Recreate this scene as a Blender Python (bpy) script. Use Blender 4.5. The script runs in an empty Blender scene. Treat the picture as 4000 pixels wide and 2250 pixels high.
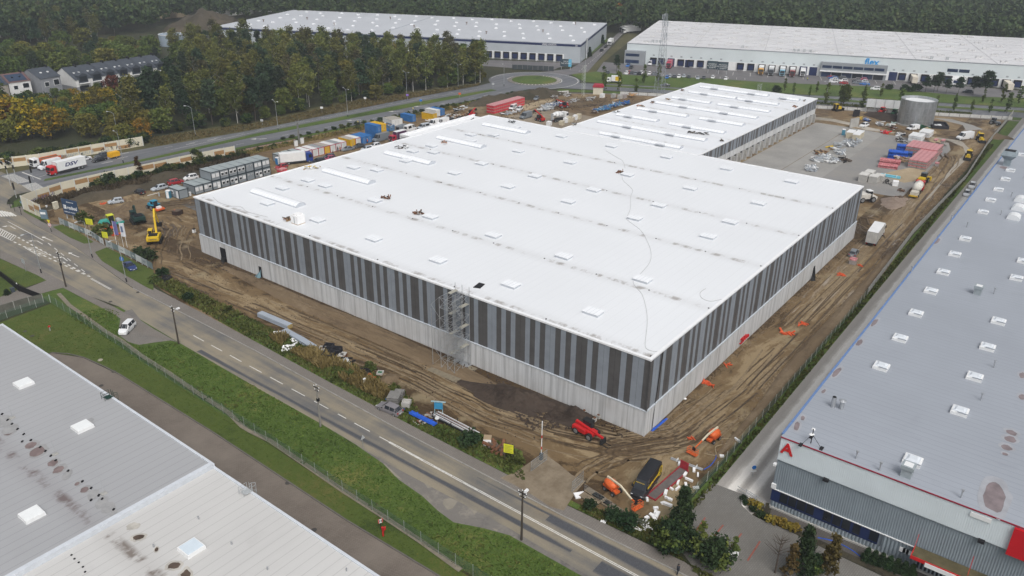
import bpy,math,random
import numpy as np
from mathutils import Matrix,Vector,Euler,noise as mnoise
from mathutils.geometry import tessellate_polygon
R_=math.radians
rng=random.Random(7)
S=bpy.context.scene
COL=S.collection
# ------------------------------------------------------------------ camera
CAM=(-94.853,-46.077,73.958)
CF=3111.173
def _rot():
 a,b,c=R_(-52.64914),R_(64.84565),R_(0.637502)
 return(Matrix.Rotation(a,3,'Z')@Matrix.Rotation(b,3,'X')@Matrix.Rotation(c,3,'Z'))
CR=_rot()
cd=bpy.data.cameras.new('camera');cam=bpy.data.objects.new('camera',cd);COL.objects.link(cam)
cd.sensor_width=36;cd.lens=CF/4000*36;cd.clip_start=.5;cd.clip_end=6000
cam.matrix_world=Matrix.Translation(CAM)@CR.to_4x4()
S.camera=cam
# ------------------------------------------------------------------ world, sun, exposure
w=bpy.data.worlds.new('World');S.world=w;w.use_nodes=True
SUN_EL,SUN_AZ=R_(52),R_(215)
_n=w.node_tree.nodes;_l=w.node_tree.links
_bg=_n['Background'];_sky=_n.new('ShaderNodeTexSky');_sky.sky_type='NISHITA';_sky.sun_disc=False
_sky.sun_elevation=SUN_EL;_sky.sun_rotation=SUN_AZ
_sky.air_density=1.0;_sky.dust_density=6.0;_sky.ozone_density=1.0;_sky.altitude=200
_hs=_n.new('ShaderNodeHueSaturation');_hs.inputs['Saturation'].default_value=.28
_l.new(_sky.outputs[0],_hs.inputs['Color']);_l.new(_hs.outputs[0],_bg.inputs[0])
_bg.inputs[1].default_value=.15
sl=bpy.data.lights.new('sun','SUN');sl.energy=1.15;sl.angle=R_(28);sl.color=(1,.97,.93)
so=bpy.data.objects.new('sun',sl);COL.objects.link(so)
so.rotation_euler=Euler((R_(90)-SUN_EL,0,math.pi-SUN_AZ))
so.location=(0,0,200)
S.view_settings.view_transform='Standard';S.view_settings.look='None'
S.view_settings.exposure=0.0;S.view_settings.gamma=1
S.cycles.use_denoising=True
S.cycles.max_bounces=6;S.cycles.diffuse_bounces=3;S.cycles.glossy_bounces=2;S.cycles.transparent_max_bounces=8
S.cycles.volume_bounces=0
# ------------------------------------------------------------------ placing: photograph pixel -> point on the level z
def at(x,y,z=0.0):
 d=CR@Vector((x-2000,1125-y,-CF));t=(z-CAM[2])/d.z
 return Vector((CAM[0]+t*d.x,CAM[1]+t*d.y,z))
def C(c,r,x,y,z=0.0):return at(c*1000+x/2.576,(0,562,1125,1687)[r]+y/2.576,z)
def D(ox,oy,x,y,z=0.0):return at(ox+x/4.2617,oy+y/4.2617,z)
def Cs(c,r,*a,z=0.0):return[C(c,r,a[i],a[i+1],z)for i in range(0,len(a),2)]
def Ds(ox,oy,*a,z=0.0):return[D(ox,oy,a[i],a[i+1],z)for i in range(0,len(a),2)]
# ------------------------------------------------------------------ objects
def tag(o,label=None,cat=None,group=None,kind=None):
 if label:o['label']=label
 if cat:o['category']=cat
 if group:o['group']=group
 if kind:o['kind']=kind
 return o
def thing(name,label,cat,loc=(0,0,0),rz=0.0,group=None):
 o=bpy.data.objects.new(name,None);COL.objects.link(o)
 o.location=loc;o.rotation_euler=(0,0,rz);o.empty_display_size=.3
 return tag(o,label,cat,group)
class MB:
 def __init__(s):s.v=[];s.f=[];s.m=[];s.smooth=False
 def add(s,vs,fs,m=0):
  b=len(s.v);s.v+=[tuple(v)for v in vs]
  for f in fs:s.f.append([b+i for i in f]);s.m.append(m)
  return s
 def box(s,x0,x1,y0,y1,z0,z1,m=0,rz=0,c=None,taper=0):
  t=taper
  vs=[(x0,y0,z0),(x1,y0,z0),(x1,y1,z0),(x0,y1,z0),(x0+t,y0+t,z1),(x1-t,y0+t,z1),(x1-t,y1-t,z1),(x0+t,y1-t,z1)]
  if rz:
   cx,cy=c if c else((x0+x1)/2,(y0+y1)/2);k,q=math.cos(rz),math.sin(rz)
   vs=[(cx+(x-cx)*k-(y-cy)*q,cy+(x-cx)*q+(y-cy)*k,z)for x,y,z in vs]
  return s.add(vs,[(3,2,1,0),(4,5,6,7),(0,1,5,4),(1,2,6,5),(2,3,7,6),(3,0,4,7)],m)
 def cyl(s,p,q,r0,r1=None,n=8,m=0,cap=True):
  p,q=Vector(p),Vector(q);r1=r0 if r1 is None else r1
  d=(q-p).normalized();a=d.orthogonal().normalized();b=d.cross(a)
  vs=[]
  for c_,r in((p,r0),(q,r1)):
   for i in range(n):
    t=2*math.pi*i/n;vs.append(c_+(a*math.cos(t)+b*math.sin(t))*r)
  fs=[(i,(i+1)%n,n+(i+1)%n,n+i)for i in range(n)]
  if cap:fs+=[tuple(range(n-1,-1,-1)),tuple(range(n,2*n))]
  return s.add(vs,fs,m)
 def tube(s,pts,r,n=5,m=0):
  for p,q in zip(pts[:-1],pts[1:]):
   s.cyl(p,q,r,r,n,m)
  return s
 def bar(s,p,q,wd,m=0):
  return s.cyl(p,q,wd*.6,wd*.6,4,m)
 def prism(s,poly,y0,y1,m=0):
  n=len(poly);vs=[(x,y0,z)for x,z in poly]+[(x,y1,z)for x,z in poly]
  s.add(vs,[tuple(range(n)),tuple(range(2*n-1,n-1,-1))]+[(i,i+n,(i+1)%n+n,(i+1)%n)for i in range(n)],m);return s
 def prismz(s,poly,z0,z1,m=0):
  n=len(poly);vs=[(p[0],p[1],z0)for p in poly]+[(p[0],p[1],z1)for p in poly]
  s.add(vs,[tuple(range(n-1,-1,-1)),tuple(range(n,2*n))]+[(i,(i+1)%n,(i+1)%n+n,i+n)for i in range(n)],m);return s
 def sheet(s,poly,z,m=0):
  vs=[Vector((p[0],p[1],0))for p in poly]
  for t in tessellate_polygon([vs]):
   a,b,c=t
   if(vs[b]-vs[a]).cross(vs[c]-vs[a]).z<0:a,c=c,a
   s.add([(vs[i].x,vs[i].y,z)for i in(a,b,c)],[(0,1,2)],m)
  return s
 def strip(s,pts,wd,z,m=0):
  n=len(pts);L=[]
  for i in range(n):
   a=Vector(pts[max(i-1,0)][:2]);b=Vector(pts[min(i+1,n-1)][:2]);d=(b-a).normalized();nrm=Vector((-d.y,d.x))*wd/2
   p=Vector(pts[i][:2]);L.append((p-nrm,p+nrm))
  for(a,b),(c,d)in zip(L[:-1],L[1:]):
   s.add([(a.x,a.y,z),(c.x,c.y,z),(d.x,d.y,z),(b.x,b.y,z)],[(0,1,2,3)],m)
  return s
 def dome(s,c,r,n=10,k=4,sz=1.0,m=0,full=False):
  vs=[];lo=-k if full else 0
  for j in range(lo,k):
   ph=math.pi/2*j/k
   for i in range(n):
    t=2*math.pi*i/n;vs.append((c[0]+r*math.cos(ph)*math.cos(t),c[1]+r*math.cos(ph)*math.sin(t),c[2]+r*sz*math.sin(ph)))
  rows=k-lo;vs.append((c[0],c[1],c[2]+r*sz));top=len(vs)-1
  fs=[(j*n+i,j*n+(i+1)%n,(j+1)*n+(i+1)%n,(j+1)*n+i)for j in range(rows-1)for i in range(n)]
  fs+=[((rows-1)*n+i,(rows-1)*n+(i+1)%n,top)for i in range(n)]
  return s.add(vs,fs,m)
 def xf(s,mat,start=0):
  s.v=s.v[:start]+[tuple(mat@Vector(v))for v in s.v[start:]];return s
 def mesh(s,name,mats):
  me=bpy.data.meshes.new(name);me.from_pydata(s.v,[],s.f)
  for m in(mats if isinstance(mats,(list,tuple))else[mats]):me.materials.append(m)
  if any(s.m):me.polygons.foreach_set('material_index',s.m)
  if s.smooth:me.polygons.foreach_set('use_smooth',[True]*len(s.f))
  me.update();return me
 def build(s,name,mats,parent=None,label=None,cat=None,group=None,kind=None,loc=None,rz=0):
  o=bpy.data.objects.new(name,s.mesh(name,mats));COL.objects.link(o)
  if parent:o.parent=parent
  if loc is not None:o.location=loc;o.rotation_euler=(0,0,rz)
  return tag(o,label,cat,group,kind)
def inst(name,me,parent=None,loc=(0,0,0),rz=0,sc=None):
 o=bpy.data.objects.new(name,me);COL.objects.link(o);o.parent=parent;o.location=loc;o.rotation_euler=(0,0,rz)
 if sc is not None:o.scale=sc if isinstance(sc,(tuple,list))else(sc,sc,sc)
 return o
KIDS={}
def dup(o,loc=None,rz=None,label=None,group=None,paint=None):
 """copy of a thing with copies of its parts and their sub-parts; paint = {part name stem: material} recolours"""
 c=o.copy();COL.objects.link(c)
 if loc is not None:c.location=loc
 if rz is not None:c.rotation_euler=(0,0,rz)
 if label:c['label']=label
 if group:c['group']=group
 def repaint(ob):
  k=ob.name.split('.')[0]
  if paint and k in paint and ob.type=='MESH':
   ob.material_slots[0].link='OBJECT';ob.material_slots[0].material=paint[k]
 repaint(c)
 def rec(a,b):
  for ch in list(a.children):
   d=ch.copy();COL.objects.link(d);d.parent=b;repaint(d);rec(ch,d)
 rec(o,c);return c
def text_mesh(s,size,depth=.03,name='lettering',font_shear=0.0,bold=0.0):
 cu=bpy.data.curves.new(name,'FONT');cu.body=s;cu.size=size;cu.extrude=depth;cu.align_x='CENTER';cu.align_y='CENTER'
 cu.shear=font_shear;cu.offset=bold;cu.resolution_u=3
 o=bpy.data.objects.new(name,cu);COL.objects.link(o)
 dg=bpy.context.evaluated_depsgraph_get();me=bpy.data.meshes.new_from_object(o.evaluated_get(dg));me.name=name
 bpy.data.objects.remove(o);return me
def lettering(s,size,mat,parent,loc,rot,depth=.03,name='lettering',shear=0.0,bold=0.0,sx=1.0):
 me=text_mesh(s,size,depth,name,shear,bold);me.materials.clear();me.materials.append(mat)
 o=bpy.data.objects.new(name,me);COL.objects.link(o);o.parent=parent;o.location=loc;o.rotation_euler=rot;o.scale=(sx,1,1)
 return o
 # ------------------------------------------------------------------ materials
MATS={}
class NT:
 def __init__(s,name):
  s.m=bpy.data.materials.new(name);s.m.use_nodes=True;s.t=s.m.node_tree;s.b=s.t.nodes['Principled BSDF']
  s.tc=s.t.nodes.new('ShaderNodeTexCoord').outputs['Object'];s.b.inputs['Specular IOR Level'].default_value=.3
 def n(s,typ,**k):
  x=s.t.nodes.new('ShaderNode'+typ)
  for a,v in k.items():setattr(x,a,v)
  return x
 def l(s,a,b):s.t.links.new(a,b);return s
 def map(s,scale,rot=(0,0,0),loc=(0,0,0),src=None):
  x=s.n('Mapping');x.inputs['Scale'].default_value=scale;x.inputs['Rotation'].default_value=rot;x.inputs['Location'].default_value=loc
  s.l(src or s.tc,x.inputs['Vector']);return x.outputs[0]
 def noise(s,scale,detail=4,rough=.55,vec=None,dist=0.0):
  x=s.n('TexNoise');x.inputs['Scale'].default_value=scale;x.inputs['Detail'].default_value=detail;x.inputs['Roughness'].default_value=rough
  x.inputs['Distortion'].default_value=dist;s.l(vec or s.tc,x.inputs['Vector']);return x.outputs['Fac']
 def ramp(s,fac,stops):
  x=s.n('ValToRGB');e=x.color_ramp.elements
  while len(e)<len(stops):e.new(.5)
  for i,(p,c)in enumerate(stops):e[i].position=p;e[i].color=(c if hasattr(c,'__len__')else(c,c,c))+((1,)if not hasattr(c,'__len__')or len(c)==3 else())if hasattr(c,'__len__')else(c,c,c,1)
  s.l(fac,x.inputs[0]);return x.outputs[0]
 def mix(s,fac,a,b,mode='MIX'):
  x=s.n('MixRGB',blend_type=mode)
  for i,v in((0,fac),(1,a),(2,b)):
   if isinstance(v,bpy.types.NodeSocket):s.l(v,x.inputs[i])
   else:x.inputs[i].default_value=v if i==0 else tuple(v)+(1,)
  return x.outputs[0]
 def math(s,op,a,b=0.0,c=None):
  x=s.n('Math',operation=op)
  for i,v in enumerate((a,b)if c is None else(a,b,c)):
   if isinstance(v,bpy.types.NodeSocket):s.l(v,x.inputs[i])
   else:x.inputs[i].default_value=v
  return x.outputs[0]
 def xyz(s,src=None):
  x=s.n('SeparateXYZ');s.l(src or s.tc,x.inputs[0]);return x.outputs
 def bump(s,h,st,dist=.1):
  x=s.n('Bump');x.inputs['Strength'].default_value=st;x.inputs['Distance'].default_value=dist;s.l(h,x.inputs['Height']);s.l(x.outputs[0],s.b.inputs['Normal'])
 def done(s,col,rough=.7,metal=0.0):
  if isinstance(col,bpy.types.NodeSocket):s.l(col,s.b.inputs['Base Color'])
  else:s.b.inputs['Base Color'].default_value=tuple(col)+(1,)
  if isinstance(rough,bpy.types.NodeSocket):s.l(rough,s.b.inputs['Roughness'])
  else:s.b.inputs['Roughness'].default_value=rough
  s.b.inputs['Metallic'].default_value=metal;MATS[s.m.name]=s.m;return s.m
def M(name,c,var=.12,scale=1.5,rough=.6,metal=0.0,stretch=(1,1,1),bump=0.0,c2=None,spec=.3,detail=4):
 """a plain material with its own uneven tone"""
 if name in MATS:return MATS[name]
 t=NT(name);lo=tuple(x*(1-var)for x in c);hi=c2 or tuple(min(1,x*(1+var))for x in c)
 f=t.noise(scale,detail,.6,t.map(stretch));col=t.ramp(f,[(.3,lo),(.7,hi)])
 if bump:t.bump(f,bump)
 t.b.inputs['Specular IOR Level'].default_value=spec
 return t.done(col,rough,metal)
 # ------------------------------------------------------------------ ground and facade materials
def mat_mud(name,dark,mid,light,track=1.0,wet=.5,silt=False):
 t=NT(name);x,y,z=t.xyz()
 big=t.noise(.045,5,.6);med=t.noise(.35,7,.65);fine=t.noise(2.5,5,.7)
 wob=t.n('VectorMath',operation='ADD');wn=t.n('TexNoise');wn.inputs['Scale'].default_value=.05;wn.inputs['Detail'].default_value=2;t.l(t.tc,wn.inputs['Vector'])
 sc=t.n('VectorMath',operation='SCALE');t.l(wn.outputs['Color'],sc.inputs[0]);sc.inputs['Scale'].default_value=14.0
 t.l(t.tc,wob.inputs[0]);t.l(sc.outputs[0],wob.inputs[1])
 ty=t.noise(1.0,4,.6,t.map((.85,.035,1),src=wob.outputs[0]));tx=t.noise(1.0,4,.6,t.map((.035,.85,1),src=wob.outputs[0]))
 side=t.math('GREATER_THAN',y,-1.0);tr=t.mix(side,tx,ty)
 a=t.math('ADD',t.math('MULTIPLY',big,.42),t.math('MULTIPLY',tr,.38*track+.001))
 a=t.math('ADD',a,t.math('ADD',t.math('MULTIPLY',med,.22),t.math('MULTIPLY',fine,.16)))
 s=.42+.38*track+.38
 if silt:
  l1=t.math('ABSOLUTE',t.math('ADD',x,8.6));l2=t.math('ABSOLUTE',t.math('ADD',y,5.8));dl=t.math('MINIMUM',l1,l2);nr=t.math('LESS_THAN',dl,9.0)
  a=t.math('ADD',a,t.math('MULTIPLY',nr,t.math('MULTIPLY',t.math('SUBTRACT',2.6,dl),.03)))
 col=t.ramp(t.math('DIVIDE',a,s),[(.42,dark),(.475,mid),(.515,mid),(.575,light)])
 if silt:
  s1=t.ramp(t.math('ADD',t.noise(.075,6,.62,t.map((1,1,1),loc=(31,7,0))),t.math('MULTIPLY',med,.12)),[(.62,0.0),(.7,.8)]);col=t.mix(s1,col,(.25,.2,.12))
  s2=t.ramp(t.noise(1,6,.7,t.map((.05,.42,1),loc=(5,3,0))),[(.55,0.0),(.66,.75)]);lane=t.math('MULTIPLY',t.math('MULTIPLY',t.math('GREATER_THAN',x,55),t.math('LESS_THAN',y,2)),s2);col=t.mix(lane,col,(.36,.32,.27))
 rgh=t.ramp(big,[(.35,1-wet),(.55,.9)])
 t.bump(t.math('ADD',tr,t.math('MULTIPLY',med,.8)),.55,.35)
 return t.done(col,rgh)
MUD=mat_mud('mud',(.062,.039,.018),(.155,.105,.053),(.26,.195,.112),silt=True)
MUD2=mat_mud('sandy_yard',(.15,.12,.085),(.225,.185,.135),(.31,.26,.195),.6)
MUDX=mat_mud('dark_soil',(.026,.018,.013),(.052,.038,.029),(.085,.064,.048),.1,.2)
SPOIL=mat_mud('brown_soil',(.10,.07,.042),(.15,.108,.065),(.2,.15,.095),.3,.2)
SAND=mat_mud('sand',(.27,.21,.13),(.34,.27,.175),(.42,.34,.23),.2,.1)
def mat_grass(name,c1,c2,c3,sc=1.0):
 t=NT(name);big=t.noise(.06*sc,5,.6);med=t.noise(.7*sc,6,.7);fine=t.noise(5*sc,4,.7)
 a=t.math('ADD',t.math('MULTIPLY',big,.45),t.math('ADD',t.math('MULTIPLY',med,.3),t.math('MULTIPLY',fine,.25)))
 col=t.ramp(a,[(.41,c1),(.475,c2),(.525,c2),(.6,c3)]);t.bump(t.math('ADD',med,fine),.5,.25);return t.done(col,.85)
GRASS=mat_grass('meadow_grass',(.036,.06,.012),(.07,.112,.02),(.15,.15,.04))
LAWN=mat_grass('lawn_grass',(.036,.06,.011),(.07,.1,.018),(.115,.112,.03))
DRY=mat_grass('dry_grass',(.05,.05,.024),(.085,.08,.034),(.125,.105,.052))
FOREST_FLOOR=mat_grass('forest_floor',(.022,.027,.014),(.036,.04,.018),(.06,.05,.026))
def mat_asphalt(name,c,dust,amt=.5,along='y',repair=False):
 t=NT(name);x,y,z=t.xyz()
 st=t.noise(1,5,.6,t.map((.5,.03,1)if along=='y' else(.03,.5,1)));big=t.noise(.09,5,.65);fine=t.noise(6,4,.75)
 a=t.math('ADD',t.math('MULTIPLY',st,.55),t.math('MULTIPLY',big,.45))
 col=t.ramp(a,[(.5-.14*amt,c),(.5+.16*(1.1-amt),dust)])
 if repair:
  wv=t.math('MULTIPLY',t.math('SUBTRACT',st,.5),1.6)
  def band(x0,hw,y0,y1):
   e=t.math('ADD',t.math('SUBTRACT',hw,t.math('ABSOLUTE',t.math('SUBTRACT',x,x0))),wv);yy=t.math('MULTIPLY',t.math('GREATER_THAN',y,y0),t.math('LESS_THAN',y,y1))
   return t.math('MULTIPLY',t.ramp(e,[(.35,0.0),(.65,1.0)]),yy)
  m=t.math('MAXIMUM',band(-27.9,.85,-5,78),t.math('MAXIMUM',band(-24.6,1.3,-200,1),band(-28,1.6,-200,-9)));m=t.math('MAXIMUM',m,band(-24,.7,1,14))
  gx=t.math('MULTIPLY',t.math('ABSOLUTE',t.math('ADD',x,21)),.1);gy=t.math('MULTIPLY',t.math('ABSOLUTE',t.math('SUBTRACT',y,2.5)),.075);gm=t.ramp(t.math('ADD',t.math('ADD',gx,gy),t.math('MULTIPLY',big,.7)),[(.55,.8),(1.0,0.0)]);col=t.mix(gm,col,(.23,.18,.115))
  col=t.mix(t.math('MULTIPLY',m,.95),col,t.ramp(fine,[(.3,(.06,.064,.075)),(.7,(.09,.095,.106))]))
 col=t.mix(.5,col,t.ramp(fine,[(.3,.6),(.7,1.0)]),'MULTIPLY');return t.done(col,.62)
ROADM=mat_asphalt('dusty_asphalt',(.14,.138,.134),(.275,.24,.178),.72,'y',True)
ROADM2=mat_asphalt('grey_asphalt',(.125,.132,.145),(.185,.19,.2),.5,'x')
PATCHM=mat_asphalt('fresh_asphalt',(.066,.07,.08),(.12,.122,.128),.55)
LOTM=mat_asphalt('lot_asphalt',(.14,.135,.14),(.19,.18,.178),.5)
def mat_paver(name,c,dirt,w=.4,h=.2,rot=0.0,mort=.02):
 t=NT(name);b=t.n('TexBrick');t.l(t.map((1,1,1),(0,0,rot)),b.inputs['Vector'])
 b.inputs['Color1'].default_value=tuple(c)+(1,);b.inputs['Color2'].default_value=tuple(x*.86 for x in c)+(1,);b.inputs['Mortar'].default_value=tuple(x*.55 for x in c)+(1,)
 b.inputs['Scale'].default_value=1;b.inputs['Brick Width'].default_value=w;b.inputs['Row Height'].default_value=h;b.inputs['Mortar Size'].default_value=mort
 big=t.noise(.12,6,.65);col=t.mix(t.ramp(big,[(.4,0.0),(.68,.75)]),b.outputs[0],dirt);return t.done(col,.75)
def mat_gravel():
 t=NT('gravel');x,y,z=t.xyz();st=t.noise(1,5,.65,t.map((.06,.7,1)));big=t.noise(.25,6,.7);fine=t.noise(7,4,.8)
 d=t.math('MINIMUM',t.math('ABSOLUTE',t.math('ADD',y,16.3)),t.math('ABSOLUTE',t.math('ADD',y,18.6)));e=t.math('ADD',t.math('MULTIPLY',d,-.55),t.math('ADD',t.math('MULTIPLY',st,.9),t.math('MULTIPLY',big,.5)))
 col=t.ramp(e,[(.0,(.35,.33,.305)),(.25,(.45,.425,.39)),(.5,(.78,.75,.7))]);col=t.mix(.5,col,t.ramp(fine,[(.3,.55),(.7,1.0)]),'MULTIPLY');return t.done(col,.8)
PAVER=mat_paver('grey_pavers',(.215,.195,.175),(.15,.135,.115),.35,.35)
BRICKPAVE=mat_paver('brick_pavers',(.175,.147,.122),(.215,.185,.155),.5,.25,.6)
PARKPAVE=mat_paver('parking_pavers',(.19,.183,.168),(.13,.12,.105),.5,.25,.1,.02)
def mat_conc(name,c,patch,sc=.08,rough=.7):
 t=NT(name);a=t.math('ADD',t.math('MULTIPLY',t.noise(sc,6,.65),.7),t.math('MULTIPLY',t.noise(2,5,.7),.3))
 return t.done(t.ramp(a,[(.38,c),(.5,tuple((p+q)/2 for p,q in zip(c,patch))),(.62,patch)]),rough)
APRON=mat_conc('cast_concrete',(.235,.23,.215),(.33,.32,.3))
YARDM=mat_conc('crushed_stone',(.2,.2,.2),(.275,.26,.235),.05)
GRAVEL=mat_gravel()
WHITELINE=M('road_paint',(.62,.61,.57),.22,3)
REDLINE=M('red_paint',(.26,.08,.06),.2,3)
KERB=M('kerb_stone',(.27,.26,.24),.2,1)
# white membrane roof: seams and dirty ponding lines along the drains
def mat_roof(name,c,lines=(),seam=1.6,seam_amt=.05,dirt=(.3,.28,.26),axis=0,extra=0.0,blot=.0,rough=.5):
 t=NT(name);X=t.xyz();u=X[axis];v=X[1-axis]
 col=t.mix(t.ramp(t.noise(.03,4,.6),[(.35,0.0),(.7,.16+extra)]),c,tuple(k*.86 for k in c))
 st=t.noise(1,4,.7,t.map((.05,1.6,1)if axis==0 else(1.6,.05,1)))
 col=t.mix(t.ramp(st,[(.5,0.0),(.75,.25*extra+.05)]),col,tuple(k*.7 for k in c))
 sw=t.math('PINGPONG',v,seam/2);col=t.mix(t.math('MULTIPLY',t.math('LESS_THAN',sw,.045),seam_amt*4),col,tuple(k*.55 for k in c))
 if lines:
  nz=t.noise(1,5,.6,t.map((.5,.16,1)if axis==0 else(.16,.5,1)))
  tot=None
  for L in lines:
   d=t.math('ABSOLUTE',t.math('SUBTRACT',u,L));wn=t.noise(1,4,.65,t.map((.25,.42,1)if axis==0 else(.42,.25,1),loc=(L*3.1,L,0)))
   core=t.math('MULTIPLY',t.ramp(t.math('DIVIDE',d,1.1),[(.25,1.0),(.9,0.0)]),t.ramp(wn,[(.47,0.0),(.62,1.0)]))
   halo=t.math('MULTIPLY',t.ramp(t.math('DIVIDE',d,2.4),[(0,1.0),(1,0.0)]),.16)
   e=t.math('MAXIMUM',core,halo);tot=e if tot is None else t.math('MAXIMUM',tot,e)
  col=t.mix(t.math('MULTIPLY',tot,.85),col,dirt)
 if blot:
  bl=t.noise(.16,5,.6);col=t.mix(t.ramp(bl,[(.6,0.0),(.75,blot)]),col,tuple(k*.62 for k in c))
 return t.done(col,rough)
ROOF_WHITE=mat_roof('white_membrane',(.725,.745,.765),(1.0,21.5,44.5,65.0,87.0),1.7,.035,extra=.12)
ROOF_WHITE2=mat_roof('white_membrane_far',(.73,.75,.775),(131,147.5,172,187,203,216),1.7,.02,(.45,.44,.42))
ROOF_A=mat_roof('grey_membrane',(.335,.362,.405),(),1.1,.1,axis=1,extra=.9,blot=.3,rough=.4)
ROOF_L1=mat_roof('left_membrane_grey',(.36,.365,.375),(-66.5,),1.35,.12,(.12,.085,.08),0,.4,.15)
ROOF_L2=mat_roof('left_membrane_pale',(.56,.555,.54),(-66.0,),1.35,.12,(.14,.11,.09),0,.6,.25)
ROOF_U=mat_roof('far_membrane_grey',(.50,.52,.55),(),4,.05,axis=1,extra=.6,blot=.2)
ROOF_F=mat_roof('far_membrane_pale',(.66,.66,.67),(),6,.1,axis=1,extra=.9,blot=.35)
def mat_wallconc(name,c=(.56,.57,.575)):
 t=NT(name);st=t.noise(1,5,.7,t.map((1.1,1.1,.045)));big=t.noise(.12,5,.6);X=t.xyz()
 s=t.math('ADD',X[0],X[1]);thin=t.noise(1,2,.5,t.map((2.2,2.2,.004)))
 col=t.ramp(st,[(.33,tuple(k*.62 for k in c)),(.5,c),(.7,tuple(k*1.12 for k in c))])
 col=t.mix(t.ramp(thin,[(.60,0.0),(.66,.5)]),col,tuple(k*.45 for k in c))
 col=t.mix(t.ramp(big,[(.45,0.0),(.7,.35)]),col,(.36,.34,.31))
 low=t.ramp(t.math('ADD',X[2],t.math('MULTIPLY',big,1.4)),[(.25,.7),(.95,0.0)]);col=t.mix(low,col,(.3,.25,.19))
 return t.done(col,.8)
WALLCONC=mat_wallconc('precast_concrete')
CLAD_D=M('anthracite_cladding',(.088,.086,.086),.14,.6,.5)
CLAD_L=M('slate_grey_cladding',(.235,.262,.295),.1,.6,.5)
WHITE_METAL=M('white_coated_metal',(.78,.79,.8),.05,1,.4)
GREY_METAL=M('grey_coated_metal',(.33,.36,.4),.08,1,.4)
def mat_ribbed(name,c,pitch=.5,amp=.35,axis=None):
 t=NT(name);X=t.xyz();s=t.math('ADD',X[0],X[1])if axis is None else X[axis]
 p=t.math('PINGPONG',s,pitch/2);col=t.mix(t.math('GREATER_THAN',p,pitch*.33),c,tuple(k*(1-amp)for k in c))
 col=t.mix(t.ramp(t.noise(.2,5,.6),[(.4,0.0),(.8,.3)]),col,tuple(k*.8 for k in c));return t.done(col,.45)
RIB_LIGHT=mat_ribbed('pale_ribbed_cladding',(.56,.64,.68),.55,.12,1)
RIB_BLUE=mat_ribbed('blue_grey_ribbed_cladding',(.25,.315,.37),.55,.35,1)
NAVY=M('navy_panel',(.018,.03,.09),.15,.6,.35)
GLASS=M('dark_glass',(.02,.024,.03),.3,.5,.08,spec=.6)
GLASSB=M('blue_dark_glass',(.02,.035,.08),.4,.4,.1,spec=.6)
BLACK=M('black_rubber',(.018,.018,.018),.2,3,.8)
DARK=M('dark_void',(.012,.012,.014),.2,1,.8)
STEEL=M('galvanised_steel',(.46,.48,.5),.18,.8,.38,.6)
STEELP=M('painted_grey_steel',(.4,.42,.43),.1,1,.5)
WOOD=M('weathered_wood',(.11,.085,.065),.35,1.5,.85,stretch=(6,6,.6))
PALLETW=M('raw_timber',(.34,.24,.14),.25,2,.8)
CONCRETE=M('plain_concrete',(.36,.355,.335),.18,.8,.8)
RED=M('red_paintwork',(.5,.02,.022),.12,1,.4);ORANGE=M('orange_paintwork',(.62,.12,.03),.14,1.2,.45)
YELLOW=M('yellow_paintwork',(.62,.42,.02),.12,1,.45);CREAMP=M('cream_paintwork',(.62,.55,.38),.1,1,.45)
BLUEP=M('blue_paintwork',(.03,.1,.33),.15,1,.5);GREENP=M('green_paintwork',(.03,.12,.06),.15,1,.5)
WHITEP=M('white_paintwork',(.74,.75,.75),.05,.8,.35);FOAM=M('white_foam',(.8,.8,.8),.05,2,.8)
BROWNP=M('rust_brown',(.16,.075,.04),.3,2,.8);TEAL=M('teal_paintwork',(.05,.33,.28),.1,1,.45)
REDFILM=M('pink_red_film',(.62,.13,.15),.45,.9,.35,c2=(.72,.4,.4));BLUEFILM=M('blue_film',(.02,.09,.42),.35,1.2,.35)
BLOCKG=M('grey_block',(.3,.27,.26),.2,2,.85)
# ------------------------------------------------------------------ the ground, roads and pavements
def struct(name,mb,mat,label=None):return mb.build(name,mat,None,label,None,None,'structure')
def area(name,poly,z,mat,label=None):return struct(name,MB().sheet(poly,z),mat,label)
g=MB();N=12
for i in range(N):
 for j in range(N):
  x0,y0=-700+i*200,-900+j*200
  g.add([(x0,y0,0),(x0+200,y0,0),(x0+200,y0+200,0),(x0,y0+200,0)],[(0,1,2,3)])
struct('ground',g,FOREST_FLOOR,'dark brown and green ground under the woods')
# building site: mud
area('site_ground',[(-20.2,-12.3),(-9,-12.2),(20,-12.6),(122,-11),(236,-10),(301,-9),(293,20),(262,75),(236,126),(212,158),(196,172),(157,175.5),(114,178.5),(75,182),(50,183.4),(20,186),(-8,185.6),(-13.2,184),(-13.4,172),(-15.5,160),(-16.4,120),(-18.5,100),(-20,72)],.02,MUD,'brown churned mud of the building site with wheel tracks')
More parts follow.
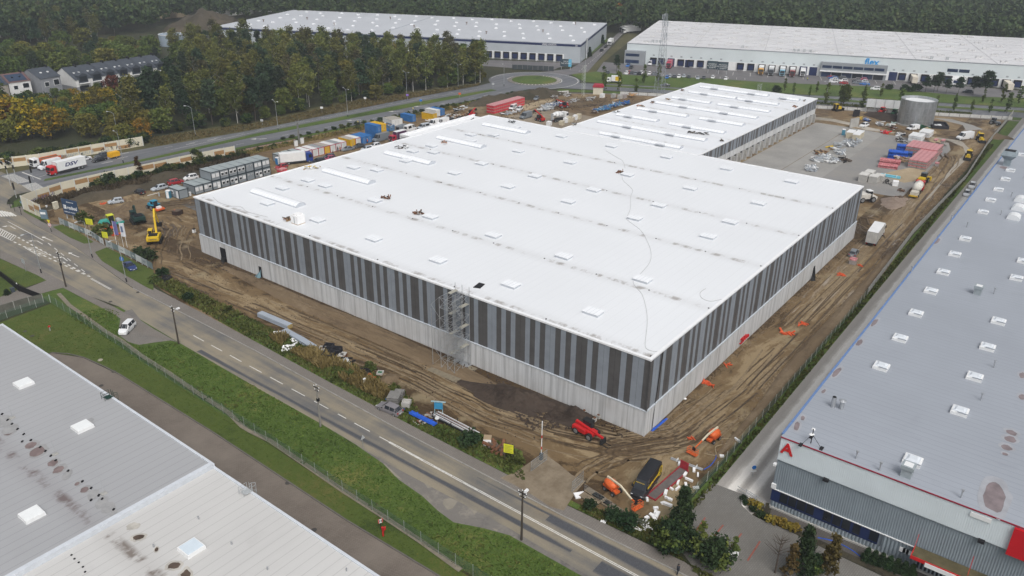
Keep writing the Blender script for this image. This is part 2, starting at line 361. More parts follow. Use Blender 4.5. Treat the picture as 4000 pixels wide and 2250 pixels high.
# junction and front road
fr_near=[(-22.4,-90),(-22.6,-20),(-23.1,0),(-22.7,30),(-22,52),(-21.4,69.5),(-21.2,90),(-21.2,113)]
up=Ds(0,860,1450,590,1250,450,900,250,660,130,500,30)+Ds(0,540,350,1260,180,1150,115,1110,125,1040,230,950,420,905,560,880,680,850)
lo=[(-29.9,-90),(-30.1,-8),(-29.5,3),(-29.8,26),(-29.2,42),(-29.0,59),(-28.4,84),(-27.6,107)]+Ds(0,860,1500,1270,1100,1050,620,800,300,640,0,500)+Ds(0,860,-900,200,-1200,-900)
junction_top=[(6.8,196.5),(-2,199),(-2,226),(-40,235),(-75,215)]
area('road',[p[:2]for p in fr_near]+[p.to_2d()[:]for p in up]+junction_top+[tuple(p[:2])for p in reversed(lo)],.06,ROADM,'dusty grey two lane road with broken centre line')
area('carriageway',[(-4,197),(22,197),(34,196.5),(68,192),(111,185.6),(165,182),(199,177.5),(212,176),(212,200),(197,199.4),(155,204.4),(80,209),(43,215),(5,220.3),(-4,221)],.07,ROADM2,'grey dual carriageway curving past the wood')
med=[(3,206.3),(36,203.8),(77,203.8),(147.7,197.3),(196,189.5),(196,186.3),(142,192.1),(74,200.6),(36,201.4),(1.8,204.6)]
MED_Z=.17
struct('median_strip',MB().prismz(med,0,MED_Z),GRASS,'green grass median between the carriageways')
area('verge',[(40,215.3),(80,209.3),(155,204.8),(200,200),(206,205),(180,214),(140,222),(90,221),(45,229),(20,226),(5,227),(-2,228),(-2,221),(5,220.4)],.05,DRY,'yellowing verge along the wood')
area('verge',[(70,191.5),(111,185.2),(165,181.6),(199,177),(199,174.7),(157,179),(114,182.4),(74,188.5),(52,192),(50,196)],.055,GRASS,'narrow grass verge beside the cycle path')
area('path',[(54,190.5),(74,187.8),(114,182.2),(157,178.8),(197,174.6),(210,160),(208.5,158),(192,172.2),(157,176.4),(114,179.4),(74,184.6),(54,187.4)],.058,M('red_brown_paving',(.22,.15,.115),.12,2),'red brown cycle path beside the carriageway')
# roundabout
def disc(c,r,n=48,a0=0):return[(c[0]+r*math.cos(2*math.pi*i/n+a0),c[1]+r*math.sin(2*math.pi*i/n+a0))for i in range(n)]
RC=(227.5,187.6)
area('roundabout_road',disc(RC,22.5),.085,ROADM2,'grey ring road of the roundabout')
struct('roundabout_apron',MB().prismz(disc(RC,13.2),0,.2),PAVER,'paved apron ring inside the roundabout')
struct('roundabout_island',MB().prismz(disc(RC,11),0,.3),GRASS,'round green island of the roundabout')
rd_f=[(236,166.5),(246,148),(252.5,134.9),(267,100),(282.6,66),(300,25),(314.5,-11.5),(335,-62)]
rd_n=[(219,168),(232,142),(239.8,126.5),(252,93),(262.2,59.3),(279.3,20),(292.5,-13.2),(312,-62)]
area('carriageway',rd_f+rd_n[::-1],.08,ROADM2,'wet grey dual road in front of the far warehouse')
rm=[(236,158),(247.5,133),(259,104),(274,66),(290,24),(306,-12.3),(326,-60)]
struct('median_strip',MB().strip(rm,4.2,.17),GRASS,'grass median of the road before the far warehouse')
area('grass_field',[(240,166),(252.5,136.5),(267.6,101),(283.4,67),(301,26),(316,-11),(338,-62),(362,-62),(340,-10),(326.3,13),(320.5,55.6),(298.4,96.7),(289.6,123),(270,160),(270,177),(262,184),(252,182)],.05,GRASS,'green grass belt between the road and the truck yard')
area('verge',[(218,166),(231,141),(238.6,125.5),(250.6,92),(260.8,58.3),(277.9,19.5),(291,-13.5),(287,-14),(274,17),(256.5,57),(246,90),(233.5,124),(226,140),(212,164)],.052,GRASS,'grass verge behind the site fence')
area('path',[(287,-14),(274,17),(256.5,57),(246,90),(233.5,124),(226,140),(212,160),(210.4,158.6),(224,139),(231.6,123.4),(244.3,89.4),(254.9,56.4),(272.3,16.4),(285,-14.3)],.055,PAVER,'pale footpath along the site edge')
# far yards
area('truck_yard',[(268,177),(270,160),(289.6,123),(298.4,96.7),(320.5,55.6),(326.3,13),(340,-10),(362,-62),(385,-62),(358,-3.3),(346.3,53),(335,87),(313,139),(303,168),(296,190)],.07,LOTM,'dark asphalt truck yard and car park of the far warehouse')
area('truck_yard',[(253,196),(266,199),(285,197),(252,256),(215,336),(190,390),(178,385),(203,320),(236,250),(245,225)],.07,LOTM,'grey dock yard of the warehouse beside the roundabout')
area('access_road',[(244,184),(264,180),(300,196),(399,239),(470,262),(468,272),(376,233.5),(300,203),(266,192),(246,199)],.075,LOTM,'narrow access road between the two far warehouses')
area('verge',[(258,180),(268,177.5),(296,190),(398,228),(470,256),(470,261),(399,237.5),(300,195)],.06,DRY,'yellow green strip along the access road')
area('verge',[(268,195.5),(300,204),(376,235),(372,241),(285,199.5)],.06,GRASS,'grass bank beside the blue banded warehouse')
# pavement and verges along the front road
pv=[(-22.3,-90),(-22.5,-20),(-23,0),(-22.6,30),(-21.9,52),(-21.3,69.5),(-21.1,90),(-21.1,113)]
pvo=[(-20.2,-90),(-20.6,-20),(-21,0),(-20.7,28),(-20.2,50),(-19.4,70),(-18.7,90),(-18.3,111)]
struct('pavement',MB().prismz(pv+[tuple(p[:2])for p in Ds(0,860,1450,590,1250,450,900,250,660,130,500,30)]+[tuple(p[:2])for p in Ds(0,540,350,1260,180,1150,115,1110)]+[tuple(p[:2])for p in Ds(0,540,330,1100,400,1200,700,1400,800,1440)]+[tuple(p[:2])for p in Ds(0,860,1000,80,1880,490,1760,640,2000,870)]+pvo[::-1],0,.13),PAVER,'worn paved footway beside the dusty road')
kb=MB()
for a,b in zip(pv[:-1],pv[1:]):kb.prismz([(a[0]-.18,a[1]),(a[0]+.02,a[1]),(b[0]+.02,b[1]),(b[0]-.18,b[1])],0,.14)
struct('kerb',kb,KERB,'stone kerb along the dusty road')
area('verge',[(-20.4,-14),(-20.8,0),(-20.6,28),(-20.1,50),(-19.3,70),(-18.6,86),(-14,84),(-14.2,70),(-13.5,48),(-13.3,42),(-15.5,36),(-18.5,30),(-15.5,22),(-15,12.5),(-19.4,9),(-19.8,-2),(-18.8,-5.5),(-16.8,-9.5),(-14.5,-12.6)],.05,GRASS,'weedy grass verge between footway and mud')
area('verge',[tuple(p[:2])for p in Ds(0,860,880,120,1020,80,1300,200,1560,370,1520,390,1400,400,1150,290)],.145,LAWN,'small lawn under the printed site fence')
area('verge',[tuple(p[:2])for p in Ds(0,860,1580,540,1780,460,2100,620,2557,850,2557,1180,2430,1120,2060,910,1700,690)],.145,LAWN,'lawn beside the printed fence where the blue car stands')
area('verge',[tuple(p[:2])for p in Ds(0,540,180,1170,240,1050,370,1000,470,920,570,890,420,1060,400,1170,390,1130)],.145,GRASS,'grass corner beside the noise barrier')
area('verge',[tuple(p[:2])for p in Ds(0,540,390,1200,720,1340,840,1370,640,1360,400,1230)],.15,GRASS,'grass under the short noise barrier')
# grass belt between the road and the mesh fence
mead=[(-29.4,-90),(-29.4,-8),(-29,3),(-29,26),(-28.7,42),(-28.5,59),(-28,76)]
area('meadow',mead+[(-27.6,88),(-27.4,97),(-27.2,106),(-29.3,110)]+[tuple(p[:2])for p in Ds(0,860,1040,1120,640,1240)]+[(-35.6,119),(-36,98),(-37.2,70),(-37.5,47),(-38,30),(-38.7,10),(-39.3,-10),(-40,-90)],.05,GRASS,'green rough meadow strip between road and mesh fence')
area('dirt_layby',[tuple(p[:2])for p in Cs(0,2,1215,290,1260,235,1330,215,1420,330,1720,530,1560,550,1400,575,1290,545,1190,470)],.064,mat_mud('grey_dirt',(.12,.112,.105),(.17,.158,.142),(.23,.21,.18),.2),'grey dirt lay-by under the white van')
area('dirt_layby',[(-29.2,-30),(-29.2,-8),(-28.9,5),(-29,26),(-28.8,40),(-29.6,33),(-30.2,27),(-31.4,22.5),(-31.9,17.4),(-32.8,13.6),(-33.2,10.4),(-31.6,6.6),(-30.5,3),(-30.6,-8),(-30.2,-30)],.056,MATS['grey_dirt'],'muddy grey shoulder with puddles')
area('pavement',[tuple(p[:2])for p in Ds(0,860,0,500,300,640,620,800,1100,1050,1500,1270,1900,1449)]+[(-28.5,84),(-31,92),(-30,104)]+[tuple(p[:2])for p in Ds(0,860,1050,1130,640,1240,460,1130,770,1010,620,920,0,640)],.09,PAVER,'grey paved footway at the drive')
area('lawn',[tuple(p[:2])for p in Ds(0,860,-300,480,0,645,620,920,775,1010,430,1125,300,1060,0,850,-300,700)],.1,LAWN,'lawn between footway and black gate')
area('lawn',[tuple(p[:2])for p in Ds(0,860,-300,760,0,940,280,1140,300,1165,0,1290,-400,1330)],.1,LAWN,'lawn behind the black gate')
area('drive',[tuple(p[:2])for p in Ds(0,860,300,1165,460,1130,640,1240,560,1270,350,1330,0,1449,-500,1560,-500,1400)],.095,PAVER,'paved drive through the black gate')
area('footpath',[],.06,PAVER)if False else None
fp=Cs(0,2,590,60,700,180,900,320,1060,440,1230,540,1430,690,1700,860,2000,1070,2300,1260,2440,1400,2520,1448)+Cs(1,3,150,100,500,340,880,600,1300,870,1660,1110,2060,1400)
struct('footpath',MB().strip([p[:2]for p in fp],.8,.15),M('trodden_earth',(.2,.175,.135),.2,1),'trodden earth path through the meadow along the mesh fence')
area('lawn',[(-37.6,47),(-37,74),(-36,98.7),(-35.7,119),(-49,118),(-52,108),(-51.5,98.5),(-45.1,98.4),(-42.2,92),(-41.2,81.4),(-41.1,53.8),(-41.3,42),(-41.7,22),(-41.4,5),(-41.5,-30),(-40.4,-30),(-39.2,5),(-38.2,30)],.05,LAWN,'mown lawn inside the mesh fence')
area('drive',[(-52,98),(-45.1,98.2),(-42.4,92),(-41.4,81.4),(-41.3,53.8),(-41.5,42),(-41.9,22),(-41.6,5),(-41.7,-30),(-54,-30),(-54,98)],.06,BRICKPAVE,'brown brick paved drive beside the left halls')
kb=MB();ks=[(-49,98.6),(-45.1,98.3),(-43.4,95.5),(-42.3,92),(-41.6,86),(-41.3,81.4),(-41.2,53.8),(-41.4,42),(-41.8,22),(-41.5,5),(-41.6,-30)]
for a,b in zip(ks[:-1],ks[1:]):kb.prismz([(a[0]-.1,a[1]),(a[0]+.1,a[1]),(b[0]+.1,b[1]),(b[0]-.1,b[1])],0,.16)
struct('kerb',kb,M('dark_kerb',(.12,.11,.1),.2,1),'dark kerb between brick drive and lawn')
# right side: gravel lane, fence strip
area('verge',[(-12,-14.2),(300,-14),(300,-10.2),(236,-10.6),(183,-12),(122,-11.6),(19,-12.8),(-12,-12.6)],.045,GRASS,'thin green strip along the concrete fence')
area('gravel_lane',[(-11.3,-19.8),(-9.9,-14.0),(12,-14),(80,-13.8),(300,-13.8),(300,-26),(-3,-26),(-3.2,-21.2)],.06,GRAVEL,'pale gravel lane between the fence and the grey roofed hall')
area('parking',[tuple(p[:2])for p in Cs(2,3,2025,520,2320,630,2300,660,2310,740,2400,830,2576,920)+Cs(3,3,0,905,290,1040,650,1220,1200,1480,1500,1700)+Cs(2,3,2600,2100,2000,1600,1700,1200,1750,900,1850,700)],.062,PARKPAVE,'paved car park with faded red bay lines')
area('verge',[tuple(p[:2])for p in Cs(2,3,2330,640,2576,200)]+[(-4,-21.7),(-4,-60),(-9,-60)]+[tuple(p[:2])for p in Cs(3,3,1200,1470,650,1215,290,1035,0,900)+Cs(2,3,2400,825,2312,740)],.058,mat_grass('mulch_bed',(.03,.026,.018),(.055,.048,.03),(.06,.075,.025)),'dark planted bed in front of the ribbed hall')
area('pavement',[(-3.9,-22.2),(-3.9,-60),(-6.6,-60),(-5.9,-22.6)],.066,mat_paver('dark_pavers',(.11,.1,.092),(.07,.062,.055),.3,.3),'dark paved walk along the foot of the ribbed hall')
area('verge',[(-22.5,-90),(-22.5,-14.5),(-18.2,-12.6),(-12,-13.2),(-14.5,-14.1),(-20.9,-13.9),(-21.4,-22),(-21.8,-40),(-22,-90)],.055,GRASS,'grass strip with shrubs along the car park')
# hall apron and storage yard
ap=Ds(3150,380,130,420,470,465,730,510)+[at(2900,610),at(2680,640)]
area('concrete_apron',[(108.8,49.8),(229,49.8),(229.5,36.5),(108.8,36.5)],.05,APRON,'wet concrete apron in front of the dock openings')
area('concrete_apron',[(108.8,36.3),(229,36.3),(228,23.6),(108.8,23.2)],.052,APRON,'second pale strip of the concrete apron')
area('storage_yard',[(108.6,22.6)]+[tuple(p[:2])for p in Ds(3150,380,730,530,1000,560,1450,640,2370,760,2400,880,2200,1060,1810,1449)]+[tuple(p[:2])for p in Ds(3400,480,520,1240,300,1215,20,1170)]+[(108.6,7)],.05,YARDM,'grey crushed stone storage yard with sandy patches')
area('sand_patch',[tuple(p[:2])for p in Ds(3400,480,150,860,500,780,720,740,950,760,900,830,800,960,560,1000,430,960,300,900)],.056,SAND,'trampled pale sand beside the red wrapped stacks')
area('haul_road',[tuple(p[:2])for p in Ds(3150,380,150,330,450,360,760,430,1050,500,1400,580,2000,640,2557,720)]+[tuple(p[:2])for p in Ds(3400,480,1550,330,1660,450,1560,640,1380,820,1200,1000,1000,1240,900,1300,1150,1000,1400,700,1580,500,1540,400,1300,300,900,220)]+[tuple(p[:2])for p in Ds(3150,380,1700,620,1000,550,700,460,400,400,150,370)],.03,mat_mud('pale_track',(.24,.215,.175),(.33,.3,.25),(.42,.39,.34),.5),'pale haul track winding past the tank')
area('sand_patch',[tuple(p[:2])for p in Cs(2,0,100,1060,300,1010,420,1000,380,1040,200,1090,120,1120)],.035,SAND,'patch of yellow sand near the red stacks')
area('yard',[(24,150),(40,152),(108,148),(180,150),(180,122),(112,120.5),(60,121),(30,122)],.03,MUD2,'sandy yard between the cabins and the white roofed hall')
area('concrete_pad',[tuple(p[:2])for p in Ds(600,560,440,1015,690,930,720,1130)],.04,M('dark_slab',(.13,.13,.13),.2,1),'grey slab at the hall corner')
area('concrete_pad',[tuple(p[:2])for p in Cs(3,0,1660,1185,1850,1200,2060,1260,2160,1300,2130,1330,1990,1310,1960,1260)],.04,APRON,'pale concrete pad beside the tank')
area('site_entry',[tuple(p[:2])for p in Cs(2,3,-120,470,20,420,200,300,330,230,470,330,600,440,740,500,640,620,520,800,380,760,200,640,20,540)],.15,mat_conc('dusty_concrete',(.155,.12,.08),(.25,.205,.145),.3),'dusty concrete slabs of the site entrance')
# road markings
mk=MB();Z=.075
def dash(p,q,ln,gap,wd=.15,z=Z):
 p,q=Vector(p[:2]),Vector(q[:2]);L=(q-p).length;d=(q-p)/L;s=0
 while s<L:mk.strip([p+d*s,p+d*min(L,s+ln)],wd,z);s+=ln+gap
dash((-25.15,84),(-25.75,40),3.6,2.4);dash((-25.8,38),(-26.1,12),3.6,2.2)
for o in(-.12,.12):mk.strip([(-25.9+o,30),(-26.2+o,8),(-26.4+o,-14),(-26.6+o,-60)],.13,Z)
for o in(-.13,.13):mk.strip([(p.x+o,p.y)for p in Ds(0,860,1515,975,1850,1158)],.13,Z)
for a,b in(((300,290),(1500,945)),((230,365),(1480,940))):
 dash(D(0,860,*a),D(0,860,*b),1.2,1.2,.32)
mk.strip(Ds(0,860,130,25,730,345),.16,Z);dash(D(0,860,800,385),D(0,860,1480,920),2.2,2.2,.16)
for a in((-40,110),(40,90),(200,250)):pass
def hatch(poly,n,a,b):
 pts=Ds(0,860,*poly)
 for p,q in zip(pts,pts[1:]+pts[:1]):mk.strip([p,q],.16,Z)
 A=Ds(0,860,*a);B=Ds(0,860,*b)
 for i in range(1,n):mk.strip([A[0].lerp(A[1],i/n),B[0].lerp(B[1],i/n)],.26,Z+.004)
hatch((-150,70,270,270,200,345,-200,160),12,(-150,70,270,270),(-200,160,200,345))
hatch((420,465,590,460,795,568,665,605),7,(520,462,795,568),(420,465,665,605))
def arrow(tail,head,bend,wd=.2):
 t_,h_,b_=D(0,860,*tail),D(0,860,*head),D(0,860,*bend);mk.strip([t_,b_,h_],wd,Z)
 d=(h_-b_).normalized();n=Vector((-d.y,d.x,0));mk.add([(*(h_+n*.5)[:2],Z+.004),(*(h_+d*1.1)[:2],Z+.004),(*(h_-n*.5)[:2],Z+.004)],[(0,1,2)])
arrow((260,150),(110,105),(170,100));arrow((710,402),(540,350),(620,350));arrow((1125,685),(1020,625),(1050,625))
arrow((880,355),(740,295),(800,320));arrow((1320,620),(1180,560),(1240,590))
for i in range(8):
 a,b=D(0,540,-150,1180).lerp(D(0,540,160,1235),i/7),D(0,540,-60,1310).lerp(D(0,540,270,1300),i/7)
 if i%2==0 or True:mk.strip([a,b],.42,Z)
for i in range(13):
 a,b=D(0,540,30,640).lerp(D(0,540,300,755),i/12),D(0,540,240,600).lerp(D(0,540,505,715),i/12);mk.strip([a,b],.45,Z+.02)
for i in range(9):
 a,b=D(0,540,370,795).lerp(D(0,540,510,880),i/8),D(0,540,600,745).lerp(D(0,540,740,830),i/8);mk.strip([a,b],.45,Z+.02)
mk.strip(Ds(0,540,370,570,680,688),.4,Z+.02);mk.strip(Ds(0,540,640,655,800,605),.16,Z+.02)
for y0,y1 in((105,150),(60,115)):
 pass
ZC=.084
def cline(pts,ln,gap,wd=.16,z=ZC):
 for p,q in zip(pts[:-1],pts[1:]):dash(p,q,ln,gap,wd,z)
cline([(45,207.6),(80,205.9),(150,200.4),(195,194)],40,.1,.14)
cline([(45,211.5),(80,207.5),(150,202.5),(195,196.5)],3,6)
cline([(36,197.6),(72,195.6),(112,189.6),(165,185.4),(196,181.6)],3,6)
for x,y in((52,209.6),(60,208.9),(24,213.2),(28,211),(22,209.4),(31,215.6)):mk.strip([(x,y),(x+3.4,y-.3)],.3,ZC)
def bigarrow(a,b,wd=.34):
 a,b=Vector(a[:2]),Vector(b[:2]);d=(b-a).normalized();n=Vector((-d.y,d.x));mk.strip([a,b],wd,ZC);mk.add([(*(a+n*.8),ZC+.004),(*(a-d*2),ZC+.004),(*(a-n*.8),ZC+.004)],[(0,1,2)])
for q in((0,1400,110,1395),(960,1212,1060,1205),(1380,1123,1480,1118),(1630,1073,1725,1068)):bigarrow(C(1,0,q[0],q[1]),C(1,0,q[2],q[3]))
for r in(13.6,21.6):mk.strip([(RC[0]+r*math.cos(t*math.pi/20),RC[1]+r*math.sin(t*math.pi/20))for t in range(-14,14)],.3,.095)
for i in range(26):
 t=math.pi*(.95+i*.045);mk.strip([(RC[0]+11.3*math.cos(t),RC[1]+11.3*math.sin(t)),(RC[0]+12.9*math.cos(t),RC[1]+12.9*math.sin(t))],.4,.215)
cline([(262,184),(300,199),(376,230),(430,252)],3,3,.2,.09)
for o in(1.6,-1.6):cline([(x+o*1.1,y+o*.4)for x,y in[(241,145),(262,95),(290,30),(310,-20)]],3,7,.16,.095)
# bay lines of the car parks
for i in range(16):
 a=Vector((271.5,163)).lerp(Vector((297,108)),i/15);mk.strip([a,a+Vector((5.0,2.2))],.18,.085)
for i in range(12):
 a=Vector((305,118)).lerp(Vector((341,30)),i/11);mk.strip([a,a+Vector((9,3.5))],.2,.085)
struct('road_markings',mk,WHITELINE,'white road markings, arrows, zebra crossings and lane lines')
rl=MB()
for p in((1945,865,1850,1000),(2125,940,1830,1390)if False else(2125,940,2030,1060),(2310,1025,2180,1200),(2495,1105,2370,1300)):
 a,b=C(2,3,p[0],p[1]),C(2,3,p[2],p[3]);rl.strip([a,b],.2,.068)
struct('bay_lines',rl,REDLINE,'faded red bay lines on the paved car park')
ov=MB()
for a in((1890,680,1880,730,1930,790,1980,770,2030,700,1960,670),(2120,750,2230,810,2200,830),(1690,515,1770,560,1730,570),(1280,310,1480,490,1400,450,1300,340),(2370,970,2440,990,2420,1005)):
 ov.sheet([tuple(p[:2])for p in Cs(1,3,*a)],.07)
struct('puddles',ov,M('muddy_water',(.26,.235,.19),.1,.6,.12,spec=.5),'muddy puddles on the road shoulder')
# heaps of soil
def mound(name,c,rx,ry,h,rz,mat,label,seed=0,n=22,pw=1.5,lump=.25):
 mb=MB();vs=[];k,q=math.cos(rz),math.sin(rz)
 for i in range(n+1):
  for j in range(n+1):
   u,v=i/n*2-1,j/n*2-1;r=math.hypot(u,v)*(1.15+.4*mnoise.noise(Vector((u*1.7+seed,v*1.7,3.3))));e=max(0,1-r)**(1/pw)if r<1 else 0
   nz=mnoise.fractal(Vector((u*2.2+seed*7.3,v*2.2*ry/rx,seed)),.6,2,7);z=h*e*(1+lump*2*nz)if r<1 else-.2
   x,y=u*rx,v*ry;vs.append((c[0]+x*k-y*q,c[1]+x*q+y*k,max(z,-.2)if r<1 else-.3))
 mb.add(vs,[(i*(n+1)+j,(i+1)*(n+1)+j,(i+1)*(n+1)+j+1,i*(n+1)+j+1)for i in range(n)for j in range(n)]);mb.smooth=True
 return struct(name,mb,mat,label)
mound('soil_heap',C(2,2,130,1150),13.5,4.2,1.7,R_(100),MUDX,'long dark soil heap along the grey wall',1,60,1.2,.55)
mound('soil_heap',D(600,560,-420,1120),9.5,6,1.5,R_(20),SPOIL,'brown soil heap under the yellow digger',2,50,1.2,.6)
mound('soil_bank',(22,177.6),36,6.2,1.7,R_(-2),mat_mud('weedy_soil',(.035,.032,.02),(.06,.05,.033),(.085,.068,.045),.1,.1),'dark overgrown soil bank behind the noise barrier',3,40,2.2,.35)
mound('soil_heap',C(3,0,1180,1190),11,5.5,2.4,R_(70),MUDX,'dark soil heap left of the steel tank',4)
mound('sand_heap',C(3,0,1590,1330),4.5,3.5,2.0,0,SAND,'conical sand heap by the green skip',5,16,1.1,.06)
mound('sand_heap',C(3,0,1680,1415),4.2,3.0,1.4,0,SAND,'flat sand heap behind the red stacks',6,16,1.1,.06)
mound('soil_heap',C(3,0,2200,1360),9,6,1.7,R_(60),SPOIL,'brown soil heap behind the yellow backhoe',7)
mound('soil_heap',C(3,0,1880,1350),6.5,4,1.2,R_(70),SPOIL,'low brown soil heap beside the white van',8)
mound('soil_bank',(196,165),16,7,3.6,R_(-25),MATS['weedy_soil'],'long dark soil bank behind the red stacks',9,26,2.0,.3)
mound('soil_bank',(176,171.5),18,4.5,2.6,R_(-8),MATS['weedy_soil'],'weedy soil bank beside the cycle path',10,24,2.0,.3)
mound('soil_heap',C(1,2,1330,930),3.2,2,.9,.4,SPOIL,'small earth heap on the verge',11,14)
mound('sand_heap',D(3400,480,380,1330),7,4,1.0,0,mat_mud('pinkish_earth',(.2,.15,.115),(.25,.195,.155),(.3,.25,.2),.2),'low pinkish earth heap behind the hall corner',12)
mound('soil_bank',(62,-11),60,1.6,.7,0,SPOIL,'low earth ridge along the concrete fence',13,60,2,.5)
mound('soil_bank',(-3.2,62),3.0,46,.8,0,SPOIL,'earth bank along the foot of the long wall',14,50,1.6,.4)
# wheel tracks pressed into the mud, each laid a little above the last
TRK=[M('wet_track',(.07,.048,.028),.4,1.6,.4),M('dry_track',(.205,.155,.095),.3,1.6,.8),M('dark_track',(.1,.068,.038),.4,1.6,.6)]
tz=[.024]
def tracks(pts,n,wd,spread,seed,gauge=1.9):
 q=random.Random(seed);out=[MB(),MB(),MB()]
 for k in range(n):
  off=q.uniform(-spread,spread);a0,a1=sorted((q.uniform(0,.55),q.uniform(.4,1)));mi=q.choice((0,1,1,2,2));ph=q.uniform(0,9);am=q.uniform(.3,1.5)
  for g_ in(-gauge/2,gauge/2):
   tz[0]+=.0012;P=[];N_=40
   for i in range(N_+1):
    f=(a0+(a1-a0)*i/N_)*(len(pts)-1);j=min(int(f),len(pts)-2);a,b=Vector(pts[j]),Vector(pts[j+1]);p=a.lerp(b,f-j);d=(b-a).normalized();p=p+Vector((-d.y,d.x))*(off+g_+am*mnoise.noise(Vector((f*2.1+ph,seed,0))));P.append(p)
   w2=wd*q.uniform(.4,1.0);run=[]
   for i,p in enumerate(P+[None]):
    if p is not None and mnoise.noise(Vector((p.x*.09,p.y*.09,seed+k*.13)))>-.08:run.append(p)
    else:
     if len(run)>2:out[mi].strip(run,w2,tz[0])
     run=[]
 for m_,mt in zip(out,TRK):
  if m_.f:struct('wheel_tracks',m_,mt,'wheel tracks in the mud of the site')
LANE1=[(-11,117),(-9.5,100),(-9.2,80),(-8.8,60),(-8.4,40),(-9.5,24),(-8,12),(-4.5,2),(4,-4.5),(20,-6.2),(50,-6.4),(90,-6.6),(140,-6.4),(175,-5),(215,-4)]
tracks(LANE1,40,.36,3.8,1);tracks([(-18,3),(-12,3),(-6,1),(0,-4),(14,-6.5)],12,.4,2.4,2);tracks([(-10,158),(0,152),(8,148),(6,138),(-3,128),(-9,118),(-9.5,100)],20,.36,4.8,3);tracks([(-10,160),(4,158),(14,154),(20,150),(40,153),(70,154),(110,152)],16,.4,4,4);tracks([(112,-3),(125,3),(118,8),(112,-6)],10,.4,4,5);tracks([(150,150),(175,146),(200,140),(215,128),(225,118)],16,.5,9,6);tracks([(234,40),(240,30),(232,18),(222,4),(205,-4),(180,-6)],10,.45,3,7)
# ------------------------------------------------------------------ the new white roofed hall
SEQ=[1,2,1,1,2,2,1,1,2,1,1,1,1,2,1,1,1,1,2,1,1,1,1,2,2,1,1,1]
def stripes(mb,length,put,first=0,mod=1.02,start=0.0,seed=0):
 """put(a, b, m): one cladding panel from a to b; m 0 dark, 1 light"""
 s=start;i=seed;m=first
 while s<length-.01:
  for _ in range(SEQ[i%len(SEQ)]):
   e=min(length,s+mod)
   if e>s+.03:put(s,e-.025,m)
   s=e
  i+=1;m=1-m
H1,HP,LX,LY=13.9,4.6,108.5,119.5
hall=thing('warehouse','huge new hall with white roof and grey striped walls, scaffold at its long wall','warehouse')
cb=MB();cb.box(-.16,.4,-.16,LY+.16,-1,HP);cb.box(.4,LX+.16,-.16,.4,-1.5,HP);cb.box(LX-.4,LX+.16,.4,LY,-1.5,HP);cb.box(.4,LX-.4,LY-.4,LY+.16,-1,HP)
cb.build('concrete_wall',WALLCONC,hall)
MB().box(.03,LX-.03,.03,LY-.03,HP,H1-.4).build('cladding_frame',DARK,hall)
cl=MB()
stripes(cl,LY,lambda a,b,m:cl.add([(0,b,HP),(0,a,HP),(0,a,H1-.25),(0,b,H1-.25)],[(0,1,2,3)],m))
stripes(cl,LX,lambda a,b,m:cl.add([(a,0,HP),(b,0,HP),(b,0,H1-.25),(a,0,H1-.25)],[(0,1,2,3)],m),start=0)
stripes(cl,LY,lambda a,b,m:cl.add([(LX,a,HP),(LX,b,HP),(LX,b,H1-.25),(LX,a,H1-.25)],[(0,1,2,3)],m))
stripes(cl,LX,lambda a,b,m:cl.add([(b,LY,HP),(a,LY,HP),(a,LY,H1-.25),(b,LY,H1-.25)],[(0,1,2,3)],m))
cl.build('striped_cladding',[CLAD_D,CLAD_L],hall,'tall cladding in anthracite and slate grey vertical stripes')
fl=MB();z0,z1=HP,HP+.16
fl.box(-.24,0,-.24,LY,z0,z1);fl.box(0,LX,-.24,0,z0,z1);fl.build('sill_flashing',GREY_METAL if False else M('light_blue_flashing',(.5,.54,.58),.05),hall)
pp=MB();zt=H1
pp.box(-.12,.42,-.12,LY+.12,zt-.3,zt);pp.box(.42,LX+.12,-.12,.42,zt-.3,zt);pp.box(LX-.42,LX+.12,.42,LY+.12,zt-.3,zt)
pp.box(.42,LX-.42,LY-.42,LY+.12,zt-.3,zt);pp.build('parapet',WHITE_METAL,hall)
rf=MB();rf.add([(.42,.42,zt-.14),(LX-.42,.42,zt-.14),(LX-.42,LY-.42,zt-.14),(.42,LY-.42,zt-.14)],[(0,1,2,3)])
roof=rf.build('roof',ROOF_WHITE,hall)
ZR=zt-.14
sk=MB();sk.box(-1.05,1.05,-1.45,1.45,0,.42,taper=.04)
skt=MB();skt.box(-1.12,1.12,-1.52,1.52,.42,.5)
for k in(-.72,0,.72):skt.box(-1.12,1.12,k-.02,k+.02,.5,.515)
SKC=M('skylight_curb',(.5,.53,.57),.05);SKT=M('skylight_glazing',(.84,.86,.88),.03,1,.25,spec=.5)  # curb colour darkened to hold the shading of its sides against the glazing
sk_me,skt_me=sk.mesh('skylight',SKC),skt.mesh('glazing',SKT)
def sky(x,y,par=None,z=None,a=0):s=inst('skylight',sk_me,par or roof,(x,y,ZR if z is None else z),a);inst('glazing',skt_me,s)if False else None;return s
skm=MB();skm.box(-1.05,1.05,-1.45,1.45,0,.42,0,taper=.04);skm.box(-1.14,1.14,-1.54,1.54,.42,.5,1)
for k in(-.72,0,.72):skm.box(-1.14,1.14,k-.025,k+.025,.5,.52,0)
sk_me=skm.mesh('skylight',[SKC,SKT])
XS=(7.7,24.5,52.1,63.1,79.1,100.4)
for x in XS:
 for y in(15.1,32.4,50,67.6,85,102.3):sky(x,y)
for x,y in((16.8,108.6),(24.7,108.9),(39.2,108.4),(49,102.4)if False else(41.4,102.1),(60.2,107.5),(67.7,107.4),(84.5,107),(88.5,101.5)):sky(x,y)
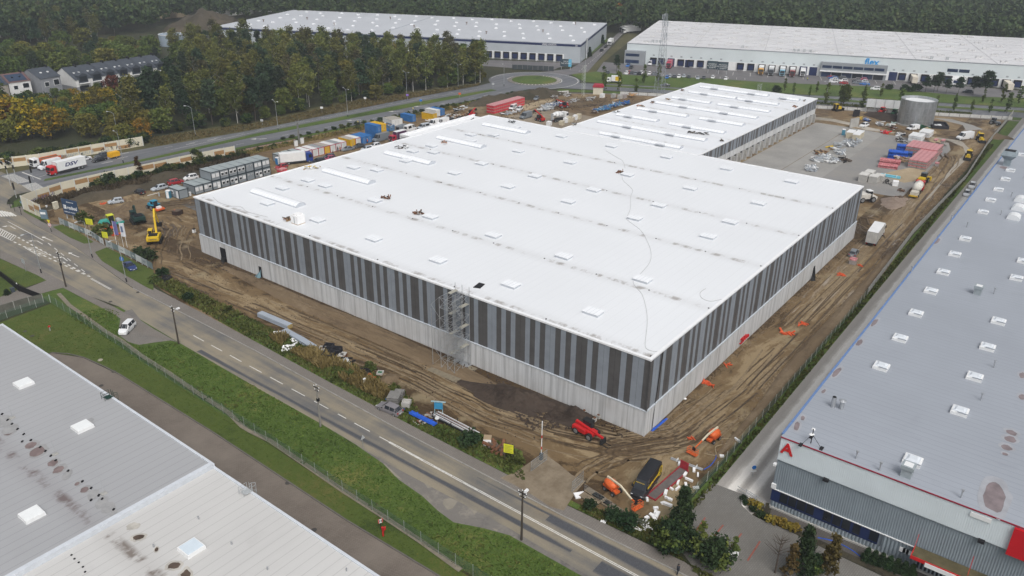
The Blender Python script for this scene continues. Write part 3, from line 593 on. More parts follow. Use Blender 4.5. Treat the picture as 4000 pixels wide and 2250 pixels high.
def barrel(L,R=1.35,rise=.62):
 mb=MB();n=8;pr=[(-R,0),(-R,.3)]+[(-R*math.cos(math.pi*i/n),.3+rise*math.sin(math.pi*i/n))for i in range(1,n)]+[(R,.3),(R,0)]
 seg=max(3,int(L/1.1));vs=[(x,-L/2+L*j/seg,z)for j in range(seg+1)for x,z in pr];k=len(pr)
 fs=[(j*k+i,j*k+i+1,(j+1)*k+i+1,(j+1)*k+i)for j in range(seg)for i in range(k-1)]
 mb.add(vs,fs,0);mb.m=[1 if(f[0]%k)not in(0,k-2)else 0 for f in mb.f]
 mb.add([(x,-L/2,z)for x,z in pr],[tuple(range(k))],0);mb.add([(x,L/2,z)for x,z in pr],[tuple(range(k-1,-1,-1))],0)
 for j in range(seg+1):
  y=-L/2+L*j/seg
  for i in range(1,k-2):
   (xa,za),(xb,zb)=pr[i],pr[i+1];mb.add([(xa,y-.03,za+.02),(xa,y+.03,za+.02),(xb,y+.03,zb+.02),(xb,y-.03,zb+.02)],[(0,1,2,3)],0)
 return mb.mesh('barrel_rooflight',[SKC,SKT])
bm_=barrel(17)
for x in(11.4,33.1,54.8,76.1,97.3):inst('barrel_rooflight',bm_,roof,(x,103.6,ZR))
dr=MB();dr.cyl((0,0,0),(0,0,.07),.17,.14,8);dr_me=dr.mesh('roof_drain',DARK)
for x in(.95,21.5,44.5,65,87):
 for y in((.6,20,40,59.6,79.5)if x<1 else(.8,12.2,23.2,35,47.6,58.6,70.2,82.7,94.6,105.4)):inst('roof_drain',dr_me,roof,(x+.1,y,ZR))
 # lower annex behind the back parapet
an=MB();an.box(74,108.6,LY+.12,LY+6.2,-1,12.6);an.box(73.7,108.8,LY+6.2,LY+6.6,11.8,13.2);an.box(73.6,74,LY+.12,LY+6.2,12.6,13.2)
an.build('annex',WHITE_METAL,hall)
# doors and openings on the long wall
def opening(name,mb,mat,par,lab=None):return mb.build(name,mat,par,lab)
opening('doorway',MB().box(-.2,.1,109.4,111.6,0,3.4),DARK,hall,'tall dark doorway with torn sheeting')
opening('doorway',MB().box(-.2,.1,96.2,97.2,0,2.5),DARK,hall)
sh=MB()
sh.add([(-.24,109.5,1.2),(-.3,111.4,1.0),(-.7,111.2,.05),(-.9,109.8,.05)],[(0,1,2,3)]);sh.build('torn_sheet',BLACK,hall)
sh=MB();sh.add([(-.24,96.3,2.0),(-.25,97,1.2),(-1.1,97.8,.06),(-1.9,96.2,.06),(-.8,95.9,.3)],[(0,1,2,3,4)]);sh.build('torn_sheet',M('blue_grey_sheet',(.12,.2,.23),.2),hall)
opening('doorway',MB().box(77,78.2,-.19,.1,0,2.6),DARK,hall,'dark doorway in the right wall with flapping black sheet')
sh=MB();sh.add([(77.1,-.22,2.9),(77.8,-.25,2.9),(77.6,-.5,.9),(76,-1.4,.04),(75.2,-.5,.04),(76.8,-.25,.8)],[(0,1,2,3,4,5)]);sh.build('torn_sheet',BLACK,hall)
vv=MB()
for k in range(4):vv.cyl((36.8+k*.75,-.16,1.6),(36.8+k*.75,-.75,1.6),.13,.13,6);vv.cyl((36.8+k*.75,-.7,1.35),(36.8+k*.75,-.7,1.85),.2,.2,6);vv.cyl((36.6+k*.75,-.5,1.6),(37+k*.75,-.5,1.6),.12,.12,6)
vv.cyl((36.5,-.2,1.6),(39.2,-.2,1.6),.09,.09,6);vv.cyl((36.5,-.4,.8),(38,-.4,.8),.12,.12,6);vv.cyl((36.8,-.4,.8),(36.8,-.4,1.6),.08,.08,6);vv.cyl((36.5,-.4,.8),(36.5,-.16,.8),.12,.12,6);vv.build('fire_valves',RED,hall)
dp=MB();dp.tube([(3.7,-.07,13.6),(2.6,-.14,4.6),(2.0,-.35,.1)],.05,5);dp.build('hanging_cable',BLACK,hall)
cz=MB();cz.box(-.2,.02,-.2,.02,HP+.16,H1-.3);cz.build('corner_trim',CLAD_D,hall)
# ------------------------------------------------------------------ the second hall with dock openings
H2,X2,Y2=9.3,229.6,51.0
H2Y=101.0
hall2=thing('dock_hall','lower white roofed hall behind the big one with a row of dock openings','warehouse')
wl=MB()
NB=24;xs=[111+i*(117.0/NB)for i in range(NB+1)]
for i in range(NB+1):wl.box(xs[i]-.75,xs[i]+.75,Y2,Y2+.5,-1.3,3.4)
wl.box(LX+.2,110.2,Y2,Y2+.5,-1.3,3.4);wl.box(228.8,X2,Y2,Y2+.5,-1.3,3.4);wl.box(LX+.2,X2,Y2,Y2+.5,3.4,5.4)
wl.box(X2-.5,X2,Y2+.5,H2Y,-1,5.4);wl.box(LX+.2,X2-.5,H2Y-.5,H2Y,-1,5.4);wl.build('concrete_wall',WALLCONC,hall2)
bk=MB();bk.box(LX+.3,X2-.55,Y2+.55,Y2+.7,-1,5.3);bk.build('shade_backing',DARK,hall2)  # dark sheet close behind the openings, painted shade for the unlit interior
pil=MB();pil.box(-.35,.35,-.9,0,-1.3,3.4);pme=pil.mesh('pillar',CONCRETE)
for i in range(NB+1):inst('pillar',pme,hall2,(xs[i],Y2-.002,0))
MB().box(LX+.3,X2-.03,Y2+.03,H2Y-.03,5.4,H2-.4).build('cladding_frame',DARK,hall2)
c2=MB();z0,z1=5.4,H2-.2
stripes(c2,X2-LX-.2,lambda a,b,m:c2 .add([(LX+.2+a,Y2-.05,z0),(LX+.2+b,Y2-.05,z0),(LX+.2+b,Y2-.05,z1),(LX+.2+a,Y2-.05,z1)],[(0,1,2,3)],m),seed=5)
stripes(c2,H2Y-Y2,lambda a,b,m:c2 .add([(X2+.05,Y2+a,z0),(X2+.05,Y2+b,z0),(X2+.05,Y2+b,z1),(X2+.05,Y2+a,z1)],[(0,1,2,3)],m),seed=9)
stripes(c2,X2-LX-.2,lambda a,b,m:c2 .add([(X2-a,H2Y+.05,z0),(X2-b,H2Y+.05,z0),(X2-b,H2Y+.05,z1),(X2-a,H2Y+.05,z1)],[(0,1,2,3)],m),seed=3)
c2 .build('striped_cladding',[CLAD_D,CLAD_L],hall2)
p2=MB();p2 .box(LX+.2,X2+.15,Y2-.15,Y2+.35,H2-.3,H2);p2 .box(X2-.35,X2+.15,Y2+.35,H2Y+.15,H2-.3,H2);p2 .box(LX+.2,X2-.35,H2Y-.35,H2Y+.15,H2-.3,H2);p2 .build('parapet',WHITE_METAL,hall2)
roof2=MB().add([(LX+.2,Y2+.35,H2-.12),(X2-.35,Y2+.35,H2-.12),(X2-.35,H2Y-.35,H2-.12),(LX+.2,H2Y-.35,H2-.12)],[(0,1,2,3)]).build('roof',ROOF_WHITE2,hall2)
Z2=H2-.12
b40,b29,b20,b16=barrel(40),barrel(29),barrel(20),barrel(16)
for x,y,me in((127.2,73,b29),(140.6,76.6,b40),(154,89,b16),(153.6,66,b20),(167.3,86.3,b20),(167.7,63.5,b16),(181,76,b40),(193.4,87.5,b16),(193.6,66.4,b20),(208,85.5,b20),(207.6,66.5,b16),(220.8,82,b29),(220.6,58,barrel(6))):
 inst('barrel_rooflight',me,roof2,(x,y,Z2))
 for dy in((-me.vertices[0].co.y*0-8,8)if me in(b40,b29)else(3,)):inst('skylight',sk_me,roof2,(x-1.0,y+dy,Z2+.3))
for x,y in((117,84),(117.5,90)):inst('barrel_rooflight',barrel(6),roof2,(x,y,Z2))
# ------------------------------------------------------------------ far warehouse with the blue band
U=thing('warehouse','long grey far warehouse with a dark blue band under the roof','warehouse',(284.6,198.2,0),R_(113.1))
UL,UD,UH=226,98,10.2
UW=M('grey_panel',(.40,.435,.465),.05,.2,.5)
MB().box(0,UL,-UD,0,-1,UH-1.6).build('wall',UW,U);MB().box(-.06,UL,-UD,.08,UH-1.6,UH-.5).build('blue_band',M('dark_blue_band',(.012,.022,.085),.1,.5,.5),U)
MB().box(-.1,UL+.1,-UD-.1,.12,UH-.5,UH-.15).build('eaves_trim',GREY_METAL,U)
MB().box(.2,UL-60 if False else UL,.1,.22,-.4,4.1).build('white_dock_wall',WHITEP,U)if False else None
ur=MB().add([(-.1,.12,UH),(UL,.12,UH),(UL,-UD,UH),(-.1,-UD,UH)],[(0,3,2,1)]);ur.box(-.1,UL,-.1,.12,UH-.15,UH-.002);uroof=ur.build('roof',ROOF_U,U)
wd=MB();wd.box(9,110,.0,.12,.1,4.3);wd.build('dock_wall',WHITEP,U)
dk=MB();dk.box(-1.75,1.75,0,.6,.7,4.1,0);dk.box(-1.3,1.3,.6,.64,.8,3.2,1);dk_me=dk.mesh('dock_door',[DARK,NAVY])
for i in range(19):inst('dock_door',dk_me,U,(11.6+i*5.05,.12,0))
dome=MB();dome.box(-1.0,1.0,-.85,.85,0,.3,taper=.1);dome.box(-.9,.9,-.75,.75,.3,.7,taper=.3);dm_me=dome.mesh('skylight',[M('far_dome',(.66,.68,.7),.05,1,.3)])
for i in range(16):
 for j in range(5):
  inst('skylight',dm_me,uroof,(6+i*13.6+(j%2)*5+(i*7%3)*.6,-10-j*18.5-(i%2)*4,UH))
uc=MB()
for i,(x,y)in enumerate(((30,-40),(60,-22),(84,-60),(110,-35),(140,-70),(160,-28),(190,-50),(210,-30),(18,-82))):uc.cyl((x,y,UH),(x,y,UH+1.2),.3,.3,6);uc.box(x-.5,x+.5,y-.5,y+.5,UH+1.2,UH+1.5)
uc.build('roof_vents',M('vent_brown',(.2,.16,.13)),uroof)
MB().box(118,118.6,-UD,-3,UH,UH+.12).build('roof_joint',GREY_METAL,uroof)
lettering('UNIQ LOGISTIC',1.15,WHITEP,U,(17.5,.1,UH-1.05),(R_(90),0,R_(180)),name='wall_lettering',bold=.02)
lettering('19',1.3,WHITEP,U,(2.4,.1,UH-1.25),(R_(90),0,R_(180)),name='wall_lettering',bold=.03)
ld=MB();ld.box(-1.0,-.3,-18,-16.6,0,UH+1);ld.build('escape_ladder',STEELP,U)
# ------------------------------------------------------------------ far warehouse with the offices
F=thing('warehouse','pale grey far warehouse with a row of truck docks and two office blocks','warehouse',(300.2,178.2,0),R_(-70.9))
FL,FD,FH=260,110,11.0
FW=M('pale_grey_panel',(.60,.655,.67),.04,.15,.5)
MB().box(0,FL,0,FD,-1,FH-.3).build('wall',FW,F);MB().box(-.15,FL,-.15,FD+.15,FH-.3,FH-.1).build('eaves_trim',GREY_METAL,F)
froof=MB().add([(-.1,-.1,FH),(FL,-.1,FH),(FL,FD,FH),(-.1,FD,FH)],[(0,1,2,3)]).build('roof',ROOF_F,F)
MB().box(22,FL,-.14,0,0,4.4).build('dock_wall',WHITEP,F)
fd=F.matrix_basis.inverted()if False else None
def floc(p):v=Vector((p[0]-300.2,p[1]-178.2));a=R_(70.9);return v.x*math.cos(a)-v.y*math.sin(a)
fx=[floc(C(2,0,a,b))for a,b in((1410,665),(1495,668),(1590,674),(1690,680),(1790,685),(1890,690),(1990,697),(2090,705),(2290,718),(2395,725),(2505,735))]+[floc(C(3,0,a,b))for a,b in((30,740),(140,755),(240,760),(345,765),(445,750),(1240,803),(1340,825),(1450,830),(1570,840),(1690,845),(1800,850),(2040,870),(2150,880),(2275,890),(2395,900),(2515,910))]
for i,x in enumerate(fx):
 if i in(2,14,15,16):MB().box(x-1.9,x+1.9,-.2,0,.05,4.3).build('sliding_door',NAVY,F)
 else:
  o=inst('dock_door',dk_me,F,(x,-.14,0),math.pi)
for i in range(6):MB().box(170+i*5.4-0,173.4+i*5.4,-.35,-.14,.5,4).build('dock_door',DARK,F)if False else None
MB().box(32,34.6,-.2,0,.1,4).build('sliding_door',NAVY,F)
ob=MB();ob.box(-.5,10.6,-3.2,0,0,7.4);of1=ob.build('office_block',M('mid_grey_panel',(.27,.29,.31),.06,.3),F)
for z0,z1,x1 in((4.6,6.0,7.6),(1.0,2.7,7.6)):MB().box(.2,x1,-3.3,-3.2,z0,z1).build('window_band',GLASSB,of1)
xo0,xo1=floc(C(3,0,512,755)),floc(C(3,0,1170,800))
MB().box(xo0,xo1,-2.2,0,0,7.4).build('office_block',MATS['mid_grey_panel'],F);of2=[o for o in F.children if o.name.startswith('office_block')][-1]
n_=6
for i in range(n_):
 a=xo0+.8+(xo1-xo0-1.6)*i/n_;b=a+(xo1-xo0-1.6)/n_-.5
 MB().box(a,b,-2.3,-2.2,4.6,5.9).build('window_band',GLASSB,of2);MB().box(a,b,-2.3,-2.2,.3,2.6).build('window_band',GLASS if i%2 else GLASSB,of2)
MB().box(xo0-.2,xo1+.2,-3.2,-2.2,2.9,3.4).build('canopy',WHITEP,of2)
for a,b in((C(3,0,1775,850),C(3,0,1875,850)),(C(3,0,1890,855),C(3,0,1995,862))):MB().box(floc(a),floc(b),-.1,0,6.0,7.5).build('window_band',GLASSB,F)
a,b=floc(C(3,0,1845,870)),floc(C(3,0,1975,880));MB().box(a,b,-2.4,-.14,0,3.2).build('gatehouse',WHITEP,F);MB().box(a+1,b-1,-2.5,-2.4,1.2,2.5).build('window_band',GLASSB,F)
fdm=MB()
for k in(-1,1):fdm.box(k*1.0-.75,k*1.0+.75,-.9,.9,0,.65,0,taper=.2)
fdm.box(-.5,.5,-.4,.4,0,.35,0);fd_me=fdm.mesh('rooflight',[M('rooflight_grey',(.5,.5,.5),.1),SKT])
cnt=0
for j in range(9):
 for i in range(11):
  x=9+i*17.5+(j%2)*8.7;y=6+j*11.6
  if x<FL-4:inst('rooflight',fd_me,froof,(x,y,FH));cnt+=1
rg=MB()
for j in range(1,9):rg.box(2,FL,j*12.2-.15,j*12.2+.15,FH,FH+.16)
for i in range(1,7):rg.box(i*36,i*36+.3,1,FD,FH,FH+.1)
rg.build('roof_seams',M('seam_grey',(.46,.46,.47),.1),froof)
pl=MB()
for x,y in((12,7),(14,7),(16,7.4),(86,3),(88,3),(91,3.5),(94,3),(151,4),(158,4),(60,5)):pl.box(x,x+1.3,y,y+1.2,FH,FH+1.3)
pl.tube([(84,3,FH+.8),(97,3,FH+.8)],.08);pl.tube([(8,6,FH+.7),(20,6,FH+.7)],.08);pl.build('roof_plant',STEELP,froof)
xm=floc(C(3,0,1010,790));lettering('flex',4.6,M('sky_blue_letters',(.03,.3,.68),.05),F,(xm,-.15,8.35),(R_(90),0,0),.15,'wall_lettering',bold=.06)
nb=MB()
for x in fx:nb.box(x-.55,x+.55,-.03,0,5.0,5.7)
nb.build('number_plates',M('plate_grey',(.3,.33,.35)),F)
# ------------------------------------------------------------------ right hand hall
RX,RY,RH=-3.7,-21.7,11.9
A=thing('warehouse','grey roofed hall with pale fascia, ribbed front and red letter A','warehouse')
MB().box(RX+.35,310,-96,RY-.05,-1,RH-.3).build('side_wall',M('side_panel',(.33,.38,.42),.06,.3),A)
FY=-70
def plane_box(y0,y1,z0,z1,x0):return MB().box(x0,RX+.34,y0,y1,z0,z1)
def ribs(mb,y0,y1,z0,z1,x,pitch,dep):
 n=int((y1-y0)/pitch)
 for i in range(n):
  a=y0+i*pitch;mb.add([(x,a,z0),(x-dep,a+pitch*.3,z0),(x-dep,a+pitch*.55,z0),(x,a+pitch*.85,z0),(x,a+pitch,z0),(x,a,z1),(x-dep,a+pitch*.3,z1),(x-dep,a+pitch*.55,z1),(x,a+pitch*.85,z1),(x,a+pitch,z1)],[(k+1,k,k+5,k+6)for k in range(4)])
 return mb
ribs(MB().box(RX-.28,RX+.34,FY,RY,8.2,8.3),FY,RY,8.3,RH-.12,RX-.3,.25,.018).build('fascia',M('pale_ribbed_cladding_sheet',(.6,.665,.695),.04,.3,.45),A)
ribs(MB(),FY,RY,3.3,8.2,RX,.3,.045).build('ribbed_front',M('blue_grey_ribbed_sheet',(.215,.255,.285),.08,.3,.45),A)
MB().box(RX-.3,RX+.34,FY,RY,RH-.12,RH-.03).build('top_trim',GREY_METAL,A);MB().box(RX-.42,RX-.3,FY,RY,RH-.12,RH+.03).build('red_roof_edge',M('crimson_trim',(.25,.02,.04),.1),A)
MB().box(RX-.16,RX,FY,RY,3.2,3.3).build('white_drip_rail',WHITEP,A)
pb=MB();pb.box(RX,RX+.3,FY,RY,-.5,.35);pb.box(RX-.25,RX,FY,RY-.2,-.5,.3);pb.build('plinth',CONCRETE,A)
ribs(MB(),FY,RY,.35,1.2,RX+.02,.45,.1).build('ribbed_apron',MATS['blue_grey_ribbed_sheet'],A)
YE=C(3,3,1090,1120,2).y
MB().box(RX+.02,RX+.3,YE,RY,1.2,3.2).build('navy_band',NAVY,A)
wn=[(90,165),(175,250),(262,345),(355,430),(525,605),(620,700),(715,795),(825,895),(990,1075)]
for a,b in wn:
 ya,yb=C(3,3,a,700+(a-90)*.44,2.2).y,C(3,3,b,700+(b-90)*.44,2.2).y
 wf=MB().box(RX-.03,RX+.02,yb,ya,1.45,3.0).build('window',GLASS,A);MB().box(RX-.06,RX-.03,yb,ya,1.42,1.5).build('window_sill',NAVY,wf)
ribs(MB(),FY,YE,1.2,3.2,RX+.02,.45,.1).build('ribbed_front',MATS['blue_grey_ribbed_sheet'],A)
ROOFR=MB().add([(RX-.3,RY,RH),(310,RY,RH),(310,-96,RH),(RX-.3,-96,RH)],[(0,3,2,1)]).build('roof',ROOF_A,A)
MB().box(RX+.4,310,RY-.12,RY+.2,RH-.25,RH+.06).build('blue_gutter',M('blue_gutter_metal',(.12,.2,.38),.1),A)
lettering('A',2.3,RED,A,(RX-.4,C(3,3,222,140,10.3).y,10.3),(R_(90),0,R_(-90)),.08,'wall_letter',bold=.05)
yS=C(3,3,2490,940,RH).y
sg=MB().box(RX-.75,RX-.36,yS-9,yS,7.9,11.7).build('red_sign',M('sign_red',(.48,.012,.02),.1,.3,.4),A)
lettering('S',3.3,WHITEP,A,(RX-.78,yS-2.9,9.7),(R_(90),0,R_(-90)),.04,'sign_lettering',bold=.08)
cy0,cy1=C(3,3,1440,1260,3.3).y,C(3,3,2010,1440,3.3).y
cn=MB();cn.box(RX-2.4,RX-.2,cy1-4,cy0,3.4,3.62);can=cn.build('canopy',M('mossy_felt',(.1,.085,.045),.3,1),A)
ce=MB();ce.box(RX-2.5,RX-2.4,cy1-4,cy0+.1,3.3,3.75);ce.bar((RX-.1,cy0,5.4),(RX-1.6,cy0,3.6),.06);ce.bar((RX-.1,cy1,5.4),(RX-1.6,cy1,3.6),.06);ce.box(RX-2.4,RX-.3,cy0,cy0+.1,3.3,3.75);ce.build('canopy_trim',RED,can)
MB().box(RX-2.56,RX-2.5,cy0-5,cy0-1.6,3.0,3.6).build('canopy_board',WHITEP,can);MB().box(RX-.05,RX+.02,cy1-3,cy0-.6,.35,3.1).build('entrance_doors',GLASS,A)
for(px,py)in((600,455),(2155,1070)):
 p=C(3,3,px,py,8.2);MB().box(RX-.8,RX-.3,p.y-.35,p.y+.35,8.0,8.35).build('floodlight',DARK,A)
p=C(3,3,2155,820,11.2);MB().box(RX-.45,RX-.36,p.y-1.1,p.y+1.1,10.9,11.5).build('white_panel',WHITEP,A)
p=C(3,3,70,335,7.4);MB().box(RX-.6,RX-.1,RY-.1,RY+.3,7.2,7.5).build('camera',WHITEP,A)
MB().box(RX-.3,RX,RY-.5,RY+.1,3.4,4.1).build('wall_unit',WHITEP,A)
for k in range(3):MB().box(RX-.14,RX-.1,C(3,3,1328+k*34,1232+k*14,2.0).y-.4,C(3,3,1328+k*34,1232+k*14,2.0).y+.3,1.8,2.5).build('notice',WHITEP,A)
dq=MB();dq.box(-1.05,1.05,-1.05,1.05,0,.42,0);dq.box(-.95,.95,-.95,.95,.42,.5,0);dq.box(-.82,.82,-.82,.82,.5,.53,1);dq.box(-.7,.7,-.7,.7,.53,.68,1,taper=.25);dq.box(-1.02,-.92,-1.1,.2,.5,.62,2)
dq_me=dq.mesh('dome_skylight',[WHITEP,M('opal_dome',(.62,.66,.7),.06,1,.2),GREY_METAL])
for p in Cs(3,1,2390,355,2320,460,2240,565,2165,685,1985,955,1880,1110,1765,1290,2440,265,2560,110,z=12.1)+Cs(3,2,1640,30,1490,255,1330,505,1140,790,2320,335,2210,595,2080,895,1930,1240,z=12.1)+Cs(3,3,1455,290,z=12.1)+Cs(3,1,2500,1350,2570,1180,z=12.1):
 inst('dome_skylight',dq_me,ROOFR,(p.x,p.y,RH))
bq=MB();n=6
pr=[(-1.3,0),(-1.3,.4)]+[(-1.3*math.cos(math.pi*i/n),.4+.8*math.sin(math.pi*i/n))for i in range(1,n)]+[(1.3,.4),(1.3,0)]
bq.prism(pr,-1.4,1.4);bq_me=bq.mesh('arched_skylight',M('opal_arch',(.72,.74,.75),.05,1,.3))
for p in Cs(3,1,2545,560,2520,645,2475,735,z=12.3):inst('arched_skylight',bq_me,ROOFR,(p.x,p.y,RH),R_(90))
vt=MB();vt.box(-.9,.9,-.9,.9,0,1.7,taper=.0);vt.box(-.9,.9,-.9,.9,1.7,1.75);vt.v+=[];b_=MB()
vt.add([(-.9,-.9,1.75),(.9,-.9,1.75),(.9,.9,1.75),(-.9,.9,1.75),(-1.9,-1.9,3.0),(1.9,-1.9,3.0),(1.9,1.9,3.0),(-1.9,1.9,3.0),(-1.5,-1.5,4.2),(1.5,-1.5,4.2),(1.5,1.5,4.2),(-1.5,1.5,4.2)],[(0,1,5,4),(1,2,6,5),(2,3,7,6),(3,0,4,7),(4,5,9,8),(5,6,10,9),(6,7,11,10),(7,4,8,11),(8,9,10,11)])
vt.box(-1.3,1.3,-1.3,1.3,4.2,4.25,1)
p=C(3,1,2400,215,RH);vt.build('roof_cowl',[M('cowl_steel',(.25,.3,.33),.15,1,.4),DARK],ROOFR,loc=(p.x,p.y,RH))
for(c_,r_,x,y,h)in((3,2,650,1195,1.6),(3,2,735,1215,1.3)):
 p=C(c_,r_,x,y,RH);pm=MB();pm.cyl((0,0,0),(0,0,h),.32,.32,10);pm.cyl((0,0,h),(0,0,h+.06),.26,.26,10,1)if h>1.5 else pm.cyl((0,0,h),(0,0,h+.2),.55,.2,10)
 pm.build('roof_pipe',[STEEL,DARK],ROOFR,loc=(p.x,p.y,RH))
pm=MB();pm.cyl((0,0,0),(0,0,1.1),.1,.1,6);pm.cyl((0,0,1.1),(0,0,1.25),.2,.2,6);pm_me=pm.mesh('roof_vent',STEEL)
for(c_,r_,x,y)in((3,2,2270,800),(3,2,2140,1130),(3,2,2270,60),(3,1,2445,535),(3,1,2340,715),(3,1,1998,840),(3,3,885,270),(3,3,1940,665),(3,1,1840,770),(3,1,1440,1290),(3,3,1120,385),(3,1,2570,350)):
 p=C(c_,r_,x,y,RH);inst('roof_vent',pm_me,ROOFR,(p.x,p.y,RH))
bx=MB();bx.box(-.6,.6,-.6,.6,0,1.2);bx.box(-.75,.75,-.75,.75,1.2,1.7);bx.box(-.5,.5,-.5,.5,1.7,1.72,1);bx_me=bx.mesh('roof_hood',[M('hood_grey',(.3,.34,.36)),WHITEP])
for(c_,r_,x,y)in((3,3,1390,440),(3,2,2105,60)):
 p=C(c_,r_,x,y,RH);inst('roof_hood',bx_me,ROOFR,(p.x,p.y,RH))
an_=MB();p=C(3,3,430,115,RH);an_.cyl((0,0,0),(0,0,2.2),.06,.06,5)
for dx,dy in((1.4,.4),(-1.2,.9),(-.3,-1.5)):an_.bar((0,0,1.4),(dx,dy,0),.05);an_.box(dx-.4,dx+.4,dy-.2,dy+.2,0,.12)
for z,dx in((2.0,.3),(1.5,-.3),(1.2,.35)):an_.dome((dx,.1,z),.28,8,2,.5,1)
an_.build('antenna_tripod',[DARK,WHITEP],ROOFR,loc=(p.x,p.y,RH))
st_=M('roof_stain',(.2,.165,.17),.25,.7,.6)
def blotch(par,pts,z,mat,name='roof_stain'):
 mb=MB()
 for cx,cy,rx,ry,a in pts:
  n=18;poly=[]
  for i in range(n):
   t=2*math.pi*i/n;k=1+.3*mnoise.noise(Vector((cx+2*math.cos(t),cy+2*math.sin(t),z)));x,y=rx*k*math.cos(t),ry*k*math.sin(t)
   poly.append((cx+x*math.cos(a)-y*math.sin(a),cy+x*math.sin(a)+y*math.cos(a)))
  mb.sheet(poly,z);z+=.0015
 import bmesh;bm=bmesh.new();bm.from_mesh(par.data);k=len(par.data.materials);par.data.materials.append(mat);n0=len(bm.faces)
 tmp=mb.mesh(name,mat);bm.from_mesh(tmp);bm.faces.ensure_lookup_table()
 for f in bm.faces[n0:]:f.material_index=k
 bm.to_mesh(par.data);bm.free();bpy.data.meshes.remove(tmp)
st2=M('roof_stain_soft',(.33,.34,.365),.12,.7,.5)
pts=[];soft=[]
for c_,r_,x,y,rx,ry,a in((3,2,1070,350,1.9,.4,0),(3,2,920,550,1.5,.45,0),(3,2,690,850,2.1,.45,0),(3,2,560,1040,.8,.25,0),(3,2,350,1310,.7,.3,.2),(3,2,290,1390,1.4,.4,.2),(3,3,2280,650,3.6,1.3,.1),(3,3,2440,75,.9,.8,0),(3,3,2400,160,.8,.7,0),(3,3,2385,225,.4,.4,0),(3,3,2450,10,.7,.8,0),(3,2,2560,880,1.2,.5,0),(3,2,2560,1100,1,.5,0),(3,1,1700,980,2.6,.5,0),(3,1,2370,240,1.6,1.2,0)):
 p=C(c_,r_,x,y,RH);pts.append((p.x,p.y,rx*.85,ry*.85,a));soft.append((p.x+.2,p.y,rx*1.2,ry*1.35,a))
blotch(ROOFR,soft,RH+.01,st2);blotch(ROOFR,pts,RH+.02,st_)
# ------------------------------------------------------------------ left halls
Lh=thing('warehouse','grey membrane roofed hall nearest the camera with four white skylights','warehouse')
ZL,ZL2,LE,YS=8.0,7.55,-51.0,36.6
MB().box(-140,LE-.15,YS,99.5,-1,ZL-.3).build('wall',UW,Lh)
lr=MB().add([(-140,YS,ZL),(LE-.3,YS,ZL),(LE-.3,99.3,ZL),(-140,99.3,ZL)],[(0,1,2,3)]).build('roof',ROOF_L1,Lh)
mb=MB();mb.box(LE-.35,LE,YS-.3,99.6,ZL-.3,ZL+.14);mb.box(-140,LE-.35,99.25,99.6,ZL-.3,ZL+.14);mb.box(-140,LE-.35,YS-.35,YS+.35,ZL-.6,ZL+.2);mb.build('roof_edge',M('pale_blue_trim',(.55,.58,.62),.06),Lh)
L2=thing('warehouse','pale membrane roofed lower hall at the near corner beside the brick drive','warehouse')
MB().box(-140,LE-.15,-70,YS-.36,-1,ZL2-.3).build('wall',UW,L2)
lr2=MB().add([(-140,-70,ZL2),(LE-.3,-70,ZL2),(LE-.3,YS-.36,ZL2),(-140,YS-.36,ZL2)],[(0,1,2,3)]).build('roof',ROOF_L2,L2)
MB().box(LE-.35,LE,-70,YS-.31,ZL2-.3,ZL2+.14).build('roof_edge',MATS['pale_blue_trim'],L2)
rs=MB();rs.box(-1.15,1.15,-1.15,1.15,0,.45,0,taper=.05);rs.box(-.98,.98,-.98,.98,.45,.5,1)
rs_me=rs.mesh('skylight',[WHITEP,M('opal_panel',(.76,.78,.78),.03,1,.25)]);rs2_me=rs.mesh('skylight',[WHITEP,M('pale_blue_panel',(.58,.66,.72),.04,1,.2)])
for q in((0,2,235,945),(0,2,825,1380),(0,3,315,815)):p=C(*q,ZL+.45);inst('skylight',rs_me,lr,(p.x,p.y,ZL))
p=C(0,3,1923,1152,ZL2+.45);inst('skylight',rs2_me,lr2,(p.x,p.y,ZL2))
rd=MB();rd.box(-.35,.35,-.3,.3,0,.14,1);rd.cyl((0,0,.1),(0,0,2.6),.03,.012,4);rd_me=rd.mesh('lightning_rod',[STEELP,CONCRETE])
for q in((0,2,122,1308),(0,3,555,228),(0,3,1045,622)):p=C(*q,ZL);inst('lightning_rod',rd_me,lr,(p.x,p.y,ZL))
bl=MB();bl.box(-.16,.16,-.1,.1,0,.16);bl_me=bl.mesh('roof_block',DARK)
for q in((0,2,22,1272),(0,2,78,1332),(0,2,122,1372),(0,2,178,1422),(0,3,225,100),(0,3,312,87),(0,3,240,27),(0,3,405,157),(0,3,458,197),(0,3,513,245),(0,3,562,290),(0,3,686,396),(0,3,830,502),(0,3,918,570),(0,3,918,690),(0,3,995,643),(0,3,1030,678),(0,3,1145,785)):
 p=C(*q,ZL);inst('roof_block',bl_me,lr,(p.x,p.y,ZL),.6)
stl=M('reddish_ponding',(.19,.145,.14),.3,.9,.6);stl2=M('grey_ponding',(.3,.3,.3),.15,1,.6)
pts=[];soft=[]
for x,y,rx,ry in((95,-5,1.0,.6),(310,135,.75,.7),(375,200,1.1,.9),(530,315,.7,.6),(590,380,.75,.65),(660,440,.8,.4),(775,525,.35,.3),(850,585,.55,.5),(920,640,.7,.5),(1010,720,.8,.6),(1075,775,.75,.6),(1130,830,.5,.3)):
 p=C(0,3,x,y,ZL);(pts if x in(95,310,375,530,590,850,1075,775)else soft).append((p.x,p.y,rx,ry,.9));soft.append((p.x+.2,p.y,rx*1.45,ry*1.3,.9))
for x,y,rx,ry in((20,1310,.6,.7),(40,1360,.9,.6),(100,1420,1.0,.7),(910,1335,.5,.3)):
 p=C(0,2,x,y,ZL);pts.append((p.x,p.y,rx,ry,.9));soft.append((p.x,p.y,rx*1.3,ry*1.5,.9))
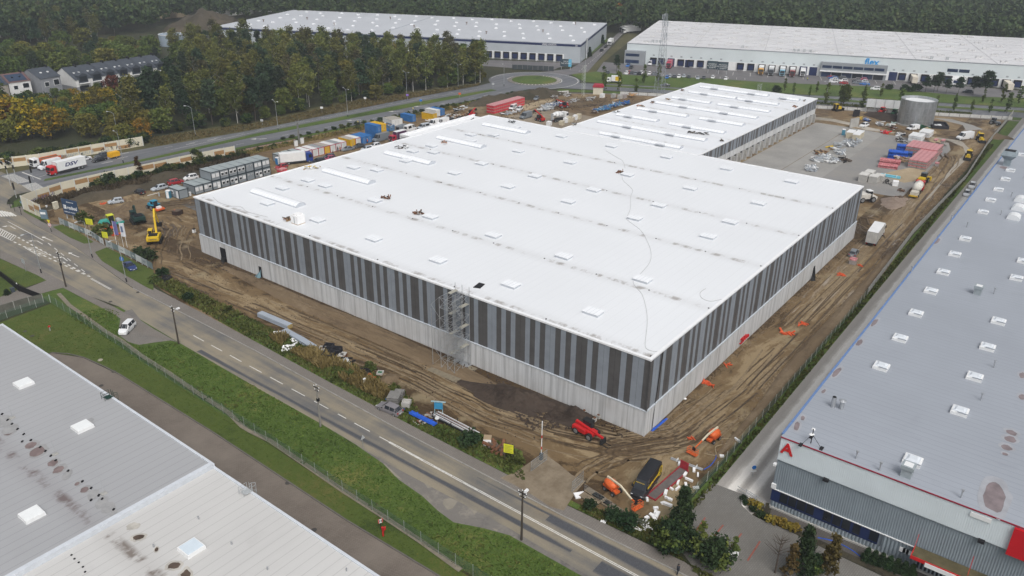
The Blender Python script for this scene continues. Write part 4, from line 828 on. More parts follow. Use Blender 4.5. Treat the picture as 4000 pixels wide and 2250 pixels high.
blotch(lr,soft,ZL+.008,stl2);blotch(lr,pts,ZL+.016,stl)
pts=[];soft=[]
for x,y,rx,ry in((1395,1060,.45,.6),(1575,1185,.35,.2),(1755,1345,.55,.7),(1870,1440,.8,.5),(1340,950,.4,.5)):
 p=C(0,3,x,y,ZL2);pts.append((p.x,p.y,rx,ry,.9))if x!=1340 else None;soft.append((p.x,p.y,rx*1.6,ry*1.5,.9))
blotch(lr2,soft,ZL2+.008,M('pale_ponding',(.42,.4,.36),.2,1));blotch(lr2,pts,ZL2+.016,M('dark_moss',(.085,.06,.045),.4,1))
for q in((0,3,1998,880),(0,3,2332,1135),(0,3,1548,1160),(1,3,118,1390),(1,3,912,1400)):
 p=C(*q,ZL2);pm=MB();pm.cyl((0,0,0),(0,0,.45),.09,.09,7);pm.build('roof_vent',STEEL,lr2,loc=(p.x,p.y,ZL2))
db=MB();db.cyl((0,0,0),(0,0,.06),.13,.13,7);db_me=db.mesh('cable_foot',DARK)
for q in((720,1240),(750,1278),(793,1315),(835,1360),(857,1410)):p=C(0,3,*q,ZL2);inst('cable_foot',db_me,lr2,(p.x,p.y,ZL2))
def cage_ladder(par,q,z,mat):
 p=C(*q,z);mb=MB();y=p.y;x=LE
 for dy in(-.3,.3):mb.bar((x+.12,y+dy,0),(x+.12,y+dy,z+1.1),.05)
 for k in range(14):mb.bar((x+.12,y-.3,.6+k*.55),(x+.12,y+.3,.6+k*.55),.035)
 for k in range(6):
  zz=2.5+k*1.15;ring=[(x+.12,y-.35,zz),(x+.5,y-.4,zz),(x+.85,y,zz),(x+.5,y+.4,zz),(x+.12,y+.35,zz)];mb.tube(ring,.03,4)
 for dx,dy in((.5,-.4),(.85,0),(.5,.4)):mb.bar((x+dx,y+dy,2.5),(x+dx,y+dy,8.3),.03)
 for xx,yy in((x-1.3,y-.5),(x-1.3,y+.5),(x-.1,y-.5),(x-.1,y+.5)):mb.bar((xx,yy,z),(xx,yy,z+1.1),.045)
 for zz in(z+.55,z+1.1):
  for s in(-.5,.5):mb.bar((x-1.3,y+s,zz),(x-.1,y+s,zz),.04)
  mb.bar((x-1.3,y-.5,zz),(x-1.3,y+.5,zz),.04)
 mb.box(x-1.0,x-.1,y-.5,y+.5,z+.16,z+.24);mb.build('cage_ladder',mat,par)
cage_ladder(Lh,(0,2,1130,1090),ZL,M('dark_green_steel',(.01,.04,.03),.1));cage_ladder(L2,(0,3,2520,590),ZL2,STEELP)
# ------------------------------------------------------------------ vegetation
def leafmat(name,c1,c2,c3=None,hv=.25):
 if name in MATS:return MATS[name]
 t=NT(name);oi=t.n('ObjectInfo');geo=t.n('NewGeometry')
 f=t.math('ADD',t.math('MULTIPLY',t.noise(.55,3,.6),.6),t.math('MULTIPLY',t.noise(.11,2,.6),.4));col=t.ramp(f,[(.33,c1),(.52,c2),(.7,c3 or tuple(k*1.35 for k in c2))])
 hs=t.n('HueSaturation');t.l(col,hs.inputs['Color']);r=oi.outputs['Random']
 t.l(t.math('ADD',t.math('MULTIPLY',r,.05),.475),hs.inputs['Hue']);t.l(t.math('ADD',t.math('MULTIPLY',t.math('FRACT',t.math('MULTIPLY',r,7.3)),hv*2),1-hv),hs.inputs['Value'])
 t.b.inputs['Specular IOR Level'].default_value=.15;return t.done(hs.outputs[0],.75)
BIRCHL=leafmat('birch_leaves',(.06,.072,.018),(.115,.125,.032),(.19,.18,.05))
PINEL=leafmat('pine_needles',(.016,.032,.018),(.034,.056,.028),(.06,.08,.036),.3)
BROADL=leafmat('green_leaves',(.042,.066,.016),(.084,.115,.026),(.15,.165,.038))
OLIVEL=leafmat('olive_leaves',(.06,.064,.015),(.125,.12,.025),(.22,.185,.035))
YELLOWL=leafmat('golden_leaves',(.09,.075,.012),(.32,.21,.018),(.46,.27,.02),.12)
ORANGEL=leafmat('orange_leaves',(.2,.07,.012),(.4,.15,.015),(.5,.22,.02),.1)
REDL=leafmat('dark_red_leaves',(.05,.016,.012),(.11,.028,.018),(.16,.05,.025),.1)
GREYL=leafmat('thin_grey_leaves',(.04,.044,.02),(.075,.072,.032),(.115,.1,.045))
FORESTL=leafmat('forest_leaves',(.026,.046,.018),(.064,.088,.03),(.13,.13,.045))
WEEDL=leafmat('weed_leaves',(.03,.045,.014),(.07,.085,.022),(.12,.11,.04))
REEDL=leafmat('dry_weed_stalks',(.09,.06,.025),(.17,.12,.05),(.24,.17,.08))
DARKSHRUB=leafmat('dark_shrub_leaves',(.012,.026,.012),(.026,.048,.018),(.05,.07,.024))
BARKB=M('birch_bark',(.42,.41,.38),.4,3,.8,stretch=(1,1,3));BARK=M('dark_bark',(.075,.06,.048),.3,3,.9)
def quads(P,size,rs,flat=0.0):
 n=len(P);a=rs.normal(size=(n,3));a[:,2]*=(1-flat);a/=np.linalg.norm(a,axis=1)[:,None]+1e-9
 b=np.cross(a,rs.normal(size=(n,3)));b/=np.linalg.norm(b,axis=1)[:,None]+1e-9
 s=(size*rs.uniform(.6,1.3,n))[:,None]
 return np.stack([P-a*s-b*s*.55,P+a*s*.2-b*s*.8,P+a*s+b*s*.3,P-a*s*.3+b*s*.75],1)
def quad_mesh(name,Q,mats,mi=None):
 n=len(Q);me=bpy.data.meshes.new(name);me.vertices.add(4*n);me.loops.add(4*n);me.polygons.add(n)
 me.vertices.foreach_set('co',Q.reshape(-1).astype('f4'));me.loops.foreach_set('vertex_index',np.arange(4*n,dtype='i4'))
 me.polygons.foreach_set('loop_start',np.arange(0,4*n,4,dtype='i4'));me.polygons.foreach_set('loop_total',np.full(n,4,'i4'))
 for m in(mats if isinstance(mats,list)else[mats]):me.materials.append(m)
 if mi is not None:me.polygons.foreach_set('material_index',mi.astype('i4'))
 me.update(calc_edges=True);return me
def crown_pts(rs,kind,h,w,nclump,nleaf):
 """clumps of leaves through the crown's volume"""
 P=[]
 for i in range(nclump):
  u=rs.uniform(0,1);th=rs.uniform(0,2*math.pi)
  if kind=='cone':z=.08+.9*u;R=w*(1-z)*rs.uniform(.55,1.0)+.05*w;sp=.16*w+.02*h
  elif kind=='column':z=.1+.88*u;R=w*math.sin(math.pi*(.12+.86*u))**.6*rs.uniform(.3,.9);sp=.3*w
  elif kind=='birch':z=.34+.64*u;R=w*math.sin(math.pi*min(1,.1+.86*u))**.7*rs.uniform(.2,1.0);sp=.3*w
  elif kind=='pine':z=.42+.56*u;R=w*(1.05-.75*u)*rs.uniform(.2,1.0);sp=.27*w
  elif kind=='shrub':z=rs.uniform(.15,.85);R=w*math.sqrt(max(0,1-z*z))*rs.uniform(.3,.95);sp=.24*w
  else:z=.2+.72*u;R=w*math.sin(math.pi*(.16+.74*u))**.55*rs.uniform(.35,1.0);sp=.26*w
  c=np.array([R*math.cos(th),R*math.sin(th),z*h]);k=int(nleaf*rs.uniform(.5,1.4))
  P.append(c+rs.normal(size=(k,3))*sp*np.array([1,1,.62 if kind!='birch' else .9])*.6)
 P=np.concatenate(P);P[:,2]=np.clip(P[:,2],.15,None);return P
def trunk_mb(h,r,lean=0.0,n=6,limbs=0,seed=0):
 mb=MB();q=random.Random(seed);a=q.uniform(0,6.28);pts=[(0,0,-.4)]
 for i in range(1,5):t=i/4;pts.append((lean*h*t*t*math.cos(a),lean*h*t*t*math.sin(a),h*t))
 for i,(p,s)in enumerate(zip(pts[:-1],pts[1:])):mb.cyl(p,s,r*(1-.22*i),r*(1-.22*(i+1)),n)
 for k in range(limbs):
  t=q.uniform(.45,.9);th=q.uniform(0,6.28);L=h*.22*(1.2-t)*2;b=Vector((lean*h*t*t*math.cos(a),lean*h*t*t*math.sin(a),h*t));mb.cyl(b,b+Vector((math.cos(th)*L,math.sin(th)*L,L*.8)),r*.35,r*.1,4)
 return mb
VARS={}
def tree_kind(key,crown,h,w,nclump,nleaf,leaf,lm,bark,tr,th=.8,lean=.0,limbs=4,nv=3,seed=1,lm2=None):
 out=[]
 for v in range(nv):
  rs=np.random.RandomState(seed*31+v);P=crown_pts(rs,crown,h,w,nclump,nleaf);Q=quads(P,leaf,rs,.3)
  mi=None
  if lm2:mi=(np.array([mnoise.noise(Vector(p*.35+v))for p in P])>.12)
  out.append((quad_mesh('crown',Q,[lm]+([lm2]if lm2 else[]),mi),trunk_mb(h*th,tr,lean,6,limbs,v).mesh('trunk',bark)))
 VARS[key]=out
tree_kind('birch','birch',20,4.0,64,24,.4,BIRCHL,BARKB,.17,.93,.02,6,4,1)
tree_kind('thinbirch','birch',20,3.4,46,20,.4,GREYL,BARKB,.15,.95,.03,7,3,2)
tree_kind('pine','pine',18,3.9,64,24,.48,PINEL,BARK,.2,.9,.01,5,4,3)
tree_kind('broad','round',12,4.8,84,28,.44,BROADL,BARK,.25,.7,.02,4,4,4)
tree_kind('olive','round',11,4.5,80,26,.44,OLIVEL,BARK,.22,.7,.02,4,3,5)
tree_kind('golden','round',13,5.4,90,22,.42,YELLOWL,BARK,.3,.7,.0,4,2,6,OLIVEL)
tree_kind('orange','round',14,4.0,50,18,.5,ORANGEL,BARK,.25,.7,.0,4,1,7)
tree_kind('red','round',9,3.6,44,18,.45,REDL,BARK,.2,.7,.0,4,1,8)
tree_kind('poplar','column',8,1.25,40,14,.3,BROADL,BARK,.1,.9,.0,2,3,9)
tree_kind('spruce','cone',9,2.5,150,22,.24,DARKSHRUB,BARK,.15,.9,.0,3,2,10)
tree_kind('shrub','shrub',3,2.2,42,16,.25,DARKSHRUB,BARK,.06,.5,.0,2,3,11)
tree_kind('weedshrub','shrub',2.2,1.6,30,14,.22,WEEDL,BARK,.05,.5,.0,2,3,12)
tree_kind('bush','round',5.5,3.0,90,26,.26,DARKSHRUB,BARK,.12,.6,.0,3,2,13,BROADL)
tree_kind('rusty','cone',7,1.5,60,20,.24,leafmat('rusty_leaves',(.045,.032,.012),(.08,.055,.02),(.11,.075,.026)),BARK,.12,.9,0,3,1,14)
tree_kind('yellowshrub','shrub',1.3,1.1,26,14,.16,leafmat('yellow_leaves',(.09,.08,.018),(.25,.2,.03),(.34,.28,.05),.1),BARK,.04,.5,0,1,2,15)
def tree(key,p,h,label,group,name='tree',cat='tree',wsc=1.0,v=None,rz=None):
 crown,trunk=VARS[key][rng.randrange(len(VARS[key]))if v is None else v%len(VARS[key])]
 base={'birch':20,'thinbirch':20,'pine':18,'broad':12,'olive':11,'golden':13,'orange':14,'red':9,'poplar':8,'spruce':9,'shrub':3,'weedshrub':2.2,'bush':5.5,'rusty':7,'yellowshrub':1.3}[key]
 s=h/base;t=thing(name,label,cat,(p[0],p[1],p[2]if len(p)>2 else 0),rng.uniform(0,6.28)if rz is None else rz,group)
 inst('crown',crown,t,sc=(s*wsc,s*wsc,s));inst('trunk',trunk,t,sc=(s,s,s));return t
def inside(poly,x,y):
 c=False;j=len(poly)-1
 for i in range(len(poly)):
  if(poly[i][1]>y)!=(poly[j][1]>y)and x<(poly[j][0]-poly[i][0])*(y-poly[i][1])/(poly[j][1]-poly[i][1])+poly[i][0]:c=not c
  j=i
 return c
def scatter(poly,d,seed,n=4000,taken=None):
 q=random.Random(seed);xs=[p[0]for p in poly];ys=[p[1]for p in poly];out=list(taken or[]);k0=len(out)
 for _ in range(n):
  x,y=q.uniform(min(xs),max(xs)),q.uniform(min(ys),max(ys))
  if inside(poly,x,y)and all((x-a)**2+(y-b)**2>d*d for a,b in out):out.append((x,y))
 return out[k0:]
 # the wood between the dual carriageway and the blue banded warehouse
WOODAREA=[(48,232),(86,219.5),(140,220.5),(176,213.5),(206,205),(220,213),(232,236),(202,306),(181,358),(150,385),(132,336),(118,312),(104,296),(80,274),(54,252)]
g_b,g_p,g_o='birches in the wood beside the dual carriageway','pines in the wood beside the dual carriageway','broadleaf trees in the wood beside the dual carriageway'
for x,y in scatter(WOODAREA,6.5,3,6000):
 r=rng.random();right=x>120
 front=min(abs(y-(219.5 if x<150 else 219.5-(x-150)*.25)),99)<9
 if r<(.5 if right else .2):tree('birch' if rng.random()<.65 else 'thinbirch',(x,y),rng.uniform(15,20.5),'tall thin birch with pale trunk in the wood beside the dual carriageway',g_b,'birch_tree')
 elif r<(.78 if right else .7):tree('pine',(x,y),rng.uniform(13,18),'dark pine standing in the wood beside the dual carriageway',g_p,'pine_tree')
 else:tree('broad' if rng.random()<.6 else 'olive',(x,y),rng.uniform(9,14),'leafy green tree in the wood beside the dual carriageway',g_o,'broadleaf_tree')
for(x,y,h)in((205,203.5,20),(202,204,19),(196,206.5,17),(175,211,20),(168,212.3,18),(187,208.5,20),(150,218,17),(137,219,16)):
 tree('birch',(x,y),h,'white trunked birch at the edge of the wood by the road','white birches at the edge of the wood','birch_tree')
tree('pine',C(1,0,2200,800),19,'dark pine standing last at the roundabout end of the wood',None,'pine_tree')
for q in((1090,940),(1210,1010),(1330,940),(1420,930),(1900,870),(2000,850),(2260,820)):
 tree('olive',C(1,0,*q),rng.uniform(4,8),'low yellow green bush at the edge of the wood','bushes along the edge of the wood','bush','bush')
for x,y in scatter([(44,231),(86,217.5),(140,218.5),(176,211),(206,203.4),(206,206),(176,214),(140,221.5),(86,221),(48,236)],5.5,31,900):
 tree('bush' if rng.random()<.6 else 'broad',(x,y),rng.uniform(3.5,7),'low dark bush at the foot of the wood beside the dual carriageway','undergrowth bushes at the foot of the wood','bush','bush')
 # trees behind the far noise barrier and round the houses
gl='green trees behind the far noise barrier'
ROW=[(-12,236),(3,230),(46,222),(54,234),(56,262),(74,300),(60,306),(34,302),(8,290),(-20,262)]
tk=scatter(ROW,6.4,5,1500)
GOLD=[C(0,0,110,1330),C(0,0,330,1390),C(0,0,520,1400),C(0,0,640,1330)]
for x,y in tk:
 if any((x-g_.x)**2+(y-g_.y)**2<45 for g_ in GOLD)or(x<34 and y<249):continue
 k=rng.choice(['broad','broad','olive','olive','bush','golden']);tree(k,(x,y),rng.uniform(5.5,9.5),'green leafy tree behind the far noise barrier',gl,'broadleaf_tree')
for i,g_ in enumerate(GOLD):tree('golden',g_,(13.5,14.5,12,9)[i],('golden maple with orange top, leftmost of the yellow trees','tallest golden maple behind the far noise barrier','golden yellow maple behind the noise barrier, right of the tallest one','smaller yellow green maple at the edge of the golden group')[i],'golden maples behind the far noise barrier','maple_tree')
tree('red',C(0,0,200,1330),11,'dark red maple among the golden trees',None,'maple_tree')
tree('olive',C(0,0,1190,1310),9,'bright yellow green tree in front of the dark trees',None,'broadleaf_tree')
tree('red',C(0,0,1260,640),9,'dark red tree behind the terraced houses',None,'red_tree')
tree('red',C(0,0,1470,625),7,'red bush at the end of the terrace',None,'red_tree')
tree('red',C(0,0,1150,960),9,'purple brown tree in front of the terrace',None,'purple_tree')
for i in range(30):
 x=-12+i*1.95;tree('bush' if i%3 else 'weedshrub',(x,231.5-(x+12)*.2+rng.uniform(0,3)),rng.uniform(2.4,4.6),'leafy bush close behind the far noise barrier','bushes close behind the far noise barrier','bush','bush')
HOUSEGAP=[(38,320),(110,318),(124,334),(120,352),(70,362),(40,350)]
LEFTW=[(-30,320),(36,318),(40,352),(74,366),(112,356),(130,352),(150,395),(140,440),(80,450),(0,450),(-40,400)]
for x,y in scatter(LEFTW,9.5,8,1500):
 k=rng.choice(['broad','broad','olive','pine']);tree(k,(x,y),rng.uniform(8,13),'bushy green tree behind the houses at the far left','trees behind the houses','broadleaf_tree' if k!='pine' else 'pine_tree')
FARW=[(-20,455),(80,456),(150,448),(172,470),(190,520),(150,580),(40,580),(-10,540)]
for x,y in scatter(FARW,10.5,9,1500):
 k=rng.choice(['thinbirch','birch','pine','pine']);tree(k,(x,y),rng.uniform(14,19),'tall dark tree of the far wood behind the houses','tall trees of the far wood','pine_tree' if k=='pine' else 'birch_tree')
YG=scatter([C(0,0,920,470)[:2],C(0,0,1550,460)[:2],C(0,0,1600,560)[:2],C(0,0,1500,600)[:2],C(0,0,880,680)[:2]],6.5,10,800)
for x,y in YG:tree('olive',(x,y),rng.uniform(4,6.5),'yellow green scrub bush in the clearing behind the terrace','scrub in the clearing behind the terrace','bush','bush')
for q in((560,980),(300,1040),(980,960),(40,1050),(700,1030),(450,1050),(1330,900),(1480,860),(1620,900),(1560,760)):
 tree('shrub' if rng.random()<.4 else 'broad',C(0,0,*q),rng.uniform(3.5,6.5),'dark garden tree beside the houses','garden trees by the houses','garden_tree')
 # roadside saplings: pixel of foot, height
g_s='slim poplars along the dual road'
for i,(c_,x,y,h)in enumerate(((2,920,820,7.5),(2,932,905,8),(2,1078,915,9),(2,1245,930,6.5),(2,1328,838,9),(2,1470,850,10),(2,1065,780,6),(3,165,915,6),(3,252,950,5.5),(3,487,930,5),(3,415,970,5),(3,580,1040,9),(3,945,1100,9),(3,975,960,5),(3,1135,970,6),(3,1325,1075,8),(3,1685,1100,6),(3,1865,1115,7),(3,2045,1120,5),(3,2230,1135,6),(3,2350,1030,8),(3,2515,1045,8),(3,2160,1030,6),(3,2400,1140,9))):
 tree('poplar',C(c_,0,x,y),h,'slim dark poplar sapling along the dual road',g_s,'poplar_tree',wsc=.85 if i%3 else 1.05)
tree('pine',C(2,0,1050,722),8.5,'dark conifer by the car park entrance of the far warehouse',None,'conifer_tree')
tree('broad',C(3,0,755,1060),9,'single broad green tree beside the dual road',None,'broadleaf_tree',wsc=.75)
for i,(x,y,h)in enumerate(((1580,930,7.5),(1700,925,9),(1790,945,7),(1910,950,8),(2060,955,8.5),(2170,985,12),(1665,930,8))):
 tree('pine',C(3,0,x,y),h,'dark pine in the row in front of the truck docks','pines in front of the truck docks','pine_tree',wsc=1.5)
for x,y in((80,930),(1370,915),(1435,925),(1490,920),(1220,900)):tree('shrub',C(3,0,x,y),rng.uniform(2.5,4),'round dark shrub on the green belt','shrubs on the green belt','shrub','shrub')
for x,y in((780,570),(810,495),(835,450),(855,410),(910,440)):tree('spruce',C(2,0,x,y),5.5,'small dark spruce on the bank by the access road','spruces on the bank by the access road','spruce_tree')
tree('orange',C(2,0,1065,270),17,'bright orange tree at the edge of the far forest',None,'autumn_tree',wsc=.7)
tree('orange',C(0,0,2490,110),13,'orange brown tree in the far forest behind the dark soil heap',None,'autumn_tree')
# shrubs along the cycle path
for i in range(34):
 t=i/33;x=78+116*t;y=190.6-(x-70)*.125+rng.uniform(-.4,.4)
 tree('weedshrub' if i%3 else 'shrub',(x,y),rng.uniform(.9,1.6),'low shrub between carriageway and cycle path','hedge shrubs along the cycle path','shrub','shrub',wsc=1.3)
for q,h in(((600,560,730,350),5),((0,540,2330,650),6.5),((0,540,1790,765),3.8)):tree('bush' if h==5 else 'rusty' if h==6.5 else 'shrub',D(*q),h,{5:'bushy brown green tree growing against the long noise barrier',6.5:'cone shaped reddish green tree in front of the noise barrier',3.8:'dark shrub at the foot of the noise barrier near the graffiti'}[h],None,'shrub' if h<4 else 'small_tree','shrub' if h<4 else 'tree',wsc=.75 if h==5 else 1)
for i in range(30):
 t=i/29;p=Vector((54,181.5,0)).lerp(Vector((7,185.2,0)),t);tree('shrub' if i%2 else 'weedshrub',(p.x,p.y+rng.uniform(-1.6,.3),1.0),rng.uniform(1.3,2.4),'dark bramble bush along the long noise barrier','bramble bushes along the noise barrier','bush','bush')
for i in range(20):
 x=58+i*5.2;tree('weedshrub',(x,184.3-(x-58)*.075+rng.uniform(-.8,.8),0),rng.uniform(.9,1.7),'weedy bush behind the site containers','weedy bushes behind the containers','bush','bush',wsc=1.4)
for c_,r_,x,y,h,k in((0,1,850,800,3.2,'weedshrub'),(0,1,1030,930,3.4,'weedshrub'),(0,1,730,690,2.2,'weedshrub'),(0,1,1390,1120,2.2,'shrub'),(0,1,1490,1170,3,'shrub'),(0,1,1640,1330,2.2,'shrub'),(0,1,1560,1400,2.0,'weedshrub'),(1,3,2150,130,2.6,'shrub'),(2,3,780,770,1.5,'shrub'),(2,3,1010,890,2.0,'shrub'),(2,3,1150,960,2.4,'shrub'),(2,3,60,330,1.6,'weedshrub'),(0,2,2300,250,1.8,'weedshrub'),(0,2,1900,120,1.8,'shrub'),(0,2,2080,160,1.9,'weedshrub'),(1,2,1150,830,1.8,'weedshrub'),(1,2,930,900,1.6,'weedshrub')):
 tree(k,C(c_,r_,x,y),h,{(0,1):'leafy bush behind the printed site fence',(1,3):'round dark bush beside the rubble and torn box at the verge',(2,3):'bush on the fence line of the building site',(0,2):'weedy bush on the verge above the road',(1,2):'weedy bush on the verge by the manhole rings'}[(c_,r_)],None if(c_,r_)==(1,3)else{(0,1):'bushes behind the printed fence',(2,3):'bushes on the fence line',(0,2):'weedy bushes on the verge',(1,2):'weedy bushes by the manhole rings'}[(c_,r_)],'bush','bush')
 # lower right corner
tree('spruce',C(2,3,1700,950),6.6,'tall dark spruce at the corner of the paved car park',None,'spruce_tree',wsc=.95)
tree('bush',C(2,3,1580,1190),4.3,'large dense green bush left under the spruce',None,'bush','bush');tree('bush',C(2,3,2010,1340),4.2,'large round green bush beside the car park bays',None,'bush','bush',wsc=1.1)
tree('bush',C(2,3,1770,1200),3.2,'smaller bush between spruce and the round bush',None,'bush','bush')
tree('poplar',C(2,3,1905,1070),2.8,'thin sapling standing at the first red bay line',None,'sapling',wsc=1.4);tree('poplar',C(2,3,2230,1230),2.8,'thin leafy sapling by the white board',None,'sapling',wsc=1.4)
tree('spruce',C(3,3,330,1420),7.5,'dark green conifer in front of the navy windows',None,'conifer_tree',wsc=.8)
tree('rusty',C(3,3,600,1449),6.5,'rust coloured conifer beside the dark conifer',None,'conifer_tree',wsc=.95);tree('rusty',C(3,3,215,1449),5,'brownish conifer left of the dark conifer',None,'conifer_tree',wsc=1.0)
tree('bush',C(3,3,450,1400),2.6,'dark low bush between the two conifers',None,'bush','bush')
bt=thing('bare_tree','leafless brown tree in front of the navy windows','tree',C(3,3,70,1420));trunk_mb(6,.13,.0,6,26,5).build('trunk',BARK,bt)
for i in range(7):p=C(3,3,985+i*75,1290+i*28);tree('spruce',p,2.0,'small dense conifer of the hedge below the ribbed front','conifer hedge below the ribbed front','hedge_conifer','hedge',wsc=1.3)
for i,q in enumerate(((20,900),(85,920),(150,945),(215,975),(280,1000))):tree('yellowshrub',C(3,3,*q),1.1,'yellow leaved shrub in the row before the navy windows','yellow shrubs before the navy windows','shrub','shrub')
for i,q in enumerate(((2420,740),(2470,775))):tree('yellowshrub',C(2,3,*q),1.1,'yellow leaved shrub in the kerbed bed by the steps','yellow shrubs in the kerbed bed','shrub','shrub')
for i,q in enumerate(((2330,690),(2360,730),(2420,800),(2500,850),(2560,880))):tree('shrub',C(2,3,*q),.9,'low green shrub edging the kerbed bed','low shrubs in the kerbed bed','shrub','shrub')
tree('spruce',D(0,860,120,1240),1.3,'low dark juniper beside the black gate',None,'shrub','shrub',wsc=2.2)
# ------------------------------------------------------------------ far forest: one mass nobody could count
def frustum(x,y,z=8.0):
 d=CR.transposed()@(Vector((x,y,z))-Vector(CAM));
 if d.z>-1:return None
 return 2000+CF*d.x/-d.z,1125-CF*d.y/-d.z,-d.z
rs=np.random.RandomState(11);fv=[]
for v in range(6):
 P=crown_pts(rs,'round' if v%2 else 'birch',17,4.3,26,6);P=P[P[:,2]>5];fv.append(quads(P,1.05,rs,.3))
uloc=U.matrix_basis.copy();U_i=(Matrix.Translation(U.location)@Matrix.Rotation(U.rotation_euler.z,4,'Z')).inverted();F_i=(Matrix.Translation(F.location)@Matrix.Rotation(F.rotation_euler.z,4,'Z')).inverted()
parts=[];q=random.Random(5)
gx=-150.0
while gx<1000:
 gy=-250.0
 while gy<1000:
  x,y=gx+q.uniform(-3.5,3.5),gy+q.uniform(-3.5,3.5);gy+=8.2
  f=frustum(x,y)
  if not f or not(-250<f[0]<4250 and-330<f[1]<700)or f[2]>800:continue
  u=U_i@Vector((x,y,0));k=F_i@Vector((x,y,0));ok=False
  if k.y>116 and k.x>-24:ok=True
  elif u.y<-106 and(k.y>116 or k.x<-52)and u.x>-30:ok=True
  elif k.x<-50 and u.y<-100 and k.y>60:ok=True
  if u.x>236 and y>480 and x>60:ok=True
  if y>585 and x<260:ok=True
  if k.x<-24 and k.x>-46 and k.y>160:ok=True
  if 220<u.x<300 and-110<u.y<-70 and x>225:ok=ok and u.x>245
  if(x-236)**2+(y-478)**2<1100:ok=False
  if not ok:continue
  Q=fv[q.randrange(6)];s=q.uniform(.75,1.2);a=q.uniform(0,6.28);ca,sa=math.cos(a)*s,math.sin(a)*s
  T=np.array([[ca,sa,0],[-sa,ca,0],[0,0,s]]);parts.append((Q@T+np.array([x,y,0])))
 gx+=8.2
Q=np.concatenate(parts);fo=bpy.data.objects.new('forest',quad_mesh('forest',Q,FORESTL));COL.objects.link(fo);tag(fo,'wide mixed autumn forest filling the distance behind the far warehouses',None,None,'stuff')
print('forest trees',len(parts),'quads',len(Q))
# ------------------------------------------------------------------ grass and weeds (stuff)
def tufts(name,poly,n,size,mat,label,z=.05,hgt=1.0,seed=1,thin=None,hole=[]):
 r=np.random.RandomState(seed);xs=[p[0]for p in poly];ys=[p[1]for p in poly];P=[]
 while len(P)<n:
  x,y=r.uniform(min(xs),max(xs)),r.uniform(min(ys),max(ys))
  if inside(poly,x,y)and not inside(hole,x,y)and(thin is None or mnoise.noise(Vector((x*.13,y*.13,seed)))>thin):P.append((x,y))
 P=np.array(P);n=len(P);a=r.uniform(0,6.28,n);w_=size*r.uniform(.5,1.3,n);h=hgt*r.uniform(.4,1.3,n);B=np.stack([P[:,0],P[:,1],np.full(n,z)],1)
 d=np.stack([np.cos(a),np.sin(a),np.zeros(n)],1)*w_[:,None];up=np.stack([r.normal(0,.35,n)*h,r.normal(0,.35,n)*h,h],1)
 Q=np.stack([B-d,B+d,B+d*.5+up,B-d*.4+up*.9],1)
 o=bpy.data.objects.new(name,quad_mesh(name,Q,mat));COL.objects.link(o);return tag(o,label,None,None,'stuff')
LAYBY=[(-29.7,102.3),(-27,104),(-28.3,97.6),(-28.7,83),(-31.2,87.2),(-33.6,88.6),(-34.2,91.3),(-33.9,95.5)]
MEADOW=[(-30.5,-30),(-30.8,-8),(-30.9,3),(-32,6.8),(-33.6,10.4),(-33.1,13.8),(-32.2,17.4),(-31.7,22.5),(-30.5,27),(-29.7,38),(-29.3,48),(-29,60),(-28.9,84),(-34,88),(-34.6,94),(-30,103),(-29,103.5),(-29.3,108),(-36,112),(-36.6,76),(-37.3,47),(-38.2,28),(-39.3,0),(-39.7,-30)]
tufts('grass',MEADOW,19000,.16,leafmat('tall_grass',(.04,.066,.014),(.075,.118,.022),(.16,.16,.045)),'tall uneven grass of the meadow strip',.04,.15,1)
tufts('grass',MEADOW,500,.26,WEEDL,'broad leaved weeds in the meadow',.05,.3,2,.1)
VERGE1=[(-20.5,8),(-20.6,28),(-20,50),(-19.2,70),(-18.6,84),(-14,83),(-14.2,70),(-13.5,48),(-13.6,40),(-15.8,34),(-18.8,30),(-15.8,21),(-15.4,13)]
tufts('weeds',VERGE1,6000,.2,WEEDL,'green weeds on the verge between footway and mud',.05,.42,4)
tufts('weeds',[(-18.6,31),(-18.4,50),(-17.6,66),(-16.5,72),(-14.2,70),(-14.5,56),(-15.2,44),(-17,36)],5200,.13,REEDL,'tall rusty dry weed stalks on the verge',.05,1.15,5,-.12)
tufts('weeds',[(-20.5,-12.5),(-20.7,-1.5),(-19.6,-1.2),(-18.6,-6),(-15.5,-12)],1500,.18,WEEDL,'rank weeds near the site entrance',.05,.32,6)
tufts('weeds',[(20,185.5),(54,183),(56,178),(40,176.5),(12,177.5),(-8,180),(-10,185)],4200,.26,leafmat('dead_weeds',(.035,.03,.018),(.06,.05,.028),(.09,.075,.04)),'dark dead weeds on the bank behind the noise barrier',.8,.8,7)
tufts('weeds',[(58,186),(110,181.8),(160,178.4),(190,174),(190,171),(158,175),(110,178),(58,182)],5000,.25,REEDL,'dry weeds behind the containers',.05,.8,8)
tufts('weeds',[(250,95),(260,70),(276,26),(284,4),(288,4),(279,28),(263,72),(253,96)],1800,.3,WEEDL,'weeds along the far site fence',.05,.7,9)
tufts('weeds',[(-11,-13.2),(120,-12.2),(236,-10.4),(236,-12),(120,-13.6),(-11,-14)],4200,.2,WEEDL,'green weeds along the concrete fence',.05,.4,10)
tufts('weeds',[(45,229),(86,217),(140,218),(200,203),(206,204),(200,199.8),(140,205),(86,209.4),(45,215.6)],5000,.28,leafmat('dry_grass_blades',(.06,.055,.02),(.11,.095,.035),(.15,.12,.05)),'yellowing grass along the wood',.05,.5,11)
tufts('weeds',[(-20.5,-60),(-21.8,-20),(-18.3,-12.9),(-13,-13.4),(-20.5,-14.5),(-21.3,-40)],1600,.2,WEEDL,'weeds under the bushes beside the car park',.05,.35,12)
tufts('weeds',[(-18.6,84),(-17.2,112),(-13.2,112),(-13.9,84)],2400,.2,WEEDL,'weeds on the verge toward the printed fence',.05,.5,13)
